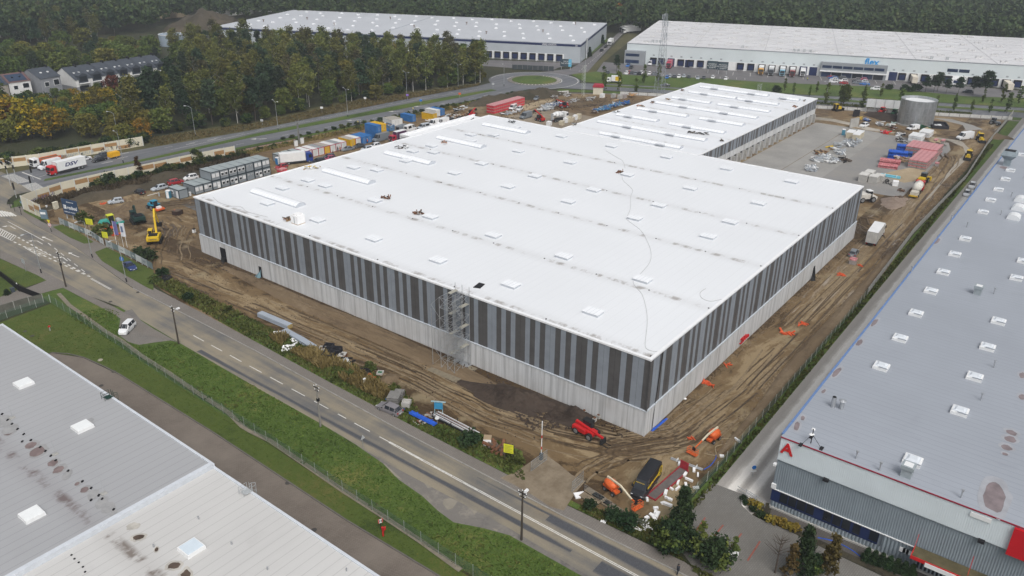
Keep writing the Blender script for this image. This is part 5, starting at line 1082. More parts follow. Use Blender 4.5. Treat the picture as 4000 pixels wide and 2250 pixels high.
tufts('grass',[(-37.7,47),(-37.1,74),(-36.1,98),(-35.9,118),(-48,117),(-51,109),(-50.8,99.5),(-45,99.2),(-41.4,92),(-40.9,81),(-40.9,53),(-41,42),(-41.3,10),(-39.3,0),(-38.4,30)],7000,.12,leafmat('lawn_blades',(.04,.062,.012),(.075,.1,.02),(.125,.115,.032)),'short grass of the lawn inside the mesh fence',.04,.1,14)
def clods(poly,n,s,mat,label,seed,z=.02):
 r=random.Random(seed);m=MB();xs=[p[0]for p in poly];ys=[p[1]for p in poly]
 while n:
  x,y=r.uniform(min(xs),max(xs)),r.uniform(min(ys),max(ys))
  if inside(poly,x,y):n-=1;k=s*r.uniform(.4,1.4);m.box(x-k,x+k,y-k*.7,y+k*.7,z,z+k*.8,rz=r.uniform(0,3),taper=k*.4)
 tag(m.build('rubble',mat,None),label,None,None,'stuff')
clods([(-3.4,116),(-.4,116),(-.4,2),(-2.6,2)],900,.16,MUDX,'dark clods of earth along the foot of the long wall',1);clods([(0,-.4),(108,-.4),(108,-2.2),(0,-1.6)],700,.16,SPOIL,'clods of earth along the foot of the right wall',2);clods([(-14,114),(-5,114),(-4,10),(-13,12)],700,.1,MUDX,'scattered clods on the mud strip',3);clods([(2,-11.8),(200,-10.5),(200,-8.5),(2,-9.5)],900,.2,SPOIL,'clods of earth along the fence of the haul road',4);clods([(-12,170),(30,176),(50,165),(12,150),(-8,128)],700,.16,SPOIL,'clods on the mud around the machines',5);clods([(-10,15),(-3,30),(-1,12),(-4,8)],500,.18,MUDX,'clods on the dark soil heap',6,.1);clods([(150,150),(228,112),(210,152),(180,168)],500,.25,MUDX,'clods and rubble on the far mud yard',7)
# ------------------------------------------------------------------ vehicles
def paint(name,c,rough=.3,var=.05):
 m=M(name,c,var,.8,rough,spec=.5);return m
PW,PBK,PSI,PRD,PBL,PGR,PDG=paint('car_white',(.72,.73,.74)),paint('car_black',(.016,.017,.02)),paint('car_silver',(.42,.46,.5)),paint('car_red',(.33,.02,.03)),paint('car_blue',(.02,.04,.14)),paint('car_grey',(.17,.19,.21)),paint('car_dark_grey',(.06,.07,.08))
PBRI,PPINK,PTAN=paint('car_bright_blue',(.03,.14,.42)),paint('car_magenta',(.32,.03,.09)),paint('car_brown_grey',(.2,.19,.2))
RIM=M('wheel_rim',(.3,.31,.32),.1,3,.4,.5);LAMPR=M('tail_lamp_glass',(.3,.01,.01),.1,1,.3);LAMPW=M('head_lamp_glass',(.6,.62,.64),.05,1,.2);PLATE=M('number_plate',(.65,.65,.6),.05)
WS={}
def wheel_me(r,wd,rim=True):
 k=(r,wd)
 if k not in WS:
  mb=MB();n=14 if r<.5 else 16
  for y0,y1,ra,rb in((-wd/2,-wd/4,r*.9,r),(-wd/4,wd/4,r,r),(wd/4,wd/2,r,r*.9)):mb.cyl((0,y0,0),(0,y1,0),ra,rb,n,0)
  for s in(-1,1):mb.cyl((0,s*wd*.5,0),(0,s*(wd*.5+.015),0),r*.62,r*.55,n,1)
  WS[k]=mb.mesh('wheel',[BLACK,RIM])
 return WS[k]
def loft_body(st,z0,wlow=.93):
 """stations (x, half width, belt z, top z, half width at top) from front to rear -> paint faces and window faces"""
 rings=[]
 for x,w_,zb,zt,wr in st:
  rings.append([(x,w_*wlow,z0),(x,w_,z0+(zb-z0)*.5),(x,w_*.97,zb),(x,wr,zt),(x,wr*.6,zt+.03),(x,-wr*.6,zt+.03),(x,-wr,zt),(x,-w_*.97,zb),(x,-w_,z0+(zb-z0)*.5),(x,-w_*wlow,z0)])
 return rings
def car_mesh(L,W,H,hood,ws,rs,trunk,z0=.22,boot=.62,pillars=True):
 hw=W/2;hb=H*.6;f=L/2;r=-L/2
 x1=f-hood;x2=x1-ws;x4=r+trunk;x3=x4+rs
 st=[(f,hw*.78,H*.33,H*.36,hw*.6),(f-.16,hw*.92,H*.44,H*.47,hw*.75),(x1+hood*.35,hw,H*.56,H*.575,hw*.82),(x1,hw,hb,hb+.02,hw*.8),(x2,hw,hb,H*.975,hw*.66),((x2+x3)/2,hw,hb+.01,H,hw*.68),(x3,hw,hb+.02,H*.965,hw*.64),(x4,hw*.98,hb+.03,H*boot+.03,hw*.74),(r+.1,hw*.9,H*.56,H*(boot if trunk>.3 else .58),hw*.72),(r,hw*.84,H*.4,H*.43,hw*.66)]
 R=loft_body(st,z0);body=MB();win=MB();n=10
 def quad(mb,i,k,shrink=0.0):
  a,b,c,d=[Vector(q)for q in(R[i][k],R[i][k+1],R[i+1][k+1],R[i+1][k])]
  if shrink:
   ce=(a+b+c+d)/4;a,b,c,d=[ce+(q-ce)*(1-shrink)for q in(a,b,c,d)];nn=(b-a).cross(d-a).normalized()*.012
   if nn.dot(Vector((0,0,1))if abs(nn.z)>1e-4 else Vector((0,ce.y,0)))<0:nn=-nn
   a,b,c,d=a+nn,b+nn,c+nn,d+nn
  mb.add([a,b,c,d],[(0,1,2,3)])
 for i in range(len(R)-1):
  for k in range(n-1):quad(body,i,k)
 for ring,fl in((R[0],False),(R[-1],True)):body.add(ring,[tuple(range(n))if fl else tuple(range(n-1,-1,-1))])
 for i in(4,5):
  for k in(2,6):quad(win,i,k,.1)
 for i in(3,6):
  for k in(2,6):quad(win,i,k,.22)
  for k in(3,4,5):quad(win,i,k,.06 if k==4 else .03)
 ax=(f-.82,r+.78)if L>3.5 else(f-.6,r+.6)
 return body,win,ax
CARS={'hatch':(4.1,1.76,1.5,.95,.75,.35,.12),'estate':(4.75,1.82,1.47,1.2,.8,.5,.14),'saloon':(4.7,1.82,1.43,1.2,.85,.75,.75),'suv':(4.5,1.86,1.66,1.05,.75,.42,.14),'mpv':(4.25,1.76,1.78,.85,.7,.2,.08),'small':(3.7,1.65,1.48,.75,.7,.3,.1)}
CM={}
def car(kind,loc,rz,col,label,group=None,name='parked_car',cat='car',detail=True):
 if kind not in CM:
  L,W,H,*_=CARS[kind];b,w_,ax=car_mesh(*CARS[kind])
  lf=MB();lf.box(L/2-.2,L/2-.05,W*.26,W*.42,H*.36,H*.46);lr_=MB();lr_.box(-L/2-.02,-L/2+.12,W*.28,W*.43,H*.44,H*.58)
  pl=MB();pl.box(L/2-.02,L/2+.03,-.26,.26,.34,.45);pl.box(-L/2-.03,-L/2+.02,-.26,.26,.48,.59);mi=MB();mi.box(0,.14,W/2,W/2+.17,H*.62,H*.7)
  CM[kind]=dict(body=b.mesh('body',PW),win=w_.mesh('windows',GLASS),ax=ax,hl=lf.mesh('headlight',LAMPW),tl=lr_.mesh('taillight',LAMPR),pl=pl.mesh('number_plate',PLATE),mi=mi.mesh('mirror',BLACK))
 k=CM[kind];L,W,H,hood,ws,*_=CARS[kind];t=thing(name,label,cat,loc,rz,group)
 o=inst('body',k['body'],t);o.material_slots[0].link='OBJECT';o.material_slots[0].material=col
 inst('windows',k['win'],t)
 for x in k['ax']:
  for s in(-1,1):inst('wheel',wheel_me(.32,.22),t,(x,s*(W/2-.1),.32))
 if detail:
  for s in(1,-1):
   inst('headlight',k['hl'],t,sc=(1,s,1));inst('taillight',k['tl'],t,sc=(1,s,1));inst('mirror',k['mi'],t,(L/2-hood-ws*.6,0,0),0,(1,s,1))
  inst('number_plate',k['pl'],t)
 return t
def van_mesh(L,W,H,hood=.9,ws=.75,side_win=True,z0=.25):
 hw=W/2;f=L/2;r=-L/2;hb=H*.48;x1=f-hood;x2=x1-ws
 st=[(f,hw*.8,hb*.62,hb*.66,hw*.66),(f-.15,hw*.93,hb*.82,hb*.86,hw*.78),(x1,hw,hb,hb+.06,hw*.84),(x2,hw,hb+.02,H*.93,hw*.78),(x2-.7,hw,hb+.02,H,hw*.83),(0,hw,hb+.02,H,hw*.86),(r+.12,hw,hb+.02,H,hw*.86),(r,hw*.97,hb,H*.97,hw*.82)]
 R=loft_body(st,z0,.96);b=MB();w_=MB();n=10
 for i in range(len(R)-1):
  for k in range(n-1):b.add([R[i][k],R[i][k+1],R[i+1][k+1],R[i+1][k]],[(0,1,2,3)])
 b.add(R[0],[tuple(range(n-1,-1,-1))]);b.add(R[-1],[tuple(range(n))])
 def pane(i,k,sh,t0=0.0,t1=1.0):
  a,bb,c,d=[Vector(q)for q in(R[i][k],R[i][k+1],R[i+1][k+1],R[i+1][k])];a,d=a.lerp(d,t0),a.lerp(d,t1);bb,c=bb.lerp(c,t0),bb.lerp(c,t1)
  ce=(a+bb+c+d)/4;q=[ce+(v-ce)*(1-sh)for v in(a,bb,c,d)];nn=(bb-a).cross(d-a).normalized()*.015
  if nn.dot(ce-Vector((ce.x-.6 if k in(3,4,5)else ce.x,0,ce.z-(.5 if k in(3,4,5)else 0))))<0:nn=-nn
  w_.add([v+nn for v in q],[(0,1,2,3)])
 for k in(3,4,5):pane(2,k,.05)
 for k in(2,6):
  pane(2,k,.25);pane(3,k,.2)
  if side_win:pane(4,k,.3);pane(5,k,.3)
 w_.add([(r-.02,-hw*.62,H*.56),(r-.02,hw*.62,H*.56),(r-.02,hw*.6,H*.86),(r-.02,-hw*.6,H*.86)],[(3,2,1,0)])
 return b,w_
VM={}
VANS={'small':(4.4,1.85,1.85,.85,.7),'mid':(5.1,1.95,1.97,.8,.8),'big':(6.0,2.05,2.55,.85,.7),'long':(7.0,2.05,2.75,.95,.75)}
def van(kind,loc,rz,col,label,group=None,side_win=False,name='van',cat='van',detail=True):
 k=(kind,side_win)
 if k not in VM:
  L,W,H,hood,ws=VANS[kind];b,w_=van_mesh(L,W,H,hood,ws,side_win)
  lf=MB();lf.box(L/2-.25,L/2-.06,W*.28,W*.42,H*.3,H*.39);tl=MB();tl.box(-L/2-.03,-L/2+.06,W*.42,W*.48,H*.3,H*.5);mi=MB();mi.box(0,.16,W/2,W/2+.24,H*.5,H*.62)
  bp=MB();bp.box(L/2-.05,L/2+.06,-W*.4,W*.4,.3,.55);bp.box(-L/2-.06,-L/2+.02,-W*.44,W*.44,.32,.5)
  VM[k]=[b.mesh('body',PW),w_.mesh('windows',GLASS),lf.mesh('headlight',LAMPW),tl.mesh('taillight',LAMPR),mi.mesh('mirror',BLACK),bp.mesh('bumper',M('bumper_grey',(.04,.04,.045)))]
 L,W,H,hood,ws=VANS[kind];m=VM[k];t=thing(name,label,cat,loc,rz,group);o=inst('body',m[0],t);o.material_slots[0].link='OBJECT';o.material_slots[0].material=col
 inst('windows',m[1],t);inst('bumper',m[5],t)
 for x in(L/2-.95,-L/2+(1.1 if L<6.5 else 1.75)):
  for s in(-1,1):inst('wheel',wheel_me(.34,.24),t,(x,s*(W/2-.12),.34))
 for s in(1,-1):
  inst('headlight',m[2],t,sc=(1,s,1));inst('taillight',m[3],t,sc=(1,s,1));inst('mirror',m[4],t,(L/2-hood-ws*.5,0,0),0,(1,s,1))
 return t
def cab_mb(w_,h,d,z0,flat=True):
 """lorry cab: front at x = 0, back at -d"""
 b=MB();hw=w_/2;zb=z0+(h-z0)*.42
 pr=[(0,z0),(.04,zb),(-.22,h*.93),(-.5,h),(-d,h),(-d,z0)];b.prism(pr,-hw,hw)
 g_=MB();g_.add([(.05,-hw*.9,zb+.05),(.05,hw*.9,zb+.05),(-.17,hw*.86,h*.9),(-.17,-hw*.86,h*.9)],[(0,1,2,3)])
 for s in(-1,1):q=[(-.3,s*(hw+.012),zb+.05),(-d*.62,s*(hw+.012),zb+.05),(-d*.62,s*(hw+.012),h*.86),(-.42,s*(hw+.012),h*.86)];g_.add(q,[(0,1,2,3)if s<0 else(3,2,1,0)])
 gr=MB();gr.box(.0,.06,-hw*.75,hw*.75,z0+.35,zb-.12);gr.box(-.1,.1,-hw,hw,z0-.25,z0+.15);return b,g_,gr
def truck(loc,rz,cabc,boxc,L,label,group=None,cab_d=1.9,cab_h=2.9,box_h=3.6,w_=2.5,name='truck',cat='truck',box=True,trailer=False,axles=None,boxz=1.05):
 """front of the cab at +L/2"""
 t=thing(name,label,cat,loc,rz,group);f=L/2;b,g_,gr=cab_mb(w_-.08,cab_h,cab_d,.55)
 c=b.build('cab',cabc,t);c.location=(f,0,0);g2=g_.build('windscreen',GLASS,c);g3=gr.build('grille',BLACK,c)
 for s in(-1,1):MB().box(-.25,-.1,s*(w_/2+.02),s*(w_/2+.22),cab_h*.6,cab_h*.82).build('mirror',BLACK,c)if s>0 else MB().box(-.25,-.1,-(w_/2+.22),-(w_/2+.02),cab_h*.6,cab_h*.82).build('mirror',BLACK,c)
 for s in(-1,1):MB().box(.02,.12,s*(w_/2-.35)-.2,s*(w_/2-.35)+.2,.6,.85).build('headlight',LAMPW,c)
 ch=MB();ch.box(-f,f-.3,-.45,.45,.6,.95);ch.box(-f+1.2,f-cab_d-.6,-w_/2+.1,-w_/2+.16,.45,.95);ch.box(-f+1.2,f-cab_d-.6,w_/2-.16,w_/2-.1,.45,.95);ch.build('chassis',M('chassis_dark',(.03,.03,.032)),t)
 if box:
  bb=MB();x1=f-cab_d-.25;bb.box(-f,x1,-w_/2,w_/2,boxz,box_h);o=bb.build('cargo_box',boxc,t)
  fr=MB()
  for x in(-f-.03,x1-.05):fr.box(x,x+.08,-w_/2-.02,w_/2+.02,boxz-.05,boxz+.06);fr.box(x,x+.08,-w_/2-.02,w_/2+.02,box_h-.06,box_h+.02);[fr.box(x,x+.08,s-.05,s+.05,boxz,box_h)for s in(-w_/2,w_/2)]
  fr.box(-f-.04,-f-.01,-.03,.03,boxz,box_h);fr.box(-f-.06,-f-.02,-.55,-.5,boxz,box_h);fr.box(-f-.06,-f-.02,.5,.55,boxz,box_h);fr.build('frame',M('box_frame_grey',(.4,.41,.42)),o)
 for x in axles or(f-1.25,-f+2.2):
  for s in(-1,1):inst('wheel',wheel_me(.5,.32),t,(x,s*(w_/2-.2),.5))
 for s in(-1,1):MB().box(-f-.08,-f,s*(w_/2-.3)-.15,s*(w_/2-.3)+.15,.7,.88).build('taillight',LAMPR,t)
 return t
def head(a,b):d=b-a;return math.atan2(d.y,d.x)
def mid(a,b):m=(a+b)/2;m.z=0;return m
AX=R_(0);AY=R_(90)
# --- the dual carriageway, left
a,b=D(0,540,1390,490),D(0,540,850,625)
HD=R_(172)
tk_=truck((mid(a,b).x,mid(a,b).y-0,.08),head(a,b),RED,WHITEP,11.5,'red cabbed lorry with long white box waiting at the crossing',cab_d=2.0,cab_h=2.9,box_h=3.75,axles=(4.4,-3.1,-4.3))
bx_=[o for o in tk_.children if o.name.startswith('cargo_box')][0]
DSVB=M('dark_blue_letters',(.012,.02,.12),.1)
for s,ry in((1,180),(-1,0)):lettering('DSV',1.5,DSVB,bx_,(-.9,s*1.27,2.45),(R_(90),0,R_(ry)),.012,'lettering',.25,.045,1.45)
a,b=D(0,540,1020,430),D(0,540,650,570);van('long',(mid(a,b).x,mid(a,b).y,.08),head(D(0,540,1390,490),D(0,540,850,625)),PW,'tall white panel van beside the red cabbed lorry')
a,b=D(0,540,1000,395),D(0,540,545,505);hd=head(D(0,540,1390,490),D(0,540,850,625))
tp=truck((mid(a,b).x,mid(a,b).y,.08),hd,WHITEP,None,9.0,'white tipper lorry with orange bed at the far side of the queue',cab_d=2.0,cab_h=3.0,box=False,axles=(3.2,-1.6,-2.9))
tb=MB();tb.box(-4.5,2.2,-1.25,-1.15,1.2,2.4);tb.box(-4.5,2.2,1.15,1.25,1.2,2.4);tb.box(2.1,2.2,-1.15,1.15,1.2,2.6);tb.box(-4.5,2.1,-1.15,1.15,1.1,1.25);tb.build('tipper_bed',ORANGE,tp);MB().box(-4.3,2.0,-1.1,1.1,1.25,2.15).build('load',SPOIL,tp)
car('saloon',tuple(D(0,540,1400,375).xy)+(.08,),hd,PW,'white car behind the white panel van in the queue',name='car');car('saloon',tuple(D(0,540,1660,385).xy)+(.08,),hd,PBK,'black saloon driving towards the crossing beside the median',name='car')
car('estate',tuple(D(0,540,1700,315).xy)+(.08,),hd,PDG,'dark car pulling a yellow trailer on the dual carriageway',name='car')
tr=thing('trailer','yellow tarpaulin covered trailer behind the dark car','trailer',tuple(D(0,540,1905,335).xy)+(.08,),hd)
m=MB();m.box(-1.7,1.7,-.9,.9,.65,1.6,taper=0);m.prism([(-1.7,1.6),(1.7,1.6),(1.6,2.15),(-1.6,2.15)],-.9,.9);m.build('tarpaulin',M('yellow_tarp',(.68,.36,.012),.1),tr);MB().box(-1.6,2.9,-.08,.08,.45,.6).build('drawbar',STEEL,tr)
for s in(-1,1):inst('wheel',wheel_me(.32,.22),tr,(-.2,s*.95,.32))
# --- site car park, left
car('hatch',D(0,540,1935,1080),head(D(0,540,2040,1060),D(0,540,1830,1090)),PSI,'silver hatchback parked alone on the mud bank')
car('small',D(0,540,2330,925),head(D(0,540,2250,900),D(0,540,2400,950))+math.pi,PBK,'black hatchback parked before the noise barrier')
car('estate',D(600,560,100,770),head(D(600,560,200,740),D(600,560,0,790)),PSI,'silver estate car between black hatchback and red car')
car('suv',D(600,560,375,675),head(D(600,560,260,695),D(600,560,480,650)),PRD,'red car parked behind the small grey cabin');car('suv',D(600,560,620,600),head(D(600,560,730,575),D(600,560,510,620)),PW,'white crossover with dark roof window beside the two storey cabins')
car('saloon',D(0,860,2165,800),head(D(0,860,2090,720),D(0,860,2240,830)),PBL,'dark blue saloon parked on the lawn before the printed fence')
pv_=C(0,2,1285,430);car('mpv',pv_,head(C(0,2,1345,390),C(0,2,1245,490)),PW,'white leisure van parked on the dirt lay-by at the meadow',name='leisure_van',cat='van')
sb_=C(1,2,1345,1240);car('estate',sb_,head(C(1,2,1420,1280),C(1,2,1230,1200)),PTAN,'brown grey estate car parked on the footway by the stone stacks')
# --- beside the containers
van_g='vans parked beside the containers'
car('hatch',D(1000,470,425,800),R_(178),PRD,'red car parked under the end of the two storey cabins');
a,b=D(1000,470,440,740),D(1000,470,905,690);truck(mid(a,b),head(a,b),paint('cab_blue',(.015,.05,.25)),WHITEP,10.5,'blue cabbed lorry with white box standing beside the containers',cab_d=2.1,cab_h=3.3,box_h=3.8,axles=(4.0,-2.6,-3.8))
car('estate',D(1000,470,1040,700),R_(170),PBK,'black estate car in front of the container doors');car('hatch',D(1000,470,1215,630),R_(170),PDG,'black car behind the pink one near the containers');car('hatch',D(1000,470,1215,665),R_(170),PPINK,'pinkish red car half hidden by the roof edge')
car('saloon',D(1000,470,1530,500),R_(172),PGR,'grey saloon in front of the white containers');car('saloon',D(1000,470,1715,450),R_(172),PDG,'dark grey saloon in front of the yellow container');car('hatch',D(1000,470,1840,500),R_(172),PSI,'silver car half hidden behind the roof edge');car('suv',D(1000,470,1980,455),R_(172),PW,'white car by the blue containers at the roof edge')
van('long',D(1000,470,2080,340),R_(178),PGR,'dark slate panel van in front of the blue containers')
a,b=D(1500,350,370,820),D(1500,350,90,870);tr2=truck(mid(a,b),R_(178),paint('cab_crimson',(.4,.02,.05)),paint('purple_box',(.07,.02,.07)),6.8,'small red lorry with dark purple box beside the slate van',cab_d=1.9,cab_h=2.3,box_h=3.3,w_=2.1,axles=(2.3,-1.8),boxz=.9)
MB().box(-3.38,1.2,-1.04,1.04,3.3,3.34).build('roof',WHITEP,tr2)
van('big',D(1500,350,440,690),R_(10),PW,'white crew van with dark side windows by the silver box',None,True);van('long',D(1500,350,320,700),R_(10),PGR,'grey van hidden behind the white crew van')
van('mid',D(1500,350,660,650),R_(175),PSI,'silver minibus near the yellow container',None,True)
van('big',D(1500,350,850,600),R_(178),PW,'white panel van near the yellow container, left of a pair');van('big',D(1500,350,970,580),R_(178),PW,'white panel van right of a pair with black rear windows')
car('hatch',D(1500,350,1050,560),R_(10),PRD,'red car right of the white panel vans');car('suv',D(1500,350,1120,540),R_(10),PBK,'black car next to the machinery heap')
van('mid',D(1500,350,2145,325),R_(195),PW,'white crew van in front of the red wrapped row',None,True);car('mpv',D(1500,350,2250,350),R_(195),PW,'white people carrier beside the white crew van')
van('big',D(1500,350,2360,475),R_(178),PGR,'dark slate van beside the long roof corner');car('estate',C(2,0,248,1000),R_(200),PGR,'grey car parked by the dark soil bank')
# --- right side yard
car('suv',C(3,0,965,1275),R_(165),PW,'white car with open door beside the concrete slab');van('mid',C(3,0,1455,1305),R_(150),PW,'white panel van parked under the steel tank');van('long',C(3,0,1975,1400),R_(150),PW,'long white panel van with open rear doors near the backhoe')
car('estate',C(3,1,860,1115),R_(5),PGR,'grey blue estate car behind the white box lorry')
a,b=C(3,1,1020,1050),C(3,1,1120,890)
tq=truck(mid(a,b),R_(4),WHITEP,M('dirty_white_box',(.5,.49,.46),.15,.6),11,'white box lorry seen from behind at the right wall',cab_d=2.1,cab_h=3.2,box_h=3.9,axles=(4.2,-2.8,-4.0));MB().box(-5.55,3.1,-1.27,1.27,3.9,3.95).build('roof',WHITEP,tq)
car('suv',C(3,1,2050,440),R_(185),PW,'white car half behind the blue edge of the grey hall');car('estate',C(3,1,1998,515),R_(185),PW,'second white car half behind the blue edge of the grey hall')
# water tanker
a,b=C(3,1,1430,590),C(3,1,1560,430);wt=truck(mid(a,b)+Vector((0,.2,0)),R_(3),RED,None,10.5,'tanker lorry with white barrel and red cab on the muddy haul road',cab_d=2.2,cab_h=3.2,box=False,axles=(4,-2.4,-3.7))
tm=MB();tm.smooth=True;tm.cyl((-1.6,0,2.35),(2.4,0,2.35),1.3,1.3,18);tm.cyl((-2.1,0,2.35),(-1.6,0,2.35),.8,1.3,18);tm.cyl((2.4,0,2.35),(2.8,0,2.35),1.3,.8,18);tm.cyl((0,0,3.6),(0,0,3.8),.4,.4,10);tm.cyl((1.4,0,3.6),(1.4,0,3.8),.3,.3,10);tm.build('barrel',M('cream_white',(.68,.66,.6),.06),wt)
MB().box(-5.1,-2.4,-1.1,1.1,1.0,1.9,taper=.1).build('rear_hopper',M('dirty_cream',(.5,.47,.4),.15),wt);MB().box(-5.3,-5.1,-1.2,1.2,.6,1.0).build('bumper',YELLOW,wt)
# concrete mixer
cmx=truck(C(2,0,470,1215),R_(-5),WHITEP,None,9,'white concrete mixer lorry standing on the far mud yard',cab_d=1.9,cab_h=3.1,box=False,axles=(3.4,1.9,-2.0,-3.3))
mm=MB();mm.smooth=True;pp_=[(-3.9,.45),(-2.6,1.0),(-.8,1.32),(.6,1.25),(1.8,.75)]
for(x0,r0),(x1,r1)in zip(pp_[:-1],pp_[1:]):mm.cyl((x0,0,2.5-x0*.13),(x1,0,2.5-x1*.13),r0,r1,14,cap=True)
mm.build('drum',WHITEP,cmx);MB().box(-4.4,-3.8,-.5,.5,1.0,3.4).build('chute',STEELP,cmx)
# articulated dump truck beside the right corner
dt=thing('dump_truck','white articulated dump truck half hidden behind the right hall corner','dump truck',C(3,1,985,580),R_(-42))
m=MB();m.prism([(2.6,.9),(2.6,1.7),(1.0,2.1),(1.0,.9)],-1.15,1.15);m.box(-4.5,.2,-1.3,1.3,1.2,2.6,taper=-.15);m.build('body',M('dusty_white',(.6,.58,.53),.1),dt);m=MB();m.box(-.1,1.1,-.8,.8,1.7,3.3);m.build('cab',GLASS,dt);MB().box(-.2,1.2,-.9,.9,3.3,3.45).build('cab_roof',WHITEP,dt)
for x in(1.4,-2.0,-3.8):
 for s in(-1,1):inst('wheel',wheel_me(.85,.6),dt,(x,s*1.1,.85))
 # black removal van
a,b=C(2,3,1470,480),C(2,3,1240,650);bv=van('long',C(2,3,1375,575)+Vector((0,.5,0)),R_(186),PBK,'black tall removal van with yellow lettering near the boom lifts',name='removal_van')
YL=M('yellow_lettering',(.75,.52,.03),.05)
for s,ry in((1,180),(-1,0)):
 lettering('PRZEPROWADZKI',.56,YL,bv,(-.2,s*1.06,1.6),(R_(90),0,R_(ry)),.006,'lettering',0,.03)
 rg_=MB();n=20;cx=-2.6
 for i in range(n):
  t0,t1=2*math.pi*i/n,2*math.pi*(i+1)/n;rg_.add([(cx+.8*math.cos(t0),s*1.055,1.75+.8*math.sin(t0)),(cx+.8*math.cos(t1),s*1.055,1.75+.8*math.sin(t1)),(cx+.62*math.cos(t1),s*1.055,1.75+.62*math.sin(t1)),(cx+.62*math.cos(t0),s*1.055,1.75+.62*math.sin(t0))],[(0,1,2,3)])
 for dx in(-.22,.22):rg_.box(cx+dx-.06,cx+dx+.06,min(s*1.05,s*1.06),max(s*1.05,s*1.06),1.4,2.15)
 rg_.build('emblem',YL,bv)
lettering('PRZEPROWADZKI',.16,YL,bv,(2.35,0,2.42),(R_(62),0,R_(90)),.004,'lettering')
# --- roads and yards far away
yt=truck(C(2,0,1025,832),R_(118),WHITEP,WHITEP,7,'white box van with yellow advert on the road at the roundabout',cab_d=1.9,cab_h=2.4,box_h=3.4,w_=2.2,axles=(2.3,-1.8),boxz=.9,name='box_van',cat='box van')
for s in(-1,1):MB().box(-3.3,-.6,min(s*1.105,s*1.12),max(s*1.105,s*1.12),1.2,3.2).build('advert',YELLOW,yt)
car('saloon',C(2,0,1540,868),R_(117),PDG,'dark car driving on the road past the lattice mast',name='car')
for i,(x,y)in enumerate(((900,517),(943,480))):car('hatch',C(2,0,x,y),R_(200),PBK,('nearer','farther')[i]+' black car driving down the access road',name='car',detail=False)
truck(C(2,0,990,450),R_(201),WHITEP,WHITEP,9,'white and red lorry on the access road behind the two black cars',cab_d=1.9,cab_h=2.8,box_h=3.6)
a=C(2,0,1200,330);truck(a,R_(160),WHITEP,WHITEP,15.5,'long white articulated lorry at the back corner of the far warehouse',cab_d=2.2,cab_h=3.4,box_h=4.0,axles=(6.4,3,-4,-5.3,-6.6));truck(a+Vector((4.5,6,0)),R_(160),WHITEP,WHITEP,12,'second white lorry parked behind the long articulated one',cab_h=3.4,box_h=4.0)
FA=R_(-70.9-90)
def fdock(i,c,label,box=WHITEP,L=13,off=1.0,cab=True):
 x=fx[i];a=R_(-70.9);p=Vector((300.2,178.2,0))+Vector((math.cos(a)*x,math.sin(a)*x,0))+Vector((-math.sin(a),math.cos(a),0))*-(L/2+off)
 if cab:return truck(p,FA,c,box,L,label,cab_d=2.2,cab_h=3.4,box_h=3.9,axles=(L/2-1.3,L/2-3.6,-L/2+1.5,-L/2+2.8))
 t=thing('trailer',label,'trailer',p,FA);MB().box(-L/2,L/2,-1.25,1.25,1.1,3.9).build('cargo_box',box,t);MB().box(-L/2+.5,L/2,-.5,.5,.7,1.1).build('chassis',BLACK,t)
 for x in(-L/2+1.5,-L/2+2.8):
  for s in(-1,1):inst('wheel',wheel_me(.5,.32),t,(x,s*1.05,.5))
 return t
fdock(10,paint('cab_amber',(.6,.3,.01)),'amber cabbed lorry backed to a dock of the far warehouse',L=9);fdock(11,PGR,'grey cabbed lorry backed to a dock, left of the pale blue one',L=9);fdock(12,paint('cab_pale_blue',(.2,.42,.55)),'pale blue cabbed lorry backed to a dock',L=9);fdock(13,paint('cab_maroon',(.22,.02,.02)),'maroon and orange lorry backed to a dock',L=9);fdock(14,WHITEP,'white lorry standing before a blue sliding door',L=6.5)
fdock(2,paint('cab_rose',(.42,.03,.07)),'red lorry backed to the dock beside the lattice mast',paint('box_rose',(.4,.04,.08)),L=8);fdock(18,WHITEP,'pale trailer with red side left at a dock',M('pale_cream_box',(.62,.57,.48)),9,.5,False);fdock(20,WHITEP,'pale trailer at a dock half hidden by pines',M('pale_cream_box',(.62,.57,.48)),6,.5,False);fdock(25,WHITEP,'pale cream trailer at the last dock in view',M('pale_cream_box',(.62,.57,.48)),11,.5,False)
van('big',C(2,0,1392,655),FA,PW,'white van in the first dock bay beside the grey office block')
cols=[PBRI,PDG,PW,PSI,PGR,PBK,PRD,PW,PSI,PDG]
nm={PBRI:'bright blue',PDG:'dark grey',PW:'white',PSI:'silver',PGR:'grey',PBK:'black',PRD:'red',PTAN:'brown grey',PPINK:'magenta',PBL:'dark blue'}
def park(pts,where,group,rz=FA):
 for i,(c_,x,y,col,k)in enumerate(pts):car(k,C(c_,0,x,y),rz,col,'%s %s'%(nm[col]+{'hatch':' hatchback','saloon':' saloon','suv':' crossover','estate':' estate car','mpv':' people carrier','small':' small car'}[k],where),group,detail=False)
park([(2,1180,648,PDG,'hatch'),(2,1165,668,PBRI,'saloon'),(2,1200,688,PBK,'saloon')],'beside the grey office block','cars beside the grey office block',R_(200))
park([(2,960,742,PDG,'suv'),(2,1155,745,PW,'suv'),(2,1180,738,PRD,'hatch'),(2,1205,742,PDG,'hatch'),(2,1245,748,PGR,'saloon'),(2,1285,750,PBK,'suv'),(2,1300,742,PW,'hatch'),(2,1385,748,PW,'small'),(2,1430,752,PGR,'hatch'),(2,1470,757,PDG,'hatch')],'in the car park row behind the poplars','cars in the row behind the poplars',R_(20))
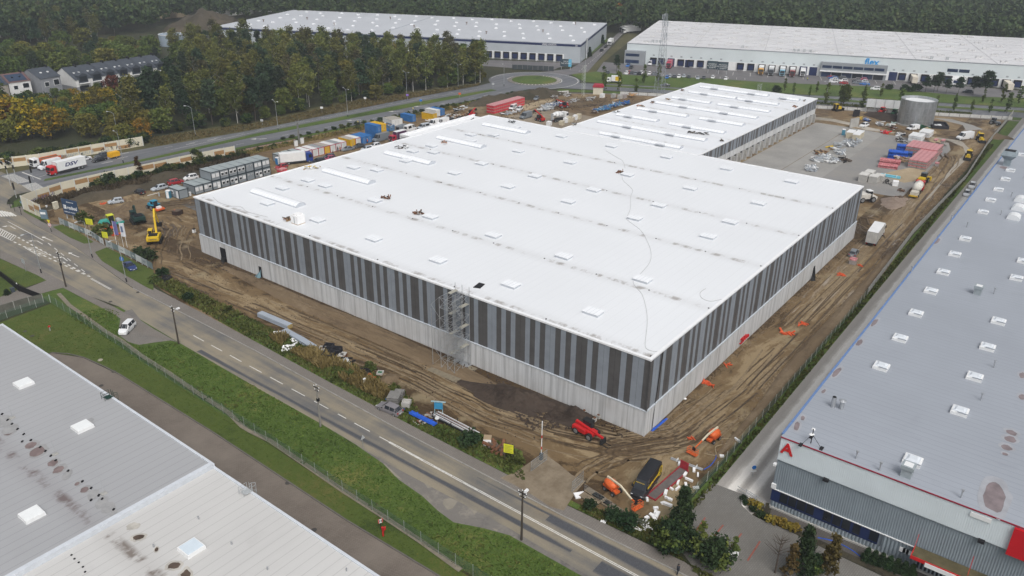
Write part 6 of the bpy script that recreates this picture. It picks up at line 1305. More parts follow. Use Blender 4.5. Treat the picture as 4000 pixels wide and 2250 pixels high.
park([(2,1560,785,PBRI,'estate'),(2,1590,775,PSI,'hatch'),(2,1635,780,PDG,'suv'),(2,1680,780,PW,'suv'),(2,1730,775,PSI,'hatch'),(2,1780,782,PDG,'hatch'),(2,1870,793,PSI,'saloon'),(2,1930,790,PDG,'saloon'),(2,2020,785,PW,'estate'),(2,2150,800,PW,'hatch')],'in the car park row near the billboards','cars in the row near the billboards',R_(20))
park([(3,640,755,PW,'saloon'),(3,640,778,PRD,'saloon'),(3,655,795,PBRI,'estate'),(3,660,812,PW,'hatch'),(3,655,832,PW,'mpv'),(3,735,770,PDG,'saloon'),(3,740,792,PDG,'estate'),(3,755,825,PW,'suv'),(3,760,845,PRD,'hatch'),(3,880,790,PDG,'hatch'),(3,890,810,PTAN,'hatch'),(3,890,830,PDG,'suv'),(3,895,845,PGR,'suv'),(3,935,785,PSI,'saloon'),(3,950,808,PPINK,'estate'),(3,960,830,PSI,'estate'),(3,970,855,PBRI,'saloon'),(3,1125,808,PBK,'estate')],'in front of the long office block','cars in front of the long office block',R_(110))
park([(3,2005,935,PDG,'suv'),(3,1075,905,PW,'mpv')],'by the pines in front of the truck docks',None,R_(110))
# ------------------------------------------------------------------ cabins and containers
CABW=M('cabin_panel_grey',(.24,.27,.29),.06,.6,.5);CABF=M('cabin_frame_dark',(.03,.045,.055),.1,1,.5);CABR=M('cabin_roof_grey',(.3,.34,.345),.12,.6,.45)
SHUT=M('white_shutter',(.66,.67,.68),.05)
def cabin(x,y,z,front,label,group,L=5.9,Wd=2.86,h=2.65,rz=0,panel=None,frame=None,roofm=None,ac=False,name='office_cabin',cat='cabin',side_label=None):
 """front-left corner at x, y; front faces -y. front: list of 'w' window, 's' shuttered window, 't' small window, 'd' door"""
 t=thing(name,label,cat,(x,y,z),rz,group)
 MB().box(.06,Wd-.06,.06,L-.06,.08,h-.08).build('wall_panel',panel or CABW,t)
 fr=MB()
 for X in(0,Wd-.16):
  for Y in(0,L-.16):fr.box(X,X+.16,Y,Y+.16,0,h)
 for z0,z1 in((0,.16),(h-.2,h-.02)):
  fr.box(.16,Wd-.16,0,.12,z0,z1);fr.box(.16,Wd-.16,L-.12,L,z0,z1);fr.box(0,.12,.16,L-.16,z0,z1);fr.box(Wd-.12,Wd,.16,L-.16,z0,z1)
 fr.build('frame',frame or CABF,t)
 rf_=MB().box(.1,Wd-.1,.1,L-.1,h-.08,h+.02)
 for k in range(7):rf_.box(.12,Wd-.12,.4+k*.8,.46+k*.8,h+.02,h+.045)
 rf_.build('roof',roofm or CABR,t)
 n=len(front)
 for i,k in enumerate(front):
  cx=Wd*(i+.5)/n+(.06 if i==0 else-.06)*(n>1)
  if k=='d':MB().box(cx-.45,cx+.45,-.03,.06,.16,2.2).build('door',SHUT if panel is None else panel,t)
  elif k=='D':
   o=MB().box(.14,Wd-.14,-.02,.06,.16,h-.22).build('door',panel,t);MB().box(Wd*.5-.02,Wd*.5+.02,-.03,-.02,.2,h-.25).box(Wd*.35,Wd*.37,-.05,-.02,.3,h-.4).box(Wd*.63,Wd*.65,-.05,-.02,.3,h-.4).build('lock_bar',STEELP,o)
  else:
   w2,z0,z1=(.5,.95,2.05)if k in 'ws' else(.22,1.55,1.95);fr2=MB();fr2 .box(cx-w2,cx+w2,-.05,.06,z0,z1);wn_=fr2 .build('window',SHUT,t)
   if k=='w':MB().box(cx-w2+.12,cx+w2-.12,-.06,-.05,z0+.12,z1-.32).build('pane',GLASS,wn_)
   elif k=='t':MB().box(cx-w2+.07,cx+w2-.07,-.06,-.05,z0+.07,z1-.07).build('pane',GLASS,wn_)
 if ac:MB().box(Wd*.55,Wd*.55+.8,-.35,-.02,.4,1.0).build('air_conditioner',WHITEP,t)
 return t
lowf=['ss','sw','ss','ww','ww','ws','tt','ww','ww'];upf=['ss','ww','ww','ww','tt','ss','ss']
ordn=['first','second','third','fourth','fifth','sixth','seventh','eighth','ninth']
gl_,gu_='grey office cabins of the lower row','grey office cabins of the upper row'
for i,f_ in enumerate(lowf):cb_=cabin(23.05+i*2.875,158.6-i*.07,0,f_,'grey office cabin of the ground row, %s from the car park end'%ordn[i],gl_,ac=i in(2,4,7))
for i,f_ in enumerate(upf):cabin(23.05+(i+2)*2.875,158.6-(i+2)*.07,2.68,f_,'grey office cabin stacked in the upper row, %s from the stepped end'%ordn[i],gu_)
sc_=cabin(18.05,158.5,0,'','small single grey cabin with door beside the portable toilet',None,5.4,2.9);MB().box(-.04,.06,.5,1.4,.16,2.2).build('door',SHUT,sc_);wn_=MB().box(-.05,.06,2.9,3.9,.95,2.05).build('window',SHUT,sc_);MB().box(-.06,-.05,3.05,3.75,1.1,1.75).build('pane',GLASS,wn_)
c0=[o for o in bpy.data.objects if o.name=='office_cabin'][0];lettering('rex',1.0,M('grey_letters',(.1,.12,.13)),c0,(-.005,3.6,1.5),(R_(90),0,R_(-90)),.006,'lettering')
def toilet(p,body,roofc,label,rz=0):
 t=thing('portable_toilet',label,'portable toilet',p,rz);MB().box(-.55,.55,-.55,.55,0,2.15).build('body',body,t);MB().box(-.6,.6,-.6,.6,2.15,2.35,taper=.15).build('roof',roofc,t);MB().box(-.38,.38,-.6,-.55,.1,2.0).build('door',roofc,t)
toilet((16.9,162,0),M('teal_plastic',(.06,.22,.32),.1),WHITEP,'blue and white portable toilet beside the small cabin',R_(-60));toilet((57.4,165.7,0),M('blue_plastic',(.02,.17,.42),.1),WHITEP,'bright blue portable toilet beside the white box lorry');toilet(D(3150,380,610,630),M('teal_plastic',(.06,.22,.32),.1),WHITEP,'portable toilet standing on the concrete apron edge',R_(20))
CW=M('container_white',(.62,.63,.62),.08,.8);CY=M('container_yellow',(.6,.36,.01),.12,.8);CB=M('container_blue',(.03,.14,.36),.15,.8);CG=M('container_grey',(.26,.28,.29),.12,.8);CRD=M('frame_crimson',(.35,.02,.06),.1);CTAN=M('roof_tan',(.34,.32,.28),.15)
gw='site containers in a row beside the cycle path'
row=[(58.6,'G','dark grey site container at the left end of the row'),(61.5,'G','grey site container, second in the row'),(64.4,'G','grey site container, third in the row'),(67.2,'W','white red framed container, first of the white ones'),(69.9,'W','white red framed container left of the grey roofed one'),(72.3,'w','white container with grey roof left of the yellow one'),(74.75,'Y','single yellow container between white ones'),(77.2,'W','white container right of the single yellow one'),(79.6,'w','white container with grey roof, last but one'),(81.9,'W','white red framed container at the right end of the white row')]
for i,(x,k,lb)in enumerate(row):
 cabin(x,163.9-i*.09,0,'D',lb,gw,6,2.42,2.6,panel={'G':CG,'W':CW,'w':CW,'Y':CY}[k],frame=CABF if k=='G' else CRD,roofm={'G':CABR,'W':CW,'w':CG,'Y':CTAN}[k],name='site_container',cat='container')
for i,(x,y,z,p_,f_,r_,L,lb)in enumerate(((86.3,163.5,0,CY,CY,CTAN,6,'yellow container at the left of the blue ones'),(88.75,163.4,0,CW,CRD,CW,6,'narrow white container between yellow and blue ones'),(91.2,163.0,0,CB,CB,CB,6,'blue container with orange vested workers in front, left one'),(93.65,162.9,0,CB,CB,CB,6,'blue container with orange vested workers in front, right one'),(98.6,163.2,0,CB,CB,CB,6,'blue container at the bottom of the stack'),(98.6,163.2,2.62,CB,CB,CB,6,'blue container on top of the stack'),(101.1,163.2,0,CY,CY,CY,6,'yellow container at the bottom of the stack'),(101.1,163.2,2.62,CY,CY,CY,6,'yellow container on top of the stack beside the blue one'),(133.4,168.2,0,CY,CY,CTAN,6,'yellow container behind the white vans'),(141.5,171.4,0,CB,CB,CB,6,'blue white container right of the white one'),(139,171.6,0,CW,CW,CW,6,'white container between yellow and blue white ones'),(126.2,172.8,0,CB,CB,CB,6,'low blue container behind the debris skip'))):
 cabin(x,y,z,'D',lb,'storage containers beside the cycle path',L,2.42,2.6,panel=p_,frame=f_,roofm=r_,name='storage_container',cat='container')
cabin(116.2,173.5,0,'D','grey white open container beside the blue debris skip',None,6,5,2.5,R_(-10),CW,CW,CTAN,name='storage_container',cat='container')
def skip(p,rz,col,load,label,L=5,Wd=2.3,h=2.2):
 t=thing('skip',label,'skip',p,rz);m=MB();m.box(-L/2,L/2,-Wd/2,-Wd/2+.1,.2,h,taper=0);m.box(-L/2,L/2,Wd/2-.1,Wd/2,.2,h);m.box(-L/2,-L/2+.1,-Wd/2+.1,Wd/2-.1,.2,h);m.box(L/2-.1,L/2,-Wd/2+.1,Wd/2-.1,.2,h);m.box(-L/2+.1,L/2-.1,-Wd/2+.1,Wd/2-.1,.15,.3)
 for i in range(5):m.box(-L/2+.3+i*1.0,-L/2+.42+i*1.0,-Wd/2-.06,-Wd/2,.2,h)
 m.build('body',col,t)
 if load:junk(load,22,L*.42,Wd*.4,0,h-.3,7,.9).build('rubbish',[WOOD,WHITEP,STEELP,PALLETW],t)
 return t
def junk(seed,n,rx,ry,z0,z1,nm_=4,s=.8):
 q=random.Random(seed);m=MB()
 for i in range(n):
  x,y,z=q.uniform(-rx,rx),q.uniform(-ry,ry),q.uniform(z0+(z1-z0)*.5,z1)if z0==0 and z1>1 else q.uniform(z0,z1);L=q.uniform(.3,1.6)*s;st=len(m.v);m.box(-L,L,-.1*s-q.random()*.25*s,.1*s,0,.12+q.random()*.3*s,i%4)
  m.xf(Matrix.Translation((x,y,z))@Matrix.Rotation(q.uniform(0,3.14),4,'Z')@Matrix.Rotation(q.uniform(-.4,.4),4,'Y'),st)
 return m
skip((107,169,0),R_(80),CB,3,'blue skip heaped with timber beside the stacked containers');skip((112,171,0),R_(80),M('faded_blue',(.1,.2,.34),.2),4,'faded blue skip heaped with pale scrap');skip(D(3150,380,1950,540),R_(60),GREENP,None,'green skip at the foot of the steel tank',4,2,1.4)
# heaps of stuff at the machinery corner
def heap(name,p,rz,n,rx,ry,h,mats,label,seed,s=.8,cat='heap',group=None):
 return tag(junk(seed,n,rx,ry,0.0,h,4,s).build(name,mats,None,loc=p,rz=rz),label,cat,group)
heap('scrap_heap',D(1500,350,1000,490),0,60,8,2.2,.9,[BROWNP,STEELP,DARK,WHITEP],'heap of grey and brown scrap left of the red machine',11);heap('scrap_heap',D(1500,350,1280,460),0,60,9,2.2,.9,[DARK,STEELP,BROWNP,PALLETW],'heap of dark formwork and steel behind the roof edge',12);heap('formwork_heap',D(1500,350,1290,370),0,30,4,1.5,1.8,[STEELP,WHITEP,DARK,GREY_METAL],'heap of grey formwork left of the red telehandler',13)
heap('pipe_heap',D(1500,350,2100,400),0,26,4,1.2,.5,[STEEL,WHITEP,GREY_METAL,STEEL],'heap of grey steel profiles before the red wrapped row',14,1.2)
for i,(a,b)in enumerate((((2100,280,60,620),(2100,280,260,560)),((2100,280,180,590),(2100,280,360,540)),((2100,280,60,660),(2100,280,230,610)))):
 p,q=D(*a),D(*b);heap('profile_stack',mid(p,q),head(p,q),40,(q-p).length*.45,1.8,.9,[STEEL,WHITEP,GREY_METAL,BLUEP if i==1 else STEELP],('long','blue and white','low')[i]+' stack of steel profiles on the far mud yard',15+i,1.1,'steel profiles')
for i,q in enumerate(((580,500),(880,470),(120,400),(480,390),(330,380),(240,430))):heap('rubble_heap',D(2100,280,*q),.3*i,34,3.4,1.5,.8,[CONCRETE,STEELP,WOOD,BLOCKG],('grey rubble heap in the middle of the far yard','pinkish rubble heap right of the grey one','grey rubble heap along the pale site wall, left','grey rubble heap along the pale site wall, right','low rubble heap below the site wall','small dark rubble pile near the grey car')[i],20+i)
for i,q in enumerate(((1090,660),(1240,610),(1390,570))):heap('scaffold_stack',D(2100,280,*q),R_(-15),40,4.4,1.4,1.5,[M('cyan_blue_steel',(.05,.2,.38),.2),BLUEP,STEELP,MATS['cyan_blue_steel']],('nearest','middle','farthest')[i]+' blue scaffold stack beside the dock hall roof edge',30+i,1.0,'scaffold parts')
heap('root_heap',D(2100,280,960,700),0,16,1.6,1,1.2,[WOOD,BROWNP,WOOD,STEELP],'dark root stump heap at the roof edge',36)
# ------------------------------------------------------------------ blocks on pallets
REDF2=M('red_film_side',(.55,.04,.06),.4,1.2,.4)
def pallet_pile(x,y,rz,z,top,side,label,group,wx=1.2,wy=1.0,h=1.0,name='block_pallet',cat='pallet',band=None):
 t=thing(name,label,cat,(x,y,z),rz,group);w_=MB()
 for k in(-1,0,1):w_.box(-wx/2,wx/2,k*wy*.42-.06,k*wy*.42+.06,0,.14)
 w_.build('pallet_base',PALLETW,t);b=MB();b.box(-wx/2,wx/2,-wy/2,wy/2,.14,h-.12);b.build('block_load',side,t)
 f_=MB();f_.box(-wx/2-.03,wx/2+.03,-wy/2-.03,wy/2+.03,h-.3,h);f_.build('film_cover',top,t);return t
PP={}
def piles(nx,ny,nz,o,ux,uy,top,side,label,group,pitch=(1.35,1.15),h=1.05,gap=None,name='block_pallet'):
 proto=None;rz=math.atan2(ux.y,ux.x)
 for k in range(nz):
  for j in range(ny):
   for i in range(nx):
    if gap and gap(i,j,k):continue
    p=o+ux*(i*pitch[0])+uy*(j*pitch[1])
    if proto is None:proto=pallet_pile(p.x,p.y,rz,k*h,top,side,label,group,pitch[0]*.93,pitch[1]*.93,h-.02,name)
    else:
     d=dup(proto,(p.x+rng.uniform(-.05,.05),p.y+rng.uniform(-.05,.05),k*h),rz+rng.uniform(-.03,.03))
X_,Y_=Vector((1,0,0)),Vector((0,1,0))
hid=lambda nx,ny,nz:(lambda i,j,k:k<nz-1 and i>0 and j>0)
piles(7,8,3,Vector((202.2,.8,0)),X_,Y_,REDFILM,BLOCKG,'grey blocks on a pallet under red film, in the long far block of the yard','red film wrapped block pallets in the long far block',(1.45,1.25),1.05,hid(7,8,3))
piles(13,4,3,Vector((186,.4,0)),X_,Y_,REDFILM,BLOCKG,'grey blocks on a pallet under pink film, in the leg running toward the camera','pink film wrapped block pallets in the near leg',(1.25,1.4),.95,hid(13,4,3))
rdir=(D(1500,350,2310,270)-D(1500,350,1830,410));rdir.z=0;rdir.normalize();rn=Vector((-rdir.y,rdir.x,0))
piles(16,3,3,D(1500,350,1850,405)+rn*.7,rdir,rn,REDFILM,REDF2,'red film wrapped block pallet in the row behind the white crew van','red wrapped pallets in the row by the soil bank',(1.35,1.3),1.15,hid(16,3,3))
piles(2,1,1,D(3400,480,1080,320),X_,Y_,REDFILM,BLOCKG,'low red wrapped pallet behind the long red block','low red wrapped pallets behind the long block');piles(2,1,1,D(3400,480,1200,330),X_,Y_,REDFILM,BLOCKG,'low red wrapped pallet right of the long red block','low red wrapped pallets right of the long block')
pallet_pile(*C(3,1,1695,225).xy,.2,0,REDFILM,BLOCKG,'single red topped block pallet at the yard edge',None,1.4,1.2,1.3);pallet_pile(*C(3,1,850,1210).xy,.1,0,REDFILM,BLOCKG,'single pink topped block pallet behind the grey blue estate car',None,1.6,1.5,1.5);pallet_pile(*D(600,560,2140,470).xy,.1,0,REDFILM,REDF2,'red wrapped pallet lying at the end of the cabins',None,2.6,1.8,1.0)
WHB=M('white_wrapped_blocks',(.66,.68,.7),.08,2)
piles(5,3,2,Vector((222.6,10.2,0)),X_,Vector((.05,1,0)),WHITEP,WHB,'white wrapped block pallet, left group behind the red stacks','white wrapped pallets, left group',(1.3,1.5),1.1,hid(5,3,2),'wrapped_pallet');piles(5,3,2,Vector((232,9.2,0)),X_,Vector((.05,1,0)),WHITEP,WHB,'white wrapped block pallet, right group under the sand heap','white wrapped pallets, right group',(1.3,1.3),1.0,hid(5,3,2),'wrapped_pallet')
# panels, pipes
def stack(name,a,b,wd,n,hh,mats,label,cat,z=0,group=None,ends=None):
 L=(b-a).length;t=thing(name,label,cat,mid(a,b)+Vector((0,0,z)),head(a,b),group)
 for i in range(n):
  o=MB().box(-L/2,L/2,-wd/2+(i%2)*.05,wd/2+(i%2)*.05,.15+i*hh,.15+(i+1)*hh-.03).build('panel',mats[0],t)
  if ends:MB().box(L/2,L/2+.02,-wd/2+.03,wd/2,.17+i*hh,.15+(i+1)*hh-.06).build('core',ends,o)
 MB().box(-L/2+.4,-L/2+.6,-wd/2,wd/2,0,.15).box(L/2-.6,L/2-.4,-wd/2,wd/2,0,.15).build('bearer',WOOD,t);return t
CORE=M('yellow_core',(.4,.27,.05),.2);PNL=M('stacked_panel_grey',(.33,.37,.42),.08,.6,.4)
stack('panel_stack',C(1,2,40,285),C(1,2,345,415),1.25,4,.22,[PNL],'long stack of grey sandwich panels with yellow cores on the verge','panel stack',ends=CORE);stack('panel_stack',C(1,2,285,440),C(1,2,430,520),1.2,2,.22,[PNL],'short stack of grey panels behind the white foam sheets','panel stack',ends=CORE);stack('panel_stack',C(1,2,420,520),C(1,2,590,625),1.25,3,.22,[PNL],'stack of grey panels nearest the manhole boxes','panel stack',ends=CORE)
BEIGE=M('beige_panel',(.5,.45,.34),.1,1);GSL=M('grey_slab',(.42,.41,.385),.1,.8)
for i,(x,y,L)in enumerate(((212,29.2,5),(214,32,5),(217,29.6,4.4))):t_=thing('panel_bundle',('beige wrapped panel bundle on the apron edge, left','beige wrapped panel bundle on the apron edge, middle','beige wrapped panel bundle with a fallen white sheet')[i],'panels',(x,y,0),R_(5));MB().box(-L/2,L/2,-1.2,1.2,0,2.2-.3*(i==2)).build('bundle',BEIGE,t_);MB().box(-L/2-.02,L/2+.02,-1.22,1.22,2.2-.3*(i==2),2.35-.3*(i==2)).build('cover',WHITEP,t_)
for i,(x,y,L,h)in enumerate(((160.8,12.2,3.6,2.4),(161.5,9.4,3.4,2.2),(164.5,11.6,3.6,2.5),(165,8.6,2.6,1.8))):t_=thing('slab_stack',('pale concrete slab stack at the left end behind the hall roof','pale concrete slab stack nearest the hall roof','tallest pale concrete slab stack behind the roof edge','low pale slab stack beside the wire coils')[i],'slab stack',(x,y,0),0,None);MB().box(-L/2,L/2,-1.25,1.25,0,h-.25).build('slabs',GSL,t_);MB().box(-L/2-.05,L/2,-1.2,1.3,h-.25,h).build('top_slab',M('pale_slab',(.56,.55,.52),.08),t_)
def pipes(name,a,b,wd,rows,r,mat,label,cat='pipes',group=None,strap=None):
 L=(b-a).length;t=thing(name,label,cat,mid(a,b),head(a,b),group);m=MB();n=max(1,int(wd/(2*r)))
 for k in range(rows):
  for i in range(n-(k%2)):y=-wd/2+r+i*2*r+(k%2)*r;m.cyl((-L/2+(i*7%3)*.06,y,r+k*r*1.75),(L/2,y,r+k*r*1.75),r,r,7)
 m.build('pipe_bundle',mat,t)
 for f_ in(-.3,.3):MB().box(L*f_-.05,L*f_+.05,-wd/2-.02,wd/2+.02,0,rows*r*1.75+r*.35).build('strap',strap or WHITEP,t)
 return t
pipes('pipe_stack',Vector((193.6,13.6,0)),Vector((195.2,7.8,0)),3.2,5,.3,BLUEFILM,'blue pipe stack nearest the red pipes',strap=BLUEFILM);pipes('pipe_stack',Vector((203.6,13.4,0)),Vector((205.6,6.6,0)),3.4,5,.3,BLUEFILM,'blue pipe stack behind the first blue stack',strap=BLUEFILM);pipes('pipe_stack',Vector((199.4,13.6,0)),Vector((200.6,7.4,0)),2.4,3,.28,M('blue_pipe_dark',(.02,.07,.25),.2),'low dark blue pipe stack between the two blue ones',strap=DARK)
REDPIPE=M('red_pipe',(.42,.03,.06),.4,1.5,.4,c2=(.62,.3,.3))
pipes('pipe_stack',Vector((180.8,13.2,0)),Vector((181.8,7.4,0)),3.4,3,.18,REDPIPE,'red pipe stack with pale film, nearest row',strap=REDFILM);pipes('pipe_stack',Vector((186.4,14.2,0)),Vector((187.4,8,0)),3.4,4,.18,REDPIPE,'red pipe stack between pale red and blue ones',strap=REDFILM)
heap('timber_heap',D(3400,480,520,650),.3,40,2.6,1.8,1.2,[PALLETW,BROWNP,PALLETW,M('pale_film',(.6,.5,.45),.2)],'heap of broken pallets beside the red pipes',41,.8,'timber');pipes('pipe_bundle',D(3400,480,170,880),D(3400,480,495,935),1.0,2,.24,M('cyan_pipe',(.18,.5,.62),.15,1,.4),'pale cyan pipe bundle lying on the sand')
pl_=thing('foam_stack','small white wrapped cube right of the wire coils','package',D(3400,480,410,1050),.2);MB().box(-.9,.9,-.8,.8,.15,1.6).build('package',FOAM,pl_);MB().box(-.85,.85,-.75,.75,0,.15).build('pallet_base',PALLETW,pl_)
wc=MB()
for i in range(7):q=random.Random(i);cx,cy=q.uniform(-2,2),q.uniform(-.9,.9);wc.tube([(cx+.6*math.cos(t),cy+.5*math.sin(t),.35+.3*math.sin(t*2+i))for t in[k*.7 for k in range(10)]],.06,4)
tag(wc.build('wire_coils',DARK,None,loc=D(3400,480,290,1000)),'tangle of dark wire coils beside the slab stacks','wire coils')
for i,(x,y,n,lb)in enumerate(((700,760,26,'stack of dark grey ducts on the apron edge'),(560,830,18,'white profile pile on the apron edge'),(560,930,30,'fanned white profile pile in the yard'),(420,860,8,'yellow drum and boards in the yard'),(240,940,18,'brown timber scraps in the yard'),(180,1050,34,'white duct pile, middle of the yard row'),(440,1080,30,'white duct pile at the right of the yard row'),(300,1020,30,'heap of white ducts, centre of the yard row'),(80,1200,34,'white profile pile with blue roll behind the hall roof'),(840,760,12,'grey boards right of the duct stack'),(760,810,12,'pale boards lying in front of the duct stack'))):
 heap('duct_pile',D(3150,380,x,y),R_(8*(i%3)),n,2.6,1.3,.9,[STEEL,WHITEP,GREY_METAL,STEELP]if i not in(0,3,4)else([DARK,STEEL,GREY_METAL,STEELP],[YELLOW,WHITEP,PALLETW,YELLOW],[PALLETW,WOOD,BROWNP,PALLETW])[(0,3,4).index(i)],lb,50+i,1.1,'building material')
for i,(x,y,lb)in enumerate(((1400,470,'bundle of pale scaffold poles below the tank'),(1220,455,'bundle of white profiles left of the tank'),(1450,530,'brown steel scraps below the tank'),(1000,390,'blue tarpaulin heap by the dark soil'),(900,375,'yellow timber scraps by the dark soil'),(1560,640,'grey white boards left of the white pallets'),(1290,595,'red steel scraps on the haul road edge'),(640,1060,'dark cable tangle on the yard'),(1570,750,'dark scraps left of the red block'))):
 heap('material_heap',D(3150,380,x,y),.1*i,22,2.4,1.0,.7,([STEEL,WHITEP,M('pale_green',(.35,.5,.45)),WHITEP],[WHITEP,STEEL,WHITEP,STEEL],[BROWNP,DARK,BROWNP,STEELP],[BLUEP,DARK,STEELP,BLUEP],[YELLOW,PALLETW,WOOD,YELLOW],[WHITEP,DARK,STEELP,WHITEP],[RED,REDF2,STEELP,RED],[DARK,WOOD,DARK,WOOD],[DARK,WOOD,STEELP,DARK])[i],lb,70+i,.9,'building material')
for i,q in enumerate(((520,1140),(500,1255))):heap('pallet_pile',D(3400,480,*q),.4,9,1.2,.5,.35,[WOOD,BROWNP,WOOD,WOOD],('empty dark pallets leaning in the yard','dark pallets at the yard corner')[i],85+i,.8,'pallets')
for i,(x,y)in enumerate(((850,1340),(400,860),(490,830),(550,800),(620,770),(680,770),(740,820))):
 p=D(2100,280,*((400,890),(470,850),(520,840),(570,830),(630,800),(680,790),(190,900))[i]);t_=thing('wrapped_crate',('cream','white','beige','tall beige','pale','square cream','low white')[i]+' wrapped crate of the row behind the roof corner','crate',p,R_(10),'crates behind the roof corner');MB().box(-1,1,-.8,.8,.12,1.7+.2*(i%3)).build('crate',(BEIGE,WHITEP,BEIGE,M('tan_wrap',(.48,.42,.33)),WHITEP,BEIGE,WHITEP)[i],t_);MB().box(-.95,.95,-.75,.75,0,.12).build('pallet_base',PALLETW,t_)
for i,(x,y,lb)in enumerate(((1075,430,'grey white sack bag by the kiosk'),(1260,430,'left concrete block stack at the far site edge'),(1370,450,'pale concrete block stack at the far site edge'),(1440,440,'dark block stack right of the pale one'))):t_=MB().box(-1.1,1.1,-.7,.7,0,1.7).build('block_stack',(WHITEP,CONCRETE,GSL,BLOCKG)[i],None,lb,'block stack',loc=D(2100,280,x,y))
tag(heap('timber_stack',D(2100,280,1570,430),0,16,1.8,1.2,1.4,[M('orange_timber',(.55,.3,.12)),PALLETW,MATS['orange_timber'],PALLETW],'orange timber stack at the far site edge',91,1.1,'timber'));tag(MB().box(-1.8,1.8,-.9,.9,0,.2).build('board',PALLETW,None,'pale timber board lying on the far mud yard','board',loc=D(2100,280,1290,475)))
# ------------------------------------------------------------------ steel tank and neighbours
tkc=(C(3,0,1300,1240)+C(3,0,1620,1260))/2;TC=Vector((252.2,18.6,0));TR=6.6;TH=9.9
tank=thing('water_tank','big open galvanised steel tank at the far right of the site','tank',TC)
tmn=NT('tank_steel');X=tmn.xyz();nz=tmn.noise(1,4,.6,tmn.map((.9,.9,.12)));spc=tmn.noise(1.2,4,.6);colr=tmn.ramp(tmn.math('ADD',tmn.math('MULTIPLY',nz,.7),tmn.math('MULTIPLY',spc,.3)),[(.35,(.3,.32,.33)),(.6,(.5,.52,.54)),(.7,(.62,.64,.66))]);TANKM=tmn.done(colr,.38,.75)
m=MB();n=40;m.smooth=False
for k in range(4):
 z0,z1=k*TH/4,(k+1)*TH/4
 for i in range(n):
  t0,t1=2*math.pi*i/n,2*math.pi*(i+1)/n
  for r_,fl in((TR,0),(TR-.15,1)):
   q=[(r_*math.cos(t0),r_*math.sin(t0),z0),(r_*math.cos(t1),r_*math.sin(t1),z0),(r_*math.cos(t1),r_*math.sin(t1),z1),(r_*math.cos(t0),r_*math.sin(t0),z1)];m.add(q,[(3,2,1,0)if fl else(0,1,2,3)])
m.build('shell',TANKM,tank)
def ring(r0,r1,z0,z1,n=40):
 q=MB()
 for i in range(n):
  t0,t1=2*math.pi*i/n,2*math.pi*(i+1)/n;A_=lambda r,t,z:(r*math.cos(t),r*math.sin(t),z)
  q.add([A_(r1,t0,z0),A_(r1,t1,z0),A_(r1,t1,z1),A_(r1,t0,z1),A_(r0,t0,z1),A_(r0,t1,z1),A_(r0,t0,z0),A_(r0,t1,z0)],[(0,1,2,3),(3,2,5,4),(7,6,4,5)])
 return q
for k in range(1,5):ring(TR-.02 if k<4 else TR-.17,TR+.05,k*TH/4-.06,k*TH/4+.06).build('hoop',STEEL,tank)
ring(TR-.2,TR+.55,-.05,.45).build('base_ring',CONCRETE,tank);MB().prismz(disc((0,0),TR-.2,32),0,TH-.9).build('liner',WHITEP,tank);ldm=MB()
for dx in(-.3,.3):ldm.bar((dx,5.6,TH-1.5),(dx,5.6,TH+1),.05)
ldm.box(-1.2,1.2,5.2,5.9,TH-.75,TH-.3);ldm.build('inlet_ladder',STEEL,tank)
ch_=thing('concrete_chamber','black walled open chamber in the ground right of the tank','chamber',C(3,0,1715,1275),R_(20));m=MB();m.box(-4.2,4.2,-3,-2.75,0,1.3);m.box(-4.2,4.2,2.75,3,0,1.3);m.box(-4.2,-3.95,-2.75,2.75,0,1.3);m.box(3.95,4.2,-2.75,2.75,0,1.3);m.box(-3.95,3.95,-2.75,2.75,0,.5);m.build('wall',M('bitumen_black',(.025,.025,.03),.2),ch_);MB().box(-1,1.5,-.9,.3,.5,.75).box(-2.2,.2,.5,1.6,.5,.75).build('lid',WHITEP,ch_)
bc_=thing('manhole_box','tall black open box left of the dark soil heap','chamber',C(3,0,885,1170),R_(10));m=MB();[m.box(*q,0,2.4)for q in((-1.6,1.6,-1.2,-1.05),(-1.6,1.6,1.05,1.2),(-1.6,-1.45,-1.05,1.05),(1.45,1.6,-1.05,1.05))];m.build('wall',MATS['bitumen_black'],bc_)
t_=MB().box(-.15,.15,-2.6,2.6,0,3.6).build('concrete_slab',CONCRETE,None,'upright concrete wall slab standing at the apron end','slab',loc=D(3150,380,785,500),rz=R_(70))
sbd=thing('billboard','wide white billboard of four sheets seen from behind near the tank','billboard',mid(C(3,0,1015,1130),C(3,0,1300,1150)),head(C(3,0,1015,1130),C(3,0,1300,1150)))
for i in range(4):MB().box(-7+i*3.5,-3.6+i*3.5,-.1,.1,2.2,5.6).build('sheet',M('grey_white_sheet',(.58,.6,.6),.08),sbd)
m=MB();[m.box(-7.1+i*3.5,-6.9+i*3.5,-.3,-.12,0,5.6)for i in range(5)];m.build('frame',STEELP,sbd)
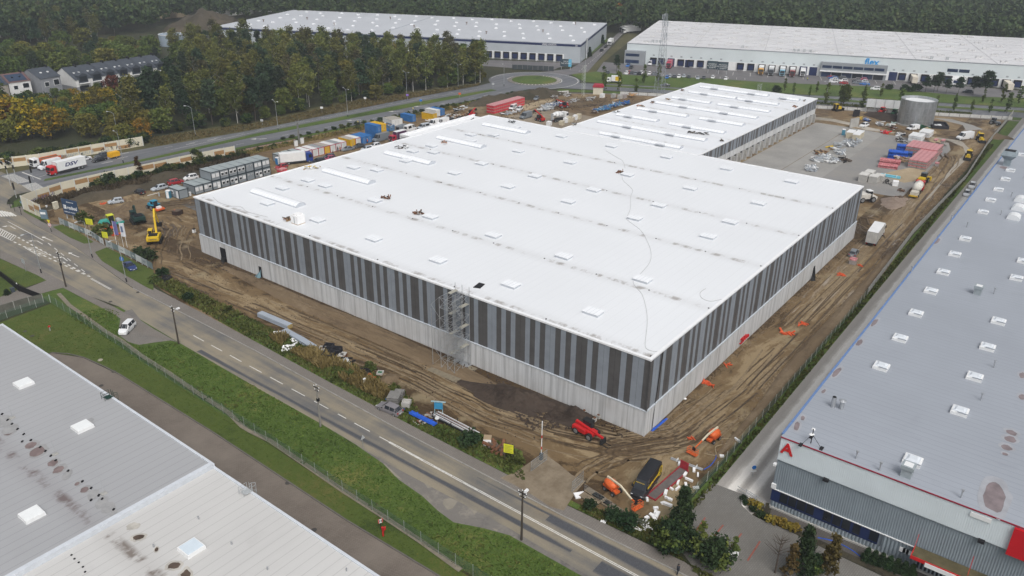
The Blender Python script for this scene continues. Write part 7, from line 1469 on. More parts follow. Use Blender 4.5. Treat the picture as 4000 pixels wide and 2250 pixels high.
# ------------------------------------------------------------------ fences, walls, noise barriers
NBC=M('barrier_cream',(.62,.58,.46),.06,.5,.6);NBT=M('barrier_tan',(.34,.2,.085),.12,2,.7);NBP=M('barrier_post',(.56,.57,.55),.05)
def barrier(pts,h,name,label,seed,graff=None):
 t=thing(name,label,'noise barrier',pts[0]);q=random.Random(seed);o=Vector(pts[0])
 segs=[]
 for a,b in zip(pts[:-1],pts[1:]):
  a,b=Vector(a)-o,Vector(b)-o;L=(b-a).length;n=max(1,round(L/4));segs+=[(a.lerp(b,i/n),a.lerp(b,(i+1)/n))for i in range(n)]
 for i,(a,b)in enumerate(segs):
  L=(b-a).length;rz=math.atan2(b.y-a.y,b.x-a.x);m=MB();m.box(.1,L-.1,-.06,.06,0,h)
  nk=6
  for k in range(1,nk):m.box(.1,L-.1,-.075,.075,h*k/nk-.03,h*k/nk+.03)
  p=m.build('panel',NBC,t,loc=a,rz=rz);k0=(.66,.42,.66,.25,.72)[i%5]if i%7 else None
  if k0:MB().box(.12,L-.12,-.085,.085,h*k0-h*.17,h*k0+h*.17).build('tan_board',NBT,p)
  po=MB();po.box(-.11,.11,-.13,.13,-.2,h+.08);po.build('post',NBP,t,loc=a,rz=rz)
 MB().box(-.11,.11,-.13,.13,-.2,h+.08).build('post',NBP,t,loc=segs[-1][1])
 return t,segs
B1,s1=barrier([(-14,232,0),(-4,229.8,0),(3,227,0),(9.8,224,0),(25.5,222.3,0),(42,219.6,0)],3.3,'noise_barrier','cream and tan noise barrier on the far side of the carriageway, with black graffiti',1)
B2,s2=barrier([(-12.9,183.8,0),(-8.2,185.7,0),(-.7,187.5,0),(11,187.6,0),(26.8,186.0,0),(39.5,185.4,0),(53.8,183.4,0)],3.75,'noise_barrier','long cream and tan noise barrier between carriageway and site',2)
B3,s3=barrier([(-12.95,183.4,0),(-13.1,172.6,0)],3.7,'noise_barrier','short cream noise barrier with graffiti facing the front road',3)
MB().box(-1,1,-.12,.12,0,2.6).build('grey_board',M('slate_board',(.13,.19,.24)),B3,loc=(-.1,-12.2,0),rz=R_(-60));MB().box(-.8,.6,-.15,-.12,1.4,2.0).build('grey_board',WHITEP,B3,loc=(-.1,-12.2,0),rz=R_(-60))
def graffiti(par,o,a,b,z,h,n,mats,seed,off=-.11):
 q=random.Random(seed);a,b=Vector(a)-Vector(o),Vector(b)-Vector(o);d=(b-a).normalized();L=(b-a).length;nr=Vector((d.y,-d.x,0))if off else None;m=MB();pa=0
 for i in range(n):
  x0=L*(i+.1)/n;w_=L/n*.85;m_i=i%len(mats);pts=[(x0+w_*q.random(),z+h*q.random())for _ in range(5)]
  for(xa,za),(xb,zb)in zip(pts[:-1],pts[1:]):
   A_,B_=a+d*xa+nr*abs(off),a+d*xb+nr*abs(off);e=Vector((0,0,.09));w2=d*.05;m.add([A_-e+w2+Vector((0,0,za)),B_-e+w2+Vector((0,0,zb)),B_+e-w2+Vector((0,0,zb)),A_+e-w2+Vector((0,0,za))],[(0,1,2,3)],m_i)
 m.build('graffiti',mats,par)
GRB,GRS,GRP,GRG=M('graffiti_black',(.03,.03,.03)),M('graffiti_silver',(.36,.39,.42)),M('graffiti_violet',(.12,.1,.3)),M('graffiti_green',(.25,.45,.18))
graffiti(B1,(-14,232,0),(28,221.8,0),(41,219.7,0),.3,1.6,9,[GRB,GRS,GRB],4);graffiti(B1,(-14,232,0),(12,223.6,0),(26,222.2,0),.3,1.5,26,[GRS],5)
graffiti(B2,(-12.9,183.8,0),(-10.4,184.7,0),(-3,187,0),.5,1.5,26,[GRP,GRB,GRP],6);graffiti(B2,(-12.9,183.8,0),(16,187.1,0),(23,186.4,0),.5,1.3,10,[GRG,GRB,GRG],7)
graffiti(B3,(-12.95,183.4,0),(-12.98,180,0),(-13.08,174,0),1.0,1.0,8,[GRS],8,-.11)
# printed site fence
FB=[M('banner_grey',(.33,.36,.37),.12,.8),M('banner_dark',(.16,.2,.21),.15,.8),M('banner_white',(.52,.54,.54),.08,.8)]
def banner_fence(pts,h,label,words):
 o=Vector(pts[0]);t=thing('site_fence',label,'fence',o);i=0
 for a,b in zip(pts[:-1],pts[1:]):
  a,b=Vector(a)-o,Vector(b)-o;L=(b-a).length;n=max(1,round(L/2.6))
  for k in range(n):
   p,q=a.lerp(b,k/n),a.lerp(b,(k+1)/n);l_=(q-p).length;rz=math.atan2(q.y-p.y,q.x-p.x);pn=MB().box(.03,l_-.03,-.02,.02,.45,.45+h).build('banner',FB[i%3],t,loc=p,rz=rz);MB().box(-.04,.04,-.05,.05,0,.5+h).build('post',STEELP,t,loc=p,rz=rz)
   if i%2==0:lettering(words[i//2%len(words)],.8,M('dark_print',(.07,.09,.1))if i%3!=1 else WHITEP,pn,(l_/2,-.025,.45+h/2),(R_(90),0,R_(0)),.004,'lettering')
   i+=1
 MB().box(0,.3,-.3,.3,0,.5).build('foot',CONCRETE,t)
banner_fence([p for p in Ds(0,860,1005,75,1320,210,1540,300,1740,440)],1.5,'printed banner fence before the roller and billboard',['rex','DSV']);banner_fence([p for p in Ds(0,860,1780,455,2100,600,2557,850)],1.6,'printed banner fence behind the dark blue saloon',['DSV','rex','rex','DSV'])
# concrete fence on the right, mesh fences
def panel_fence(pts,h,step,name,label,pm,postm,th=.05):
 o=Vector(pts[0]);t=thing(name,label,'fence',o)
 for a,b in zip(pts[:-1],pts[1:]):
  a,b=Vector(a)-o,Vector(b)-o;L=(b-a).length;n=max(1,round(L/step));rz=math.atan2(b.y-a.y,b.x-a.x)
  m=MB();m.box(0,L,-th/2,th/2,.05,h)
  for k in range(1,4):m.box(0,L,-th/2-.02,th/2+.02,h*k/4-.02,h*k/4+.01)
  m.build('panel',pm,t,loc=a,rz=rz)
  for k in range(n):MB().box(-.07,.07,-.08,.08,-.1,h+.06).build('post',postm,t,loc=a.lerp(b,k/n),rz=rz)
 return t
panel_fence([(76,-12.6,0),(122,-11.3,0),(183,-12.4,0),(236,-10.2,0),(299,-9.4,0)],1.7,4.2,'concrete_fence','grey concrete panel fence along the muddy haul road',CONCRETE,CONCRETE)
def mesh_mat(name,c,cell=.12,wire=.34):
 t=NT(name);X=t.xyz();s=t.math('ADD',X[0],X[1]);u=t.math('PINGPONG',t.math('ADD',s,X[2]),cell/2);v=t.math('PINGPONG',t.math('SUBTRACT',s,X[2]),cell/2)
 a=t.math('LESS_THAN',t.math('MINIMUM',u,v),cell/2*wire);tr_=t.n('BsdfTransparent');mx=t.n('MixShader');t.l(a,mx.inputs[0]);t.l(tr_.outputs[0],mx.inputs[1]);t.l(t.b.outputs[0],mx.inputs[2]);t.l(mx.outputs[0],t.t.nodes['Material Output'].inputs[0]);return t.done(c,.6)
MESHG=mesh_mat('green_wire_mesh',(.1,.17,.125),.3,.2);MESHS=mesh_mat('grey_wire_mesh',(.3,.32,.32),.3,.16)
def mesh_fence(pts,h,step,label,mm,postm=STEELP,name='mesh_fence',base=None,pr=.03):
 o=Vector(pts[0]);t=thing(name,label,'fence',o)
 for a,b in zip(pts[:-1],pts[1:]):
  a,b=Vector(a)-o,Vector(b)-o;L=(b-a).length;n=max(1,round(L/step));rz=math.atan2(b.y-a.y,b.x-a.x)
  m=MB();m.add([(0,0,.05),(L,0,.05),(L,0,h),(0,0,h)],[(0,1,2,3)]);m.build('mesh',mm,t,loc=a,rz=rz)
  if base:MB().box(0,L,-.05,.05,0,.25).build('base_board',base,t,loc=a,rz=rz)
  for k in range(n):MB().cyl((0,0,-.1),(0,0,h+.08),pr,pr,5).build('post',postm,t,loc=a.lerp(b,k/n))
 MB().cyl((0,0,-.1),(0,0,h+.08),pr,pr,5).build('post',postm,t,loc=Vector(pts[-1])-o);return t
mesh_fence([(-39.5,-30,0),(-38.8,8,0),(-38,30,0),(-37.3,48,0),(-36.8,74,0),(-35.8,98.5,0),(-35.4,119.5,0)],1.9,3.0,'long green mesh fence between the meadow and the brick drive',MESHG,M('fence_post_grey',(.32,.35,.33)),pr=.035)
mesh_fence([(-35.4,119.7,0),(-44,119.2,0),(-52,118.5,0)],1.7,3.2,'green mesh fence closing the lawn behind the left hall',MESHG,NBP)
mesh_fence([(-10.3,-12.4,0),(2,-12.9,0),(19,-12.8,0),(45,-12.8,0),(76,-12.7,0)],1.8,2.8,'green mesh fence along the muddy lane at the right wall',MESHG,NBP)
mesh_fence([(-19.3,-13.4,0),(-10.5,-12.5,0)],1.8,2.4,'green mesh fence beside the scattered foam blocks',mesh_mat('teal_wire_mesh',(.14,.3,.25),.3,.3),NBP)
mesh_fence(Cs(2,3,720,590,880,700,1120,860,1340,980),1.3,2.6,'low pale rail fence in front of the boom lift',MESHS,M('rusty_post',(.06,.045,.04)))
mesh_fence([(-22.2,-24,0),(-23,-60,0)],1.4,3.2,'thin mesh fence at the lower right corner',MESHS)
def hoard(a,b,label,h=2.0):
 L=(b-a).length;t=thing('barrier_fence',label,'fence panel',a,head(a,b));m=MB();[m.bar((0,0,z),(L,0,z),.035)for z in(.25,h)];[m.bar((x,0,.25),(x,0,h),.035)for x in(0,L)];m.build('frame',STEEL,t);m=MB();m.add([(0,0,.25),(L,0,.25),(L,0,h),(0,0,h)],[(0,1,2,3)]);m.build('mesh',MESHS,t);m=MB();[m.box(x-.12,x+.12,-.4,.4,0,.14)for x in(0,L)];m.build('foot',BLACK,t)
hoard(C(2,3,600,620),C(2,3,715,505),'portable grey fence panel beside the entrance of the site');hoard(C(2,3,190,410),C(2,3,350,290),'portable grey fence panel beside the raised barrier')
wf_=panel_fence(Cs(3,0,-3000,1240,0,1240)if False else[(211.5,156.5,0),(208.5,158.5,0),(200,166.5,0),(192.5,171.4,0)],1.5,3,'site_wall','pale site wall with posts behind the far mud yard',M('pale_wall',(.55,.55,.53),.12),WOOD)
panel_fence([(286,-11,0),(273,18,0),(255.5,58,0),(247,84,0),(233,123,0),(226,138,0)],1.3,4,'site_wall','low pale fence along the footpath of the dual road',M('pale_wall',(.55,.55,.53),.12),WOOD,.04)
mesh_fence([(298.8,-9.4,0),(294,10,0),(288,4,0)]if False else[(246,97,0),(233,126,0)],1.6,4,'mesh site fence behind the dock hall',MESHS)
kio=thing('kiosk','cream transformer kiosk with red roof at the far site edge','kiosk',D(2100,280,1005,370),R_(-62));MB().box(-2.2,2.2,-1.5,1.5,0,3.2).build('wall',M('kiosk_cream',(.58,.54,.44),.08),kio);MB().prism([(-2.5,3.2),(2.5,3.2),(2.5,3.6),(1.9,4.4),(-1.9,4.4),(-2.5,3.6)],-1.8,1.8).build('roof',M('roof_red',(.36,.03,.05),.1),kio)
# black gate and wall at the left drive
def rail_fence(a,b,h,label):
 L=(b-a).length;t=thing('steel_gate',label,'gate',a,head(a,b));m=MB();m.box(0,L,-.04,.04,.15,.25);m.box(0,L,-.04,.04,h-.1,h);n=int(L/.22);[m.box(i*.22,i*.22+.12,-.03,.03,.25,h-.1)for i in range(n)];m.build('bars',M('black_steel',(.012,.012,.013)),t);MB().box(-.12,.12,-.12,.12,0,h+.2).build('post',MATS['black_steel'],t)
rail_fence(D(0,860,-350,640),D(0,860,320,1190),1.6,'black sliding steel gate beside the lawn');rail_fence(D(0,860,330,1190),D(0,860,690,1330),1.5,'lower black gate leaf at the end of the concrete wall')
panel_fence(Ds(0,860,730,1370,500,1420,0,1570,-300,1650),1.9,3,'concrete_wall_fence','dark weathered concrete wall below the black gate',M('dark_concrete',(.12,.12,.1),.25,.8),CONCRETE)
t_=thing('waste_bin','grey wheeled waste bin on the lawn by the gate','bin',D(0,860,220,1200));MB().box(-.3,.3,-.35,.35,.1,1.0,taper=-.04).build('body',M('bin_grey',(.06,.075,.09)),t_);MB().box(-.36,.36,-.4,.4,1.0,1.08).build('lid',M('bin_grey',(.06,.075,.09)),t_)
t_=thing('bollard','white bollard standing at the black gate','bollard',D(0,860,300,1150));MB().cyl((0,0,0),(0,0,1.4),.12,.12,8).build('post',WHITEP,t_);MB().cyl((0,0,1.4),(0,0,1.5),.14,.05,8).build('cap',WHITEP,t_)
# ------------------------------------------------------------------ site machines
def wheels4(t,xs,y,r,wd):
 for x in xs:
  for s in(-1,1):inst('wheel',wheel_me(r,wd),t,(x,s*y,r))
def cabin_box(t,x0,x1,w2,z0,z1,col,roofc):
 m=MB();m.box(x0,x1,-w2,w2,z0,z1,taper=.06);c=m.build('cab',GLASS,t);f_=MB()
 for x in(x0,x1-.08):
  for y in(-w2,w2-.08):f_.box(x,x+.08,y,y+.08,z0,z1-.05)
 f_.build('cab_frame',col,c);MB().box(x0-.05,x1+.05,-w2-.05,w2+.05,z1,z1+.12).build('cab_roof',roofc,c);return c
def boom(t,pts,w0,w1,mat,name='boom'):
 m=MB();n=len(pts)-1
 for i in range(n):m.cyl(pts[i],pts[i+1],w0+(w1-w0)*i/n,w0+(w1-w0)*(i+1)/n,4)
 return m.build(name,mat,t)
def excavator(p,rz,col,label,arm,cabcol=None,text=None):
 t=thing('excavator',label,'excavator',p,rz);m=MB()
 for s in(-1,1):m.prism([(-2.1,.35),(-1.7,0),(1.7,0),(2.1,.35),(2.1,.6),(1.7,.95),(-1.7,.95),(-2.1,.6)],s*1.35-.3,s*1.35+.3)
 m.build('crawler_track',BLACK,t);b=MB().prism([(-2.9,1.15),(-3.05,1.5),(-3.0,2.2),(-1.2,2.35),(1.3,2.0),(1.5,1.15)],-1.4,1.4).build('body',col,t);MB().box(-2.2,-.6,-1.0,1.0,2.3,2.5).build('engine_cover',DARK,b)
 if text:lettering(text,.42,M('dark_blue_letters',(.012,.02,.12),.1),b,(-3.07,0,1.75),(R_(90),0,R_(-90)),.02,'lettering')
 cabin_box(t,-.2,1.6,.5,1.5,3.0,col,cabcol or col).location=(0,.85,0);boom(t,arm[:3],.32,.26,col);boom(t,arm[2:4],.22,.18,col,'arm')
 x,y,z=arm[3];MB().prism([(x-.5,z),(x+.5,z),(x+.7,z-.6),(x+.1,z-1.1),(x-.6,z-.7)],y-.6,y+.6).build('bucket',DARK,t)
excavator(C(0,1,1565,985),R_(52),YELLOW,'yellow excavator with tall boom on the brown heap',[(1.0,-.4,2.0),(1.9,-.4,5.6),(3.2,-.4,7.4),(5.0,-.6,3.2)],text='KOMATSU')
excavator(C(0,1,1390,790),R_(75),M('dark_green_paint',(.012,.035,.03),.15),'dark green excavator with folded boom near the flags',[(1.0,0,2),(1.4,0,4.2),(2.6,0,3.4),(1.8,0,1.8)])
rl=thing('road_roller','yellow and turquoise road roller beside the printed fence','road roller',C(0,1,1115,825),R_(170));MB().prism([(.2,.7),(2.5,.7),(2.7,1.2),(2.0,1.9),(.4,1.95)],-.9,.9).build('engine_cover',TEAL,rl);m=MB();m.cyl((-2.2,-1,.75),(-2.2,1,.75),.75,.75,16);m.build('drum',STEELP,rl);MB().box(-3.1,-1.0,-1.15,-1.02,.5,1.0).box(-3.1,-1.0,1.02,1.15,.5,1.0).build('frame',TEAL,rl);LIME=M('lime_yellow',(.55,.58,.04),.08);cabin_box(rl,-1.0,.5,.75,1.1,2.9,LIME,LIME);MB().box(1.9,2.8,-.95,.95,.45,.72).build('bumper',LIME,rl)
for s in(-1,1):inst('wheel',wheel_me(.78,.5),rl,(1.2,s*1.05,.78))
def tractor(p,rz,col,label,rear=None):
 t=thing('tractor',label,'tractor',p,rz);MB().box(.2,2.2,-.42,.42,.9,1.55,taper=.05).build('bonnet',col,t);MB().box(-1.4,2.1,-.3,.3,.55,.95).build('chassis',BLACK,t);cabin_box(t,-1.2,.2,.7,1.0,2.6,col,col)
 for s in(-1,1):
  inst('wheel',wheel_me(.85,.5),t,(-.8,s*.95,.85));inst('wheel',wheel_me(.58,.38),t,(1.6,s*.85,.58));MB().box(-1.5,-.2,s*.95-.3,s*.95+.3,1.62,1.7).build('mudguard',col,t)
 if rear:MB().box(-3.4,-1.9,-1.2,1.2,.5,.95).build('implement',rear,t);MB().box(-3.0,-2.2,-.6,.6,.95,1.45).build('seed_tank',WHITEP,t)
tractor(C(0,1,1550,660),R_(92),M('tractor_blue',(.03,.25,.38),.1),'blue tractor with orange implement and white tank',ORANGE);tractor(C(3,0,1140,1145),R_(165),RED,'red tractor behind the dark soil heap at the tank');tractor(C(3,0,2275,1255),R_(250),PGR,'grey tractor in the far right corner by the fence');tractor(C(3,0,1260,1165),R_(165),M('forest_green',(.02,.09,.04)),'dark green tractor half behind the steel tank')
def telehandler(p,rz,label,lift=.12,load=None):
 t=thing('telehandler',label,'telehandler',p,rz);MB().box(-2.3,1.5,-.7,.7,.6,1.25).box(-2.2,.3,-1.15,-.5,.8,1.5).build('body',RED,t);c_=cabin_box(t,-1.1,.5,.5,1.2,2.35,BLACK,BLACK);c_.location=(0,.55,0);wheels4(t,(1.1,-1.5),.95,.62,.45)
 e=(3.2,-.15,1.35+4.2*lift);boom(t,[(-2.2,-.15,1.75),e],.28,.22,RED);MB().box(e[0]-.1,e[0]+.15,-.75,.5,e[2]-1.0,e[2]-.1).build('fork_carriage',BLACK,t);MB().box(e[0]+.1,e[0]+1.3,-.6,-.45,e[2]-1,e[2]-.92).box(e[0]+.1,e[0]+1.3,.2,.35,e[2]-1,e[2]-.92).build('fork',BLACK,t)
telehandler(C(2,3,790,60)+Vector((.3,.8,0)),R_(-97),'red telehandler with black cab standing before the wall corner',-.06);telehandler(C(2,0,515,1085),R_(150),'red telehandler with raised boom on the far mud yard',.55);telehandler(D(1500,350,1470,440),R_(20),'red telehandler among formwork behind the roof edge',.3);telehandler(D(2100,280,30,820),R_(75),'red telehandler boom rising behind the roof corner',.6)
CRM=M('boom_cream',(.6,.54,.4),.06)
def boomlift(p,rz,label,pts,basket_z,low):
 t=thing('boom_lift',label,'boom lift',p,rz);MB().box(-1.5,1.5,-.55,.55,.45,.85).build('chassis',ORANGE,t);wheels4(t,(-1.1,1.1),1.0,.48,.36);m=MB();m.smooth=True;m.dome((0,0,0),1,16,5,1,0,True);m.xf(Matrix.Translation((-.5,0,1.65))@Matrix.Diagonal((1.55,1.15,.85,1)));b=m.build('turret',ORANGE,t);MB().box(-1.7,.7,-1.0,1.0,.9,1.35).build('skirt',M('skirt_orange',(.5,.09,.025)),b);m=MB().box(-1.6,.2,-.16,.16,2.3,2.75);m.build('boom_root',CRM,b)
 boom(t,pts[:low+1],.24,.2,CRM);boom(t,pts[low:],.15,.12,ORANGE,'jib');x,y,z=pts[-1];k=MB();z0=z-.9
 for zz in(z0,z0+.55,z0+1.1):
  q=[(x,y-1.1,zz),(x+.9,y-1.1,zz),(x+.9,y+1.1,zz),(x,y+1.1,zz),(x,y-1.1,zz)];k.tube(q,.05,4)
 for X in(x,x+.9):
  for Y in(y-1.1,y,y+1.1):k.bar((X,Y,z0),(X,Y,z0+1.1),.05)
 k.box(x,x+.9,y-1.1,y+1.1,z0-.05,z0);t.scale=(.74,)*3;bk_=k.build('basket',ORANGE,t);MB().box(x-.1,x+.1,y-.35,y+.35,z0+.5,z0+1.25).build('control_box',DARK,bk_)
boomlift(C(2,3,1010,600),R_(254),'orange boom lift with lowered cream boom next to the black van',[(-1.3,0,2.6),(2.0,0,2.7),(5.2,-.1,1.7),(6.3,-.1,1.7)],.5,2);boomlift(C(2,3,2015,85),R_(172),'orange boom lift on the muddy lane near the mesh fence',[(-1.3,0,2.6),(2.2,0,2.5),(4.2,0,2.0),(7.0,0,1.4)],.5,2)
def digloader(p,rz,col,label):
 t=thing('backhoe_loader',label,'backhoe loader',p,rz);MB().box(.3,2.2,-.5,.5,.9,1.7,taper=.08).build('bonnet',col,t);MB().box(-1.9,2.1,-.4,.4,.55,.95).build('chassis',BLACK,t);cabin_box(t,-1.3,.3,.8,1.0,2.75,BLACK,col);wheels4(t,(-1.1,),1.0,.78,.45);wheels4(t,(1.6,),.95,.5,.36)
 boom(t,[(1.0,-.7,1.4),(2.9,-.7,.5)],.1,.1,col,'loader_arm');boom(t,[(1.0,.7,1.4),(2.9,.7,.5)],.1,.1,col,'loader_arm');MB().prism([(2.8,.1),(3.6,.05),(3.3,.5),(3.0,.95),(2.8,.9)],-1.15,1.15).build('front_bucket',DARK,t);boom(t,[(-2.0,0,.9),(-2.6,0,3.0),(-4.2,0,2.4),(-4.4,0,.9)],.2,.14,col,'backhoe_arm')
digloader(C(3,1,2020,150)+Vector((0,.3,0)),R_(184),YELLOW,'yellow backhoe loader driving along the concrete fence');digloader(C(3,0,2130,1420),R_(205),YELLOW,'yellow backhoe loader behind the long white van')
ld_=thing('wheel_loader','yellow and dark wheel loader behind the tanker lorry','wheel loader',D(3400,480,860,1000),R_(-5));MB().box(-2.4,-.2,-1.0,1.0,.9,2.0,taper=.12).build('engine_cover',YELLOW,ld_);cabin_box(ld_,-.4,1.1,.75,1.2,3.1,BLACK,M('loader_roof',(.1,.12,.13)));wheels4(ld_,(-1.6,1.6),1.05,.8,.5);MB().prism([(3.0,.3),(4.2,.3),(4.0,1.4),(3.0,1.5)],-1.4,1.4).build('bucket',YELLOW,ld_);boom(ld_,[(1.0,0,1.6),(3.1,0,.9)],.25,.2,YELLOW)
bz=thing('bulldozer','yellow bulldozer at the far end of the dock hall','bulldozer',C(3,0,690,1115),R_(-25));m=MB();[m.prism([(-1.9,.4),(-1.5,0),(1.5,0),(1.9,.4),(1.5,.85),(-1.5,.85)],s*1.0-.28,s*1.0+.28)for s in(-1,1)];m.build('crawler_track',BLACK,bz);MB().box(.1,2.0,-.65,.65,.7,1.8,taper=.05).build('bonnet',YELLOW,bz);cabin_box(bz,-1.6,.1,.75,.9,2.9,YELLOW,YELLOW);MB().box(2.5,2.7,-1.6,1.6,.1,1.3).build('blade',DARK,bz)
fx_=thing('excavator','small orange excavator on the sand heap in the far forest clearing','excavator',C(0,0,1735,165));boom(fx_,[(-4,0,2),(-2,0,7),(4,0,7.5),(6,0,3)],.7,.4,M('digger_orange',(.6,.28,.02)));MB().box(-6,-2,-1.5,1.5,.5,3.5).build('body',MATS['digger_orange'],fx_)
# ------------------------------------------------------------------ scaffold stair tower
sf=thing('scaffold_tower','galvanised scaffold stair tower reaching to the white roof','scaffold',(-.35,35.3,0));m=MB();W3,L3,HT=3.9,3.0,15.6
XS_,YS_=(-4.3,-2.2,-.1),(0,1.6,3.2)
for x in XS_:
 for y in YS_:m.cyl((x,y,0),(x,y,HT if x>-2 else 14.2),.05,.05,5)
for k in range(8):
 z=.3+k*2
 for x in XS_:m.bar((x,0,z),(x,3.2,z),.05)
 for y in YS_:m.bar((-4.3,y,z),(-.1,y,z),.05)
 if k<7:
  for(a,b)in(((-4.3,0),(-.1,0)),((-4.3,3.2),(-.1,3.2)),((-4.3,0),(-4.3,3.2)),((-.1,0),(-.1,3.2)),((-4.3,1.6),(-.1,1.6))):
   if k%2:a,b=b,a
   m.bar((*a,z),(*b,z+2),.045)
  m.bar((-4.3,3.2 if k%2 else 5.2,z),(-4.3,5.2 if k%2 else 3.2,z+2),.045)
for y in(5.2,):
 for x in(-4.3,-2.2):m.cyl((x,y,0),(x,y,11.5),.05,.05,5)
m.build('tube_frame',STEEL,sf);m=MB()
for k in range(7):
 z=.3+k*2;y0,y1=(.4,2.6)if k%2 else(2.6,.4)
 for s in(-1.9,-1.2):m.bar((s,y0,z),(s,y1,z+2),.07)
 for j in range(6):t_=(j+.5)/6;yy=y0+(y1-y0)*t_;zz=z+2*t_;m.box(-1.9,-1.2,yy-.12,yy+.12,zz,zz+.04)
m.build('stair',STEEL,sf);m=MB();[m.box(-2.1,-.2,(.05 if k%2 else 2.4),(.8 if k%2 else 3.15),2.3+k*2,2.36+k*2)for k in range(7)];m.build('landing',M('scaffold_deck',(.34,.33,.28),.15),sf);MB().box(-4.6,.1,-.2,3.4,.02,.12).build('base_plates',STEEL,sf)
tag(MB().box(-6.6,-.6,33.4,40.2,.0,.1).build('base_slab',M('earth_concrete',(.2,.17,.12),.2),None),'dusty concrete slab under the scaffold tower','slab')
# ------------------------------------------------------------------ street furniture
POLEW,LAMPG=M('pole_wood',(.06,.05,.04),.3,2,.9,stretch=(3,3,.4)),M('lamp_head',(.5,.52,.53),.05)
def lamp(p,h,label,double=True,rz=0,group=None,base=DARK):
 t=thing('street_lamp',label,'street lamp',p,rz,group);MB().cyl((0,0,0),(0,0,h),.1,.06,6).build('pole',STEEL,t);m=MB();hd_=[]
 for s in((1,-1)if double else(1,)):m.tube([(0,0,h),(s*.9,0,h+.55),(s*1.9,0,h+.7)],.05,5);hd_.append(s)
 m.build('arm',STEEL,t)
 for s in hd_:MB().box(min(s*1.8,s*2.6),max(s*1.8,s*2.6),-.15,.15,h+.62,h+.76).build('lamp_head',LAMPG,t)
 MB().cyl((0,0,0),(0,0,1.1),.14,.13,6).build('pole_base',base,t)
for i,q in enumerate(((1,925,1180),(1,225,1320),(1,1520,985),(1,2035,890))):lamp(C(q[0],0,q[1],q[2]),10.6,('double armed lamp in the median near the container row','double armed lamp in the median opposite the containers','double armed lamp in the median above the small blue sign','double armed lamp at the far end of the median')[i],True,R_(75),'double lamps along the median')
lamp(C(0,0,1200,1430),10,'single lamp behind the far noise barrier, in front of the golden trees',False,R_(120));lamp(C(0,0,1970,1380),10.5,'single lamp at the edge of the wood by the verge',False,R_(120));lamp(D(0,540,2055,415),9.5,'grey lamp in the median beside the yellow trailer',False,R_(90));lamp(C(1,0,2495,870),10,'tall white lamp at the roundabout entry',False,R_(200));lamp(C(2,0,730,840),11,'tall lamp post right of the roundabout island',False,R_(150));lamp(C(3,0,575,1040),9,'slim lamp post beside the poplar on the dual road',False,R_(150))
for i,(a,h)in enumerate((((690,885),9.3),((1540,630),9),((2110,1035),9.8))):lamp(D(0,860,*a),h,('lamp post with dark foot at the left footway','lamp post with dark foot between the two lawns','lamp post with dark foot beside the dark blue saloon')[i],False,R_(200))
def upole(q,h,label,col=POLEW,lampq=True,box_=False):
 p=C(*q);t=thing('utility_pole',label,'utility pole',p);MB().cyl((0,0,-.2),(.05,0,h),.17,.11,7).build('pole',col,t);m=MB();m.box(-.06,.06,-.7,.7,h-.45,h-.35);m.box(-.06,.06,-.5,.5,h-1.0,h-.92);m.build('cross_arm',DARK,t);m=MB();[m.cyl((.02,y,z),(.02,y,z+.2),.07,.05,6)for y,z in((-.6,h-.35),(0,h),(.6,h-.35),(-.42,h-.92),(.42,h-.92))];m.build('insulator',WHITEP,t)
 if lampq:l_=MB().tube([(.05,0,h-1.2),(.5,.2,h-1.0),(1.0,.3,h-.95)],.03).build('lamp_arm',STEELP,t);MB().box(.9,1.6,.12,.48,h-1.05,h-.82,taper=.04).build('lamp_head',WHITEP,l_)
 if box_:MB().box(-.1,.25,-.2,.2,h*.62,h*.62+.5).build('junction_box',DARK,t)
upole((0,2,1800,565),7.9,'dark wooden utility pole with white street lamp at the meadow corner');upole((0,1,665,1440),8.2,'dark wooden utility pole nearest the road junction',lampq=False,box_=True);upole((1,2,650,1395),7.7,'weathered grey utility pole in the meadow opposite the estate car',M('pole_grey',(.22,.21,.19),.2),False,True);upole((2,3,95,1090),8.1,'dark wooden utility pole at the white double road line')
m=MB();m.tube([(-29.7,125,7.6),(-29.2,104,6.6),(-28.7,83.2,7.4)],.02,3);m.tube([(-28.7,83.2,7.4),(-29.2,62,6.6),(-29.7,41.5,7.3)],.02,3);tag(m.build('overhead_cable',BLACK,None),'black overhead cable between the utility poles','cable')if False else None
t=thing('utility_pole','grey lattice concrete pole behind the white containers','utility pole',(77.8,180.4,0));m=MB();m.box(-.25,-.1,-.15,.15,0,7.6);m.box(.1,.25,-.15,.15,0,7.6);[m.box(-.1,.1,-.13,.13,.5+k,.7+k)for k in range(7)];m.box(-.8,.8,-.1,.1,7.4,7.6);m.build('pole',M('pole_concrete',(.2,.2,.19),.15),t);m=MB();[m.bar((x,0,7.6),(x*1.3,0,8.6),.05)for x in(-.6,0,.6)];m.build('insulator',STEELP,t)
for i,q in enumerate(((1,0,1030,1315),(1,0,1583,1175))):t=thing('path_lamp',('low yellow headed post beside the yellow container','low yellow headed post near the white open container')[i],'post',C(*q));MB().cyl((0,0,0),(0,0,3.2),.07,.07,6).build('pole',WOOD,t);MB().box(-.18,.18,-.18,.18,3.2,3.7).build('head',M('pale_yellow',(.55,.48,.2)),t)
for i,(x,y)in enumerate(((670,430),(770,385))):t=thing('electric_cabinet',('left','right')[i]+' pale electric cabinet behind the container row','cabinet',D(1000,470,x,y));MB().box(-.6,.6,-.3,.3,0,1.9).build('box',WHITEP,t);MB().box(-.62,.62,-.32,.32,1.9,1.98).build('lid',STEELP,t)
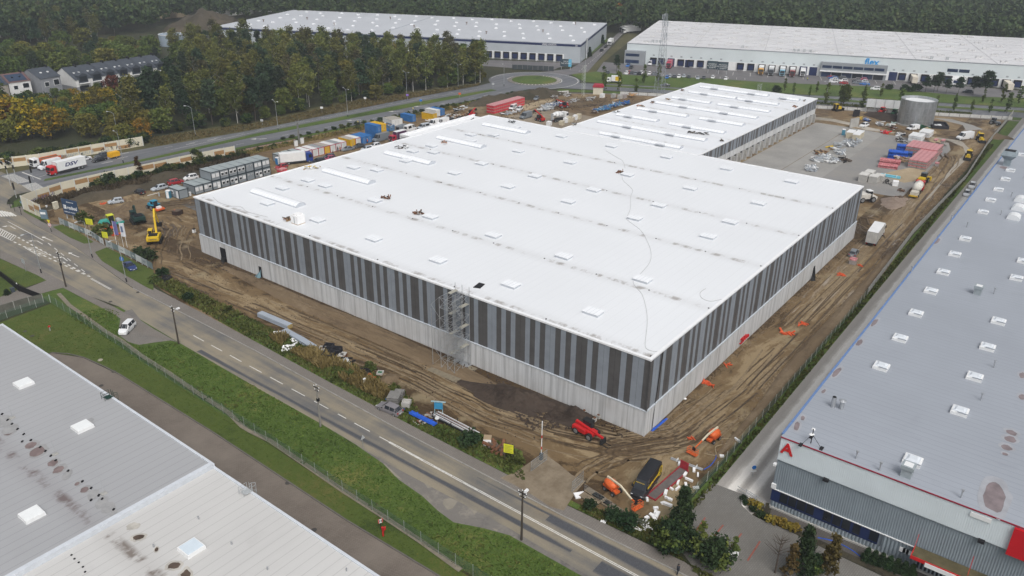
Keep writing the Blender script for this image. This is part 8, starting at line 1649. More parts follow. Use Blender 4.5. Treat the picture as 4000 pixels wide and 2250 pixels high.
# lattice mast
ms=thing('lattice_mast','tall grey lattice radio mast behind the dock hall','mast',(237.4,124.2,0));m=MB();HM=35.0;w0,w1=1.9,.55
cor=lambda k,z:(((k in(1,2))*2-1)*(w0+(w1-w0)*z/HM),((k in(2,3))*2-1)*(w0+(w1-w0)*z/HM),z)
for k in range(4):m.bar(cor(k,0),cor(k,HM),.13)
nb_=16
for i in range(nb_):
 z0,z1=HM*i/nb_,HM*(i+1)/nb_
 for k in range(4):a,b=(k,(k+1)%4)if i%2 else((k+1)%4,k);m.bar(cor(a,z0),cor(b,z1),.07);m.bar(cor(k,z1),cor((k+1)%4,z1),.06)
m.build('lattice',M('mast_grey',(.3,.33,.36),.1),ms);m=MB();[m.box(x-.15,x+.15,y-.12,y+.12,z,z+2.0)for x,y,z in((1.2,.9,30),(-1.2,.6,30.5),(.2,-1.3,30),(1.3,-.4,25),(-1.1,-.8,24),(1.0,1.0,33),(-.9,1,32.8))];m.build('antenna',M('antenna_grey',(.42,.45,.48)),ms);MB().cyl((0,0,HM),(0,0,HM+2.2),.05,.03,5).build('rod',STEELP,ms)
ms2=thing('lattice_mast','short pale lattice post at the pale site wall','mast',D(2100,280,755,400));m=MB()
for k in range(4):x,y=((k in(1,2))*2-1)*.55,((k in(2,3))*2-1)*.55;m.bar((x,y,0),(x,y,13.5),.06)
for i in range(10):z=i*1.35;m.bar((-.55,-.55,z),(.55,-.55,z+1.35),.05);m.bar((.55,-.55,z),(.55,.55,z+1.35),.05);m.bar((-.55,.55,z),(-.55,-.55,z+1.35),.05)
m.build('lattice',M('pale_mast',(.55,.6,.55)),ms2)
rm_=MB();[rm_.bar((x,y,0),(x,y,3.4),.07)for x,y in((-.6,-.6),(.6,-.6),(.6,.6),(-.6,.6))];[rm_.bar((-.6,-.6+.3*k,z),(.6,.6-.3*k,z+.6),.06)for k,z in((0,.2),(4,1.0),(0,1.8),(4,2.5))];tag(rm_.build('roof_frame',STEELP,None,loc=C(2,0,2485,925,H2)),'small grey lattice frame standing on the dock hall roof','frame')
# signs, lights, flags, boards
def sign(p,h,label,plate,mat,rz=0,pole=STEEL,name='road_sign',cat='sign'):
 t=thing(name,label,cat,p,rz);MB().cyl((0,0,0),(0,0,h),.045,.045,6).build('pole',pole,t)
 for(m_,mt,nm_)in plate:m_.build(nm_,mt,t)
 return t
def dplate(z,r,x=-.08,n=16):return MB().cyl((x+.03,0,z),(x,0,z),r,r,n)
YSG=M('sign_yellow',(.65,.55,.02),.05)
def tri(z,r,up=-1,x=-.1):m=MB();q=[(x,r*math.cos(R_(a)),z+r*math.sin(R_(a))*up)for a in(90,210,330)];m.add(q+[(x+.03,y,zz)for _,y,zz in q],[(0,1,2),(5,4,3),(0,3,4,1),(1,4,5,2),(2,5,3,0)]);return m
s_=sign(D(0,860,860,205),3.3,'yellow triangle and round no turn sign at the footway corner',[(tri(3.1,.62),YSG,'triangle_plate'),(dplate(2.1,.5),WHITEP,'round_plate')],STEEL,R_(20));MB().cyl((-.085,0,2.1),(-.09,0,2.1),.47,.47,16).build('red_ring',RED,s_);MB().cyl((-.092,0,2.1),(-.1,0,2.1),.36,.36,16).build('white_disc',WHITEP,s_);m=MB();m.box(-.115,-.105,.05,.13,1.85,2.3);m.box(-.115,-.105,-.15,.13,2.22,2.3);m.box(-.115,-.105,-.15,-.07,2.05,2.3);m.build('arrow',BLACK,s_);MB().box(-.05,.05,-.05,.05,0,1.2).build('dark_foot',BLACK,s_)
s_=sign(D(0,860,2095,960),5.2,'round blue arrow sign on the lamp post beside the dark blue saloon',[(dplate(4.6,.55),M('sign_blue',(.02,.16,.5),.05),'round_plate')],STEEL,R_(20));MB().box(-.1,-.09,-.06,.06,4.3,4.9).box(-.1,-.09,-.3,.06,4.78,4.9).build('arrow',WHITEP,s_)
sign(D(0,860,435,860),3.2,'grey square back of a sign on the left footway',[(MB().box(-.1,-.06,-.8,.8,2.1,3.2),STEELP,'plate')],STEEL,R_(0));sign(C(1,3,1080,165),2.3,'thin triangular warning sign seen from behind at the meadow edge',[(tri(2.0,.5,1),STEELP,'plate')],STEEL,R_(90))
for q,lb in(((1,0,665,1135),'small white board on the dry verge, left one'),((1,0,1100,1035),'small white board on the dry verge, right one'),((1,0,65,1265),'grey back of a sign on the dry verge'),((1,0,1660,1060),'round pale blue sign in the grass median'),((1,0,1525,1005),'violet and red plate at the lamp foot'),((1,0,2050,990),'orange work sign on the cycle path'),((1,0,2385,890),'small round sign at the roundabout splitter')):mt=WHITEP if 'white' in lb else M('sign_violet',(.25,.15,.5))if 'violet' in lb else ORANGE if 'orange' in lb else M('sign_blue',(.02,.16,.5))if 'blue' in lb else STEELP;sign(C(*q),2.6,lb,[(MB().box(-.08,-.04,-.55,.55,1.7,2.5),mt,'plate')],STEEL,R_(35))
def tlight(p,h,label,rz=0,arm=0):
 t=thing('traffic_light',label,'traffic light',p,rz);MB().cyl((0,0,0),(0,0,h),.09,.07,6).build('pole',STEELP,t)
 if arm:MB().tube([(0,0,h),(0,arm*.5,h+.5),(0,arm,h+.6)],.07).build('arm',STEELP,t)
 for y,z in((0,h-.9),)+(((0,h+.1),)if not arm else((arm*.6,h+.1),(arm,h+.2))):m=MB();m.box(-.22,.12,y-.2,y+.2,z-.5,z+.5);hd_=m.build('signal_head',BLACK,t);l_=MB();[l_.cyl((-.23,y,z-.3+k*.3),(-.26,y,z-.3+k*.3),.1,.1,8)for k in range(3)];l_.build('lens',DARK,hd_)
tlight(D(0,540,180,795),6.5,'tall grey traffic light mast with arm over the crossing',R_(0),3.5);tlight(D(0,540,295,770),6.3,'grey traffic light mast with long arm at the zebra crossing',R_(10),3.0);tlight(D(0,540,555,690),3.6,'small traffic light in the median beside the red cabbed lorry',R_(0));tlight(D(0,540,545,880),3.9,'small traffic light at the near zebra crossing',R_(0));tlight(D(0,540,275,990),3.8,'dark post with blue plate on the grass corner',R_(0))
for i,q in enumerate(((180,1170),(250,1220),(360,1275))):t=thing('bollard_post',('thin dark post at the grass corner, nearest the road','thin dark post in the red paved ramp','thin dark post beside the short noise barrier')[i],'post',D(0,540,*q));MB().cyl((0,0,0),(0,0,2.6-.3*i),.06,.06,6).build('pole',BLACK,t);MB().box(-.2,.2,-.05,.05,2.0,2.3).build('plate',DARK,t)
bb=thing('billboard','dark blue billboard with white logo behind the printed fence','billboard',mid(D(0,540,1110,1300),D(0,540,1330,1430)),R_(-78));NB_=M('billboard_blue',(.03,.06,.12),.1);MB().box(-2.9,2.9,-.08,.08,1.4,5.6).build('board',NB_,bb);m=MB();[m.box(x-.1,x+.1,.1,.3,0,5.4)for x in(-2.4,0,2.4)];m.build('frame',STEELP,bb)
lettering('rexbud',1.3,WHITEP,bb,(.75,-.1,3.4),(R_(90),0,0),.01,'lettering',0,.03);MB().box(-2.5,-1.4,-.1,-.085,2.9,4.0).build('logo',WHITEP,bb);MB().box(-2.3,-2.2,-.11,-.1,3.0,3.9).box(-2.2,-1.45,-.11,-.1,3.6,3.65).build('logo_line',NB_,bb);lettering('GENERALNY WYKONAWCA',.4,WHITEP,bb,(0,-.1,2.1),(R_(90),0,0),.01);lettering('INWESTOR  DSV',.36,WHITEP,bb,(.3,-.1,4.9),(R_(90),0,0),.01)
YB=M('info_yellow',(.62,.62,.03),.06)
for q,lb,w_,z0 in(((0,1,915,870),'yellow information board on leaning timber posts',1.1,1.6),((0,1,1080,1030),'yellow information board on a post before the flags',.8,2.2),((2,3,550,330)if False else(1,3,2540,300),'yellow information board on black posts near the entrance',.75,1.6)):
 t=thing('information_board',lb,'sign',C(*q),R_(-70));MB().box(-w_,w_,-.04,.04,z0,z0+1.5).build('board',YB,t);m=MB();[m.box(x-.05,x+.05,.05,.14,0,z0+1.7)for x in(-w_*.8,w_*.8)];m.build('post',POLEW,t);m=MB();[m.box(-w_*.75,w_*(.7-.3*(k%2)),-.05,-.045,z0+1.2-k*.25,z0+1.28-k*.25)for k in range(5)];m.build('print_lines',M('faded_print',(.3,.3,.05)),t)
for i,(q,h,mt,w_)in enumerate((((1950,430),6.5,M('flag_violet',(.13,.13,.3),.1),1.0),((2060,445),6.3,M('flag_white',(.62,.64,.68),.06),1.15),((2120,455),6.2,None,0))):
 t=thing('flagpole',('flagpole with violet banner flag','flagpole with white banner flag and dark print','bare flagpole right of the white flag')[i],'flag',D(0,860,*q),R_(-60));MB().cyl((0,0,0),(0,0,h),.05,.04,6).build('pole',WHITEP,t)
 if mt:
  m=MB();n=6;vs=[(w_*k/n,.1*math.sin(k*1.2+i),z)for z in(h-.1,h-3.6)for k in range(n+1)];m.add(vs,[(k,k+1,n+2+k,n+1+k)for k in range(n)]);f_=m.build('flag',mt,t)
  if i:MB().box(.3,.8,-.16,-.15,h-2.4,h-.9).build('print',M('flag_print',(.12,.16,.28)),f_)
for i,(c_,x,y,w_,zz)in enumerate(((2,2010,740,5.2,2.2),(2,2115,750,5.0,2.2),(2,540,700,6,1.6))):
 t=thing('advert_board',('dark advert board on stilts before the truck yard, left one','dark advert board on stilts before the truck yard, right one','dark advert board with blue end at the dock yard')[i],'billboard',C(c_,0,x,y),R_(-71 if i<2 else-66));b_=MB().box(-w_/2,w_/2,-.1,.1,zz,zz+4.2-(i==2)*.4).build('board',M('board_slate',(.045,.07,.085),.1),t);m=MB();[m.box(k-.1,k+.1,.1,.3,0,zz+3)for k in(-w_*.4,w_*.4)];m.build('post',STEELP,t)
 for k,s in enumerate(('MAGAZYNY','DO WYNAJĘCIA','22 000 M²')if i<2 else('HALA','hala w Łodzi')):lettering(s,.8 if i<2 else 1.0,WHITEP,b_,(0,-.13,zz+2.6-k*.9),(R_(90),0,0),.02)
 if i==2:MB().box(w_/2-1.6,w_/2,-.14,-.11,zz,zz+3.8).build('blue_end',M('board_sky',(.12,.42,.6)),b_)
t=thing('yard_fence','row of dark framed panels along the dock yard by the roundabout','fence',C(2,0,0,700),head(C(2,0,0,700),C(2,0,420,720)));L=(C(2,0,420,720)-C(2,0,0,700)).length
for k in range(8):MB().box(L*k/8+.1,L*(k+1)/8-.1,-.1,.1,.3,2.6).build('panel',M('panel_slate',(.05,.06,.065),.2),t)
# hydrants, barrier, cabinets
t=thing('hydrant','bright red bent hydrant pipe at the mesh fence','hydrant',C(1,3,1280,1050),R_(70));MB().tube([(0,0,0),(0,0,1.4)],.12,7).build('pipe',RED,t);MB().tube([(.1,-.1,0),(.1,-.1,.6),(.9,-.7,.6),(.9,-.7,0)],.09,6).build('guard_rail',RED,t);MB().cyl((0,0,1.3),(0,0,1.5),.18,.18,8).build('cap',RED,t)
t=thing('hydrant_sign','white and red hydrant sign with letter H on a post','sign',C(1,3,1258,985),R_(-25));MB().cyl((0,0,0),(0,0,1.9),.04,.04,5).build('pole',BLACK,t);MB().box(-.32,.32,-.06,-.03,1.2,1.85).build('red_plate',RED,t);MB().box(-.2,.2,-.07,-.06,1.2,1.85).build('white_plate',WHITEP,t);lettering('H',.5,BLACK,t,(0,-.075,1.52),(R_(90),0,0),.004,bold=.02)
t=thing('hydrant','small red and grey hydrant on the mown lawn','hydrant',C(0,2,505,430));MB().cyl((0,0,0),(0,0,.8),.1,.1,7).build('pipe',STEELP,t);MB().cyl((0,0,.8),(0,0,1.1),.17,.14,7).box(-.25,.25,-.07,.07,.85,1.0).build('head',RED,t)
t=thing('barrier_gate','raised white barrier boom on a dark post at the site entrance','barrier',C(2,3,293,285));MB().box(-.2,.2,-.2,.2,0,1.3).build('post',M('barrier_housing',(.05,.07,.09)),t);MB().box(-.06,.06,-.04,.04,1.2,7.0).build('boom',WHITEP,t);MB().box(-.065,.065,-.045,.045,2,2.5).box(-.065,.065,-.045,.045,4,4.5).build('red_band',RED,t)
t=thing('barrier_gate','white barrier arm at the small grey cabin','barrier',D(600,560,95,880));MB().box(-.15,.15,-.15,.15,0,1.1).build('post',STEELP,t);MB().box(-3.4,0,-.05,.05,1.0,1.1).build('boom',WHITEP,t)
for q,lb,mt,s in((D(0,540,940,1180),'cream electric cabinet beside the short noise barrier',M('cabinet_cream',(.6,.57,.46)),(1.3,.7,2.0)),(D(0,540,785,1180),'small white cabinet beside the short noise barrier',WHITEP,(.4,.3,1.0)),(C(1,2,1095,980),'white electric cabinet on blue legs at the verge end',WHITEP,(.45,.25,1.3)),(D(600,560,610,875),'white plastic tank beside the first cabin',WHITEP,(.5,.5,1.1)),(C(3,3,20,640)if False else D(0,540,860,1290),'brown soil filled crate behind the short noise barrier',SPOIL,(1.3,.9,1.5)),(C(0,1,1955,895),'white plastic tank with black lid at the hall corner',WHITEP,(.7,.6,1.0))):
 t=thing('cabinet',lb,'cabinet',q,.3);MB().box(-s[0]/2,s[0]/2,-s[1]/2,s[1]/2,.1,s[2]).build('body',mt,t);MB().box(-s[0]/2-.04,s[0]/2+.04,-s[1]/2-.04,s[1]/2+.04,s[2],s[2]+.08).build('lid',DARK if 'black' in lb else mt,t);MB().box(-s[0]/2+.1,s[0]/2-.1,-s[1]/2+.05,s[1]/2-.05,0,.1).build('foot',BLUEP if 'blue' in lb else DARK,t)
rl_=MB();[rl_.tube([p+Vector((0,0,z))for p in(C(2,3,2350,640),C(2,3,2540,760))],.05,5)for z in(.5,1.0)];[rl_.tube([p,p+Vector((0,0,1.1))],.05,5)for p in(C(2,3,2350,640),C(2,3,2450,700),C(2,3,2540,760))];[rl_.tube([p+Vector((0,1.3,z))for p in(C(2,3,2350,640),C(2,3,2540,760))],.05,5)for z in(.5,1.0)];tag(rl_.build('handrail',STEEL,None),'grey steel handrail of the steps beside the ribbed front','handrail')
sign(C(2,3,2420,450),1.9,'round no stopping sign with white plate on the gravel lane',[(dplate(1.7,.34),M('sign_blue',(.02,.16,.5)),'round_plate'),(MB().box(-.1,-.06,-.4,.4,.95,1.15),WHITEP,'plate')],STEEL,R_(45))
# ------------------------------------------------------------------ houses at the far left
SLATE,PLAST,PLASG=M('slate_roof',(.055,.065,.08),.15,.5),M('white_plaster',(.7,.7,.69),.06,.5),M('grey_plaster',(.25,.26,.28),.1,.5)
def house(p,rz,W,Dp,he,hr,wall,roofm,label,group=None,wins=(),dormer=False,low=None,solar=False):
 """front at y = 0 facing -y, x 0..W; ridge along x"""
 t=thing('terraced_house' if dormer else 'house',label,'house',p,rz,group);m=MB();m.box(0,W,0,Dp,-1,he);m.prism([(0,0),(1,0),(1,1)],0,0)if False else None
 m.add([(0,0,he),(0,Dp,he),(0,Dp/2,hr),(W,0,he),(W,Dp,he),(W,Dp/2,hr)],[(0,2,1),(3,4,5)]);m.build('wall',wall,t)
 e=.3;r=MB();r.add([(-e,-e,he-.1),(W+e,-e,he-.1),(W+e,Dp/2,hr+.1),(-e,Dp/2,hr+.1),(W+e,Dp+e,he-.1),(-e,Dp+e,he-.1)],[(0,1,2,3),(3,2,4,5)]);rf_=r.build('roof',roofm,t);MB().box(W*.9-.3,W*.9+.3,Dp*.45,Dp*.55,hr-.8,hr+.9).build('chimney',DARK,rf_);MB().box(W+.1,W+.35,-.2,Dp*.5,he+.1,he+.4).build('verge_board',DARK,rf_)if False else None
 for i in range(2):MB().box(W*(.3+.35*i),W*(.3+.35*i)+.7,Dp*.22,Dp*.22+.9,he+(hr-he)*.44+.12,he+(hr-he)*.44+.55).build('roof_window',WHITEP if not solar else GLASS,rf_)
 if solar:s_=(hr-he)/(Dp/2);MB().add([(x,y,he+s_*y+.12)for x,y in((.6,.5),(W-.8,.5),(W-.8,Dp*.42),(.6,Dp*.42))],[(0,1,2,3)]).build('solar_panel',M('solar_blue',(.03,.05,.09),.2,.2,.2),rf_)
 for(x0,x1,z0,z1)in wins:w_=MB().box(x0,x1,-.08,.02,z0,z1).build('window',WHITEP,t);MB().box(x0+.15,x1-.15,-.1,-.08,z0+.15,z1-.15).build('pane',GLASS,w_)
 if low:MB().box(-.03,W+.03,-.03,Dp+.03,-1,low).build('plinth',PLASG,t)
 if dormer:
  d=MB();x0,x1=W*.2,W*.85;d.prism([(x0,he-1.6),(x1,he-1.6),(x1,he+1.6),((x0+x1)/2,he+2.6),(x0,he+1.6)],-.35,Dp*.3);dm=d.build('dormer',SLATE,t);MB().box(x0+.4,x1-.4,-.42,-.35,he-1.0,he+1.2).build('pane',GLASS,dm);MB().box(x0-.3,x1+.4,-1.3,-.36,he-1.9,he-1.65).build('balcony',PLAST,t);MB().box(x0,x1,-.06,.02,.1,2.3).build('window',GLASS,t)
a=C(0,0,785,925);b=C(0,0,1560,792);az=head(a,b);ux=Vector((math.cos(az),math.sin(az),0));Wt=6.6
for i in range(7):house(a+ux*(i*Wt),az,Wt-.03,18,5.2,9.6,PLAST,SLATE,'white terraced house with dark dormer, '+('at the gable end','second from the gable','third from the gable','fourth, half hidden by the purple tree','fifth from the gable','sixth from the gable','seventh, at the wood')[i],'white terraced houses with dark roofs',dormer=True,low=2.0 if i==0 else None)
a2=C(0,0,448,990);house(a2,R_(8),9,15,8.3,11.5,PLASG,SLATE,'detached grey rendered house with dark roof',None,[(1.5,3.6,4.6,6.6),(5.6,8.2,4.6,7.2)]);a3=C(0,0,130,1022);house(a3,R_(-4),8.5,14,7.8,10.4,PLAST,M('brown_roof',(.13,.075,.07),.15),'white house with brown roof and solar panels',None,[(1.6,3.4,4.6,6.4),(5.2,7.8,4.8,7),(5.2,7.8,.8,3),(1.8,4,.3,2)],solar=True);house(a3+Vector((-8.8,.4,0)),R_(-4),8.4,14,7.4,10,M('beige_plaster',(.35,.32,.28),.15),SLATE,'beige rendered house beside the white one at the picture edge',None,[(4.5,6.4,3.8,5.6)],solar=True)
t=thing('garden_shed','grey shed with corrugated roof in the gardens','shed',C(0,0,800,1010),R_(-20));MB().box(-4,4,-2.5,2.5,0,2.6).build('wall',PLASG,t);MB().box(-4.3,4.3,-2.8,2.8,2.6,2.8).build('roof',M('corrugated',(.45,.47,.5),.15),t)
t=thing('garden_shed','shed with crimson roof behind the golden maple','shed',C(0,0,290,1100),R_(-10));MB().box(-4,3,-2,2,0,3.0).build('wall',PLASG,t);MB().box(-4.3,3.3,-2.3,2.3,3.0,3.3).build('roof',M('roof_red',(.36,.03,.05),.1),t)
t=thing('storage_tank','pale blue grey round tank at the edge of the far wood','tank',C(0,0,1735,455));MB().cyl((0,0,0),(0,0,6.5),7,7,28).build('shell',M('tank_blue_grey',(.27,.33,.39),.08,.3),t);ring(6.8,7.15,6.4,6.65,28).build('rim',WHITEP,t)
t=thing('white_building','small white building beside the pale blue tank','building',C(0,0,1930,430),R_(10));MB().box(-8,8,-5,5,0,3.5).build('wall',PLAST,t);MB().box(-8.2,8.2,-5.2,5.2,3.5,3.8).build('roof',GREY_METAL,t)
for i,q in enumerate(((2300,150),(2410,140))):t=thing('white_building',('low pale building behind the dark soil heap, left','low pale building behind the dark soil heap, right')[i],'building',C(0,0,*q));MB().box(-9,9,-6,6,0,5).build('wall',M('pale_wall',(.55,.55,.53),.12),t);MB().box(-9.3,9.3,-6.3,6.3,5,5.4).build('roof',GREY_METAL,t)
t=thing('white_building','white house in the forest behind the blue banded warehouse','building',C(1,0,190,100),R_(20));MB().box(-14,14,-6,6,0,8).build('wall',PLAST,t);MB().box(-14.4,14.4,-6.4,6.4,8,8.5).build('roof',SLATE,t)
mound('soil_heap',(235,478),34,24,11,R_(20),MATS['weedy_soil'],'large dark soil heap behind the blue banded warehouse',21,26,1.8,.2);mound('sand_heap',C(0,0,1740,170),14,9,6,0,SAND,'sand heap under the small orange excavator',22,14,1.1,.1)
# ------------------------------------------------------------------ things lying on the white roofs
for i,(q,n,rx,ry,mats,lb)in enumerate(((D(600,560,2240,1270,H1),18,.7,.6,[BROWNP,PALLETW,BROWNP,WOOD],'rusty brown offcuts beside the white wrapped cube on the roof'),(C(1,1,1310,545,H1),16,.6,1.0,[BROWNP,WHITEP,DARK,BROWNP],'brown pallet scraps beside a rooflight in the second row'),(C(1,1,1635,700,H1),16,.6,1.0,[BROWNP,WOOD,BROWNP,WHITEP],'rust brown scraps beside a rooflight in the third row'),(C(2,1,1090,288,H1),14,.5,.8,[BROWNP,WOOD,BROWNP,BROWNP],'rust brown scraps at the start of the long roof cable'),(D(1000,470,930,800,H1),14,.5,2.2,[YELLOW,PALLETW,STEELP,WHITEP],'yellow and grey battens near the back parapet'),(D(1500,350,330,970,H1),16,.5,2.0,[DARK,WOOD,STEELP,WHITEP],'dark battens near the back parapet'),(D(1500,350,1010,885,H1),18,1.8,.5,[M('orange_brown',(.4,.16,.06)),WHITEP,MATS['orange_brown'],WOOD],'orange brown sheets between rooflights at the back'),(D(1500,350,2130,545,H1),12,.9,.7,[DARK,STEELP,DARK,DARK],'dark wrapped bundle at the back corner of the roof'),(D(1500,350,1550,505,12.6),8,1.6,.6,[DARK,DARK,STEELP,DARK],'dark tarpaulin on the lower back roof'),(C(2,0,1880,1345,H2),26,3.2,.8,[DARK,STEELP,WOOD,DARK],'bundle of dark rods on the dock hall roof'),(C(2,0,1565,1000,H2),12,.8,.8,[PALLETW,YELLOW,PALLETW,WOOD],'yellowish timber on the dock hall roof'),(C(2,0,1295,1070,H2),12,1.2,.4,[MATS['orange_brown'],PALLETW,WOOD,PALLETW],'orange boards at the edge of the dock hall roof'),(C(2,0,1415,1035,H2),8,.6,.5,[BROWNP,DARK,BROWNP,WOOD],'brown scraps at the edge of the dock hall roof'),(C(2,0,1050,1130,H2),6,1.2,.3,[STEELP,DARK,STEELP,STEELP],'grey rails at the edge of the dock hall roof'),(C(2,0,630,1255,H2),10,1.0,.8,[DARK,DARK,STEELP,BEIGE],'dark bundle beside the short barrel lights'),(C(3,0,275,1070,H2),12,1.2,.8,[MATS['orange_brown'],WOOD,BROWNP,WOOD],'brown pallets at the right end of the dock hall roof'),(C(2,0,2115,1420,H2),8,.8,.4,[WOOD,DARK,WOOD,WOOD],'dark scraps near the striped edge of the dock hall roof'),(C(2,0,1710,912,H2),6,.6,.4,[BROWNP,DARK,BROWNP,DARK],'small brown box at the far corner of the dock hall roof'),(C(3,0,365,1015,H2),6,.7,.4,[PALLETW,DARK,WHITEP,DARK],'small pallet at the far end of the dock hall roof'))):heap('roof_offcuts',(q.x,q.y,q.z-.13),.2*i,n,rx,ry,.5,mats,lb,100+i,.55,'offcuts')
p=C(1,1,425,790,H1);t=thing('wrapped_pallet','white wrapped cube of insulation on the roof near the front edge','pallet',(p.x,p.y,ZR),.0);MB().box(-1.0,1.0,-1.1,1.1,.14,1.9).box(-.7,.9,-.8,.7,1.9,2.15).build('package',FOAM,t);MB().box(-1.0,1.0,-1.1,1.1,0,.14).build('pallet_base',PALLETW,t);MB().box(-1.02,-1.0,-.2,.1,.2,1.6).build('strap',STEELP,t)
tag(MB().prismz([tuple(C(1,1,*q,H1).xy)for q in((2185,1440),(2245,1393),(2303,1408),(2255,1449))],ZR,ZR+.12).build('dark_mat',DARK,None),'dark square mat on the roof beside the scaffold tower','mat')
def cable(pts,z,label,r=.035,mat=None):
 v=[Vector((p.x,p.y,z+r))for p in pts];o=[]
 for i in range(len(v)-1):
  p0,p1,p2,p3=v[max(i-1,0)],v[i],v[i+1],v[min(i+2,len(v)-1)]
  for k in range(4):s=k/4;o.append(.5*((2*p1)+(p2-p0)*s+(2*p0-5*p1+4*p2-p3)*s*s+(3*p1-p0-3*p2+p3)*s**3))
 tag(MB().tube(o+[v[-1]],r,4).build('cable',mat or M('cable_grey',(.36,.36,.36)),None),label,'cable')
cable(Cs(2,1,1105,310,1120,365,1180,420,1215,465,1195,525,1193,640,1155,740,1178,775,z=H1)+Cs(2,1,1290,860,1355,960,1398,1080,1385,1190,1285,1310,1220,1380,1260,1449,z=H1)+Cs(2,2,1310,60,1350,200,1362,350,1340,545,1355,605,1420,630,1490,634,z=H1),ZR,'long grey cable snaking across the white roof to the near corner',.03)
cable(Cs(2,1,945,65,1060,135,1115,170,1138,240,z=H1),ZR,'short grey cable at the far part of the white roof');cable(Ds(600,560,990,890,1080,970,1250,1030,1450,1050,1560,1130,1900,1220,z=H1),ZR,'thin cable near the left corner of the white roof');cable(Cs(2,2,2120,105,2000,128,1910,95,1895,40,1950,0,z=H1),ZR,'looped thin cable near the right edge of the white roof')
BLC=M('hose_blue',(.02,.1,.5),.1)
cable(Cs(1,2,1170,1060,1230,1090,1330,1140),.05,'blue pipe lying behind the parked estate car',.09,BLC);cable(Cs(1,2,1480,1215,1560,1270,1640,1310),.05,'single blue pipe right of the estate car',.09,BLC);pipes('pipe_bundle',C(1,2,1560,1275),C(1,2,1810,1400),1.0,2,.09,BLC,'sagging bundle of blue pipes along the verge',strap=BLC).location.z=.4;pipes('pipe_bundle',C(2,2,1400,1446),C(2,2,1555,1318),.5,1,.1,BLC,'blue pipes lying along the right wall corner',strap=BLC);cable(Cs(2,3,1930,220,2050,240,2045,160,2130,130,2210,110,2215,75,2100,75),.03,'sand coloured hose curling beside the mesh fence',.08,M('hose_sand',(.3,.24,.15)));cable(Cs(2,3,1930,385,2000,340,2050,270,2050,240),.03,'blue hose along the mesh fence',.07,BLC);cable(Cs(3,3,500,1070,640,1100,800,1170,930,1260),.05,'blue hose in the bed below the windows',.06,BLC)
# ------------------------------------------------------------------ small things along the verge and the lane
BLK=MATS['bitumen_black']
def openbox(p,s,h,label,mat=BLK,fill=None,rz=.5):
 t=thing('manhole_box',label,'manhole box',p,rz);m=MB();w_=.14;m.box(-s,s,-s,-s+w_,0,h);m.box(-s,s,s-w_,s,0,h);m.box(-s,-s+w_,-s+w_,s-w_,0,h);m.box(s-w_,s,-s+w_,s-w_,0,h);m.build('wall',mat,t);MB().box(-s+w_,s-w_,-s+w_,s-w_,0,h*.6).build('inside',fill or DARK,t)
openbox(C(1,2,735,625),.85,1.15,'black manhole box at the back of the group');openbox(C(1,2,815,660),.85,1.2,'black manhole box at the right of the group');openbox(C(1,2,730,705),.95,1.2,'closed black manhole box at the front of the group',BLK,BLK);openbox(C(1,2,670,640),.6,.9,'pale manhole ring with rusty inside',GSL,BROWNP);openbox(C(1,2,1090,870),.9,.8,'black open tray on the verge near the white cabinet');openbox(C(1,2,1250,862),.55,.4,'pale open frame lying in the weeds',GSL,GREENP);openbox(C(0,1,1680,1370),.8,.8,'black tray in the bushes at the fence end');openbox(C(1,2,1515,1185),.7,.9,'pale square manhole ring beside the estate car',GSL,GSL)
for i,q in enumerate(((855,705),(885,690))):t=thing('block_pallet',('left','right')[i]+' red and white paver pack by the black boxes','pallet',C(1,2,*q),.5);MB().box(-.6,.6,-.5,.5,0,.55).build('block_load',BROWNP,t);MB().box(-.58,.58,-.48,.48,.55,.7).build('film_cover',GSL,t)
for i,(q,s,h)in enumerate((((1395,1150),(1.15,1.0),1.5),((1440,1110),(.9,.8),1.3))):t=thing('paver_stack',('large','smaller')[i]+' stack of grey paving stones behind the estate car','pallet',C(1,2,*q),.5);MB().box(-s[0],s[0],-s[1],s[1],.12,h).build('block_load',M('paver_grey',(.19,.185,.175),.2,2),t);m=MB();[m.box(-s[0]-.02,s[0]+.02,-s[1]-.02,s[1]+.02,h*k,h*k+.03)for k in(.35,.65,.95)];m.build('strap',DARK,t);MB().box(-s[0],s[0],-s[1],s[1],0,.12).build('pallet_base',WOOD,t)
heap('board_heap',C(1,2,905,755),.5,10,1.2,.8,.4,[GSL,DARK,WHITEP,STEELP],'grey boards and dark mat behind the dry weeds',130,.9);heap('foam_heap',C(1,2,330,600),0,10,1.4,.6,.3,[FOAM,FOAM,FOAM,FOAM],'crumpled white foil in the dry weeds',131,.6,'foil')
for i,q in enumerate(((270,470),(380,535),(213,460))):tag(MB().box(-.7,.7,-.5,.5,.2,.32).build('foam_sheet',FOAM,None,loc=C(1,2,*q),rz=.4+i),('larger white foam sheet on the grey panels','white foam sheet between the panel stacks','small white foil in the weeds')[i],'foam sheet')
rk=thing('pipe_rack','black trailer rack loaded with long metal tubes and a blue board','trailer',mid(C(1,2,1840,1310),C(1,3,2150,20)),head(C(1,2,1840,1310),C(1,3,2150,20)));m=MB();m.box(-4.2,4.2,-.8,.8,.35,.5);[m.box(x,x+.1,s-.05,s+.05,.5,1.1)for x in(-4,0,3.8)for s in(-.75,.75)];m.build('frame',BLACK,rk);m=MB();[m.cyl((-4.3+.2*(k%3),-.6+k*.17,.62+.1*(k%2)),(4.6+.3*(k%3),-.6+k*.17,.62),.06,.06,5,k%3)for k in range(8)];m.build('tubes',[STEEL,WHITEP,BROWNP],rk)
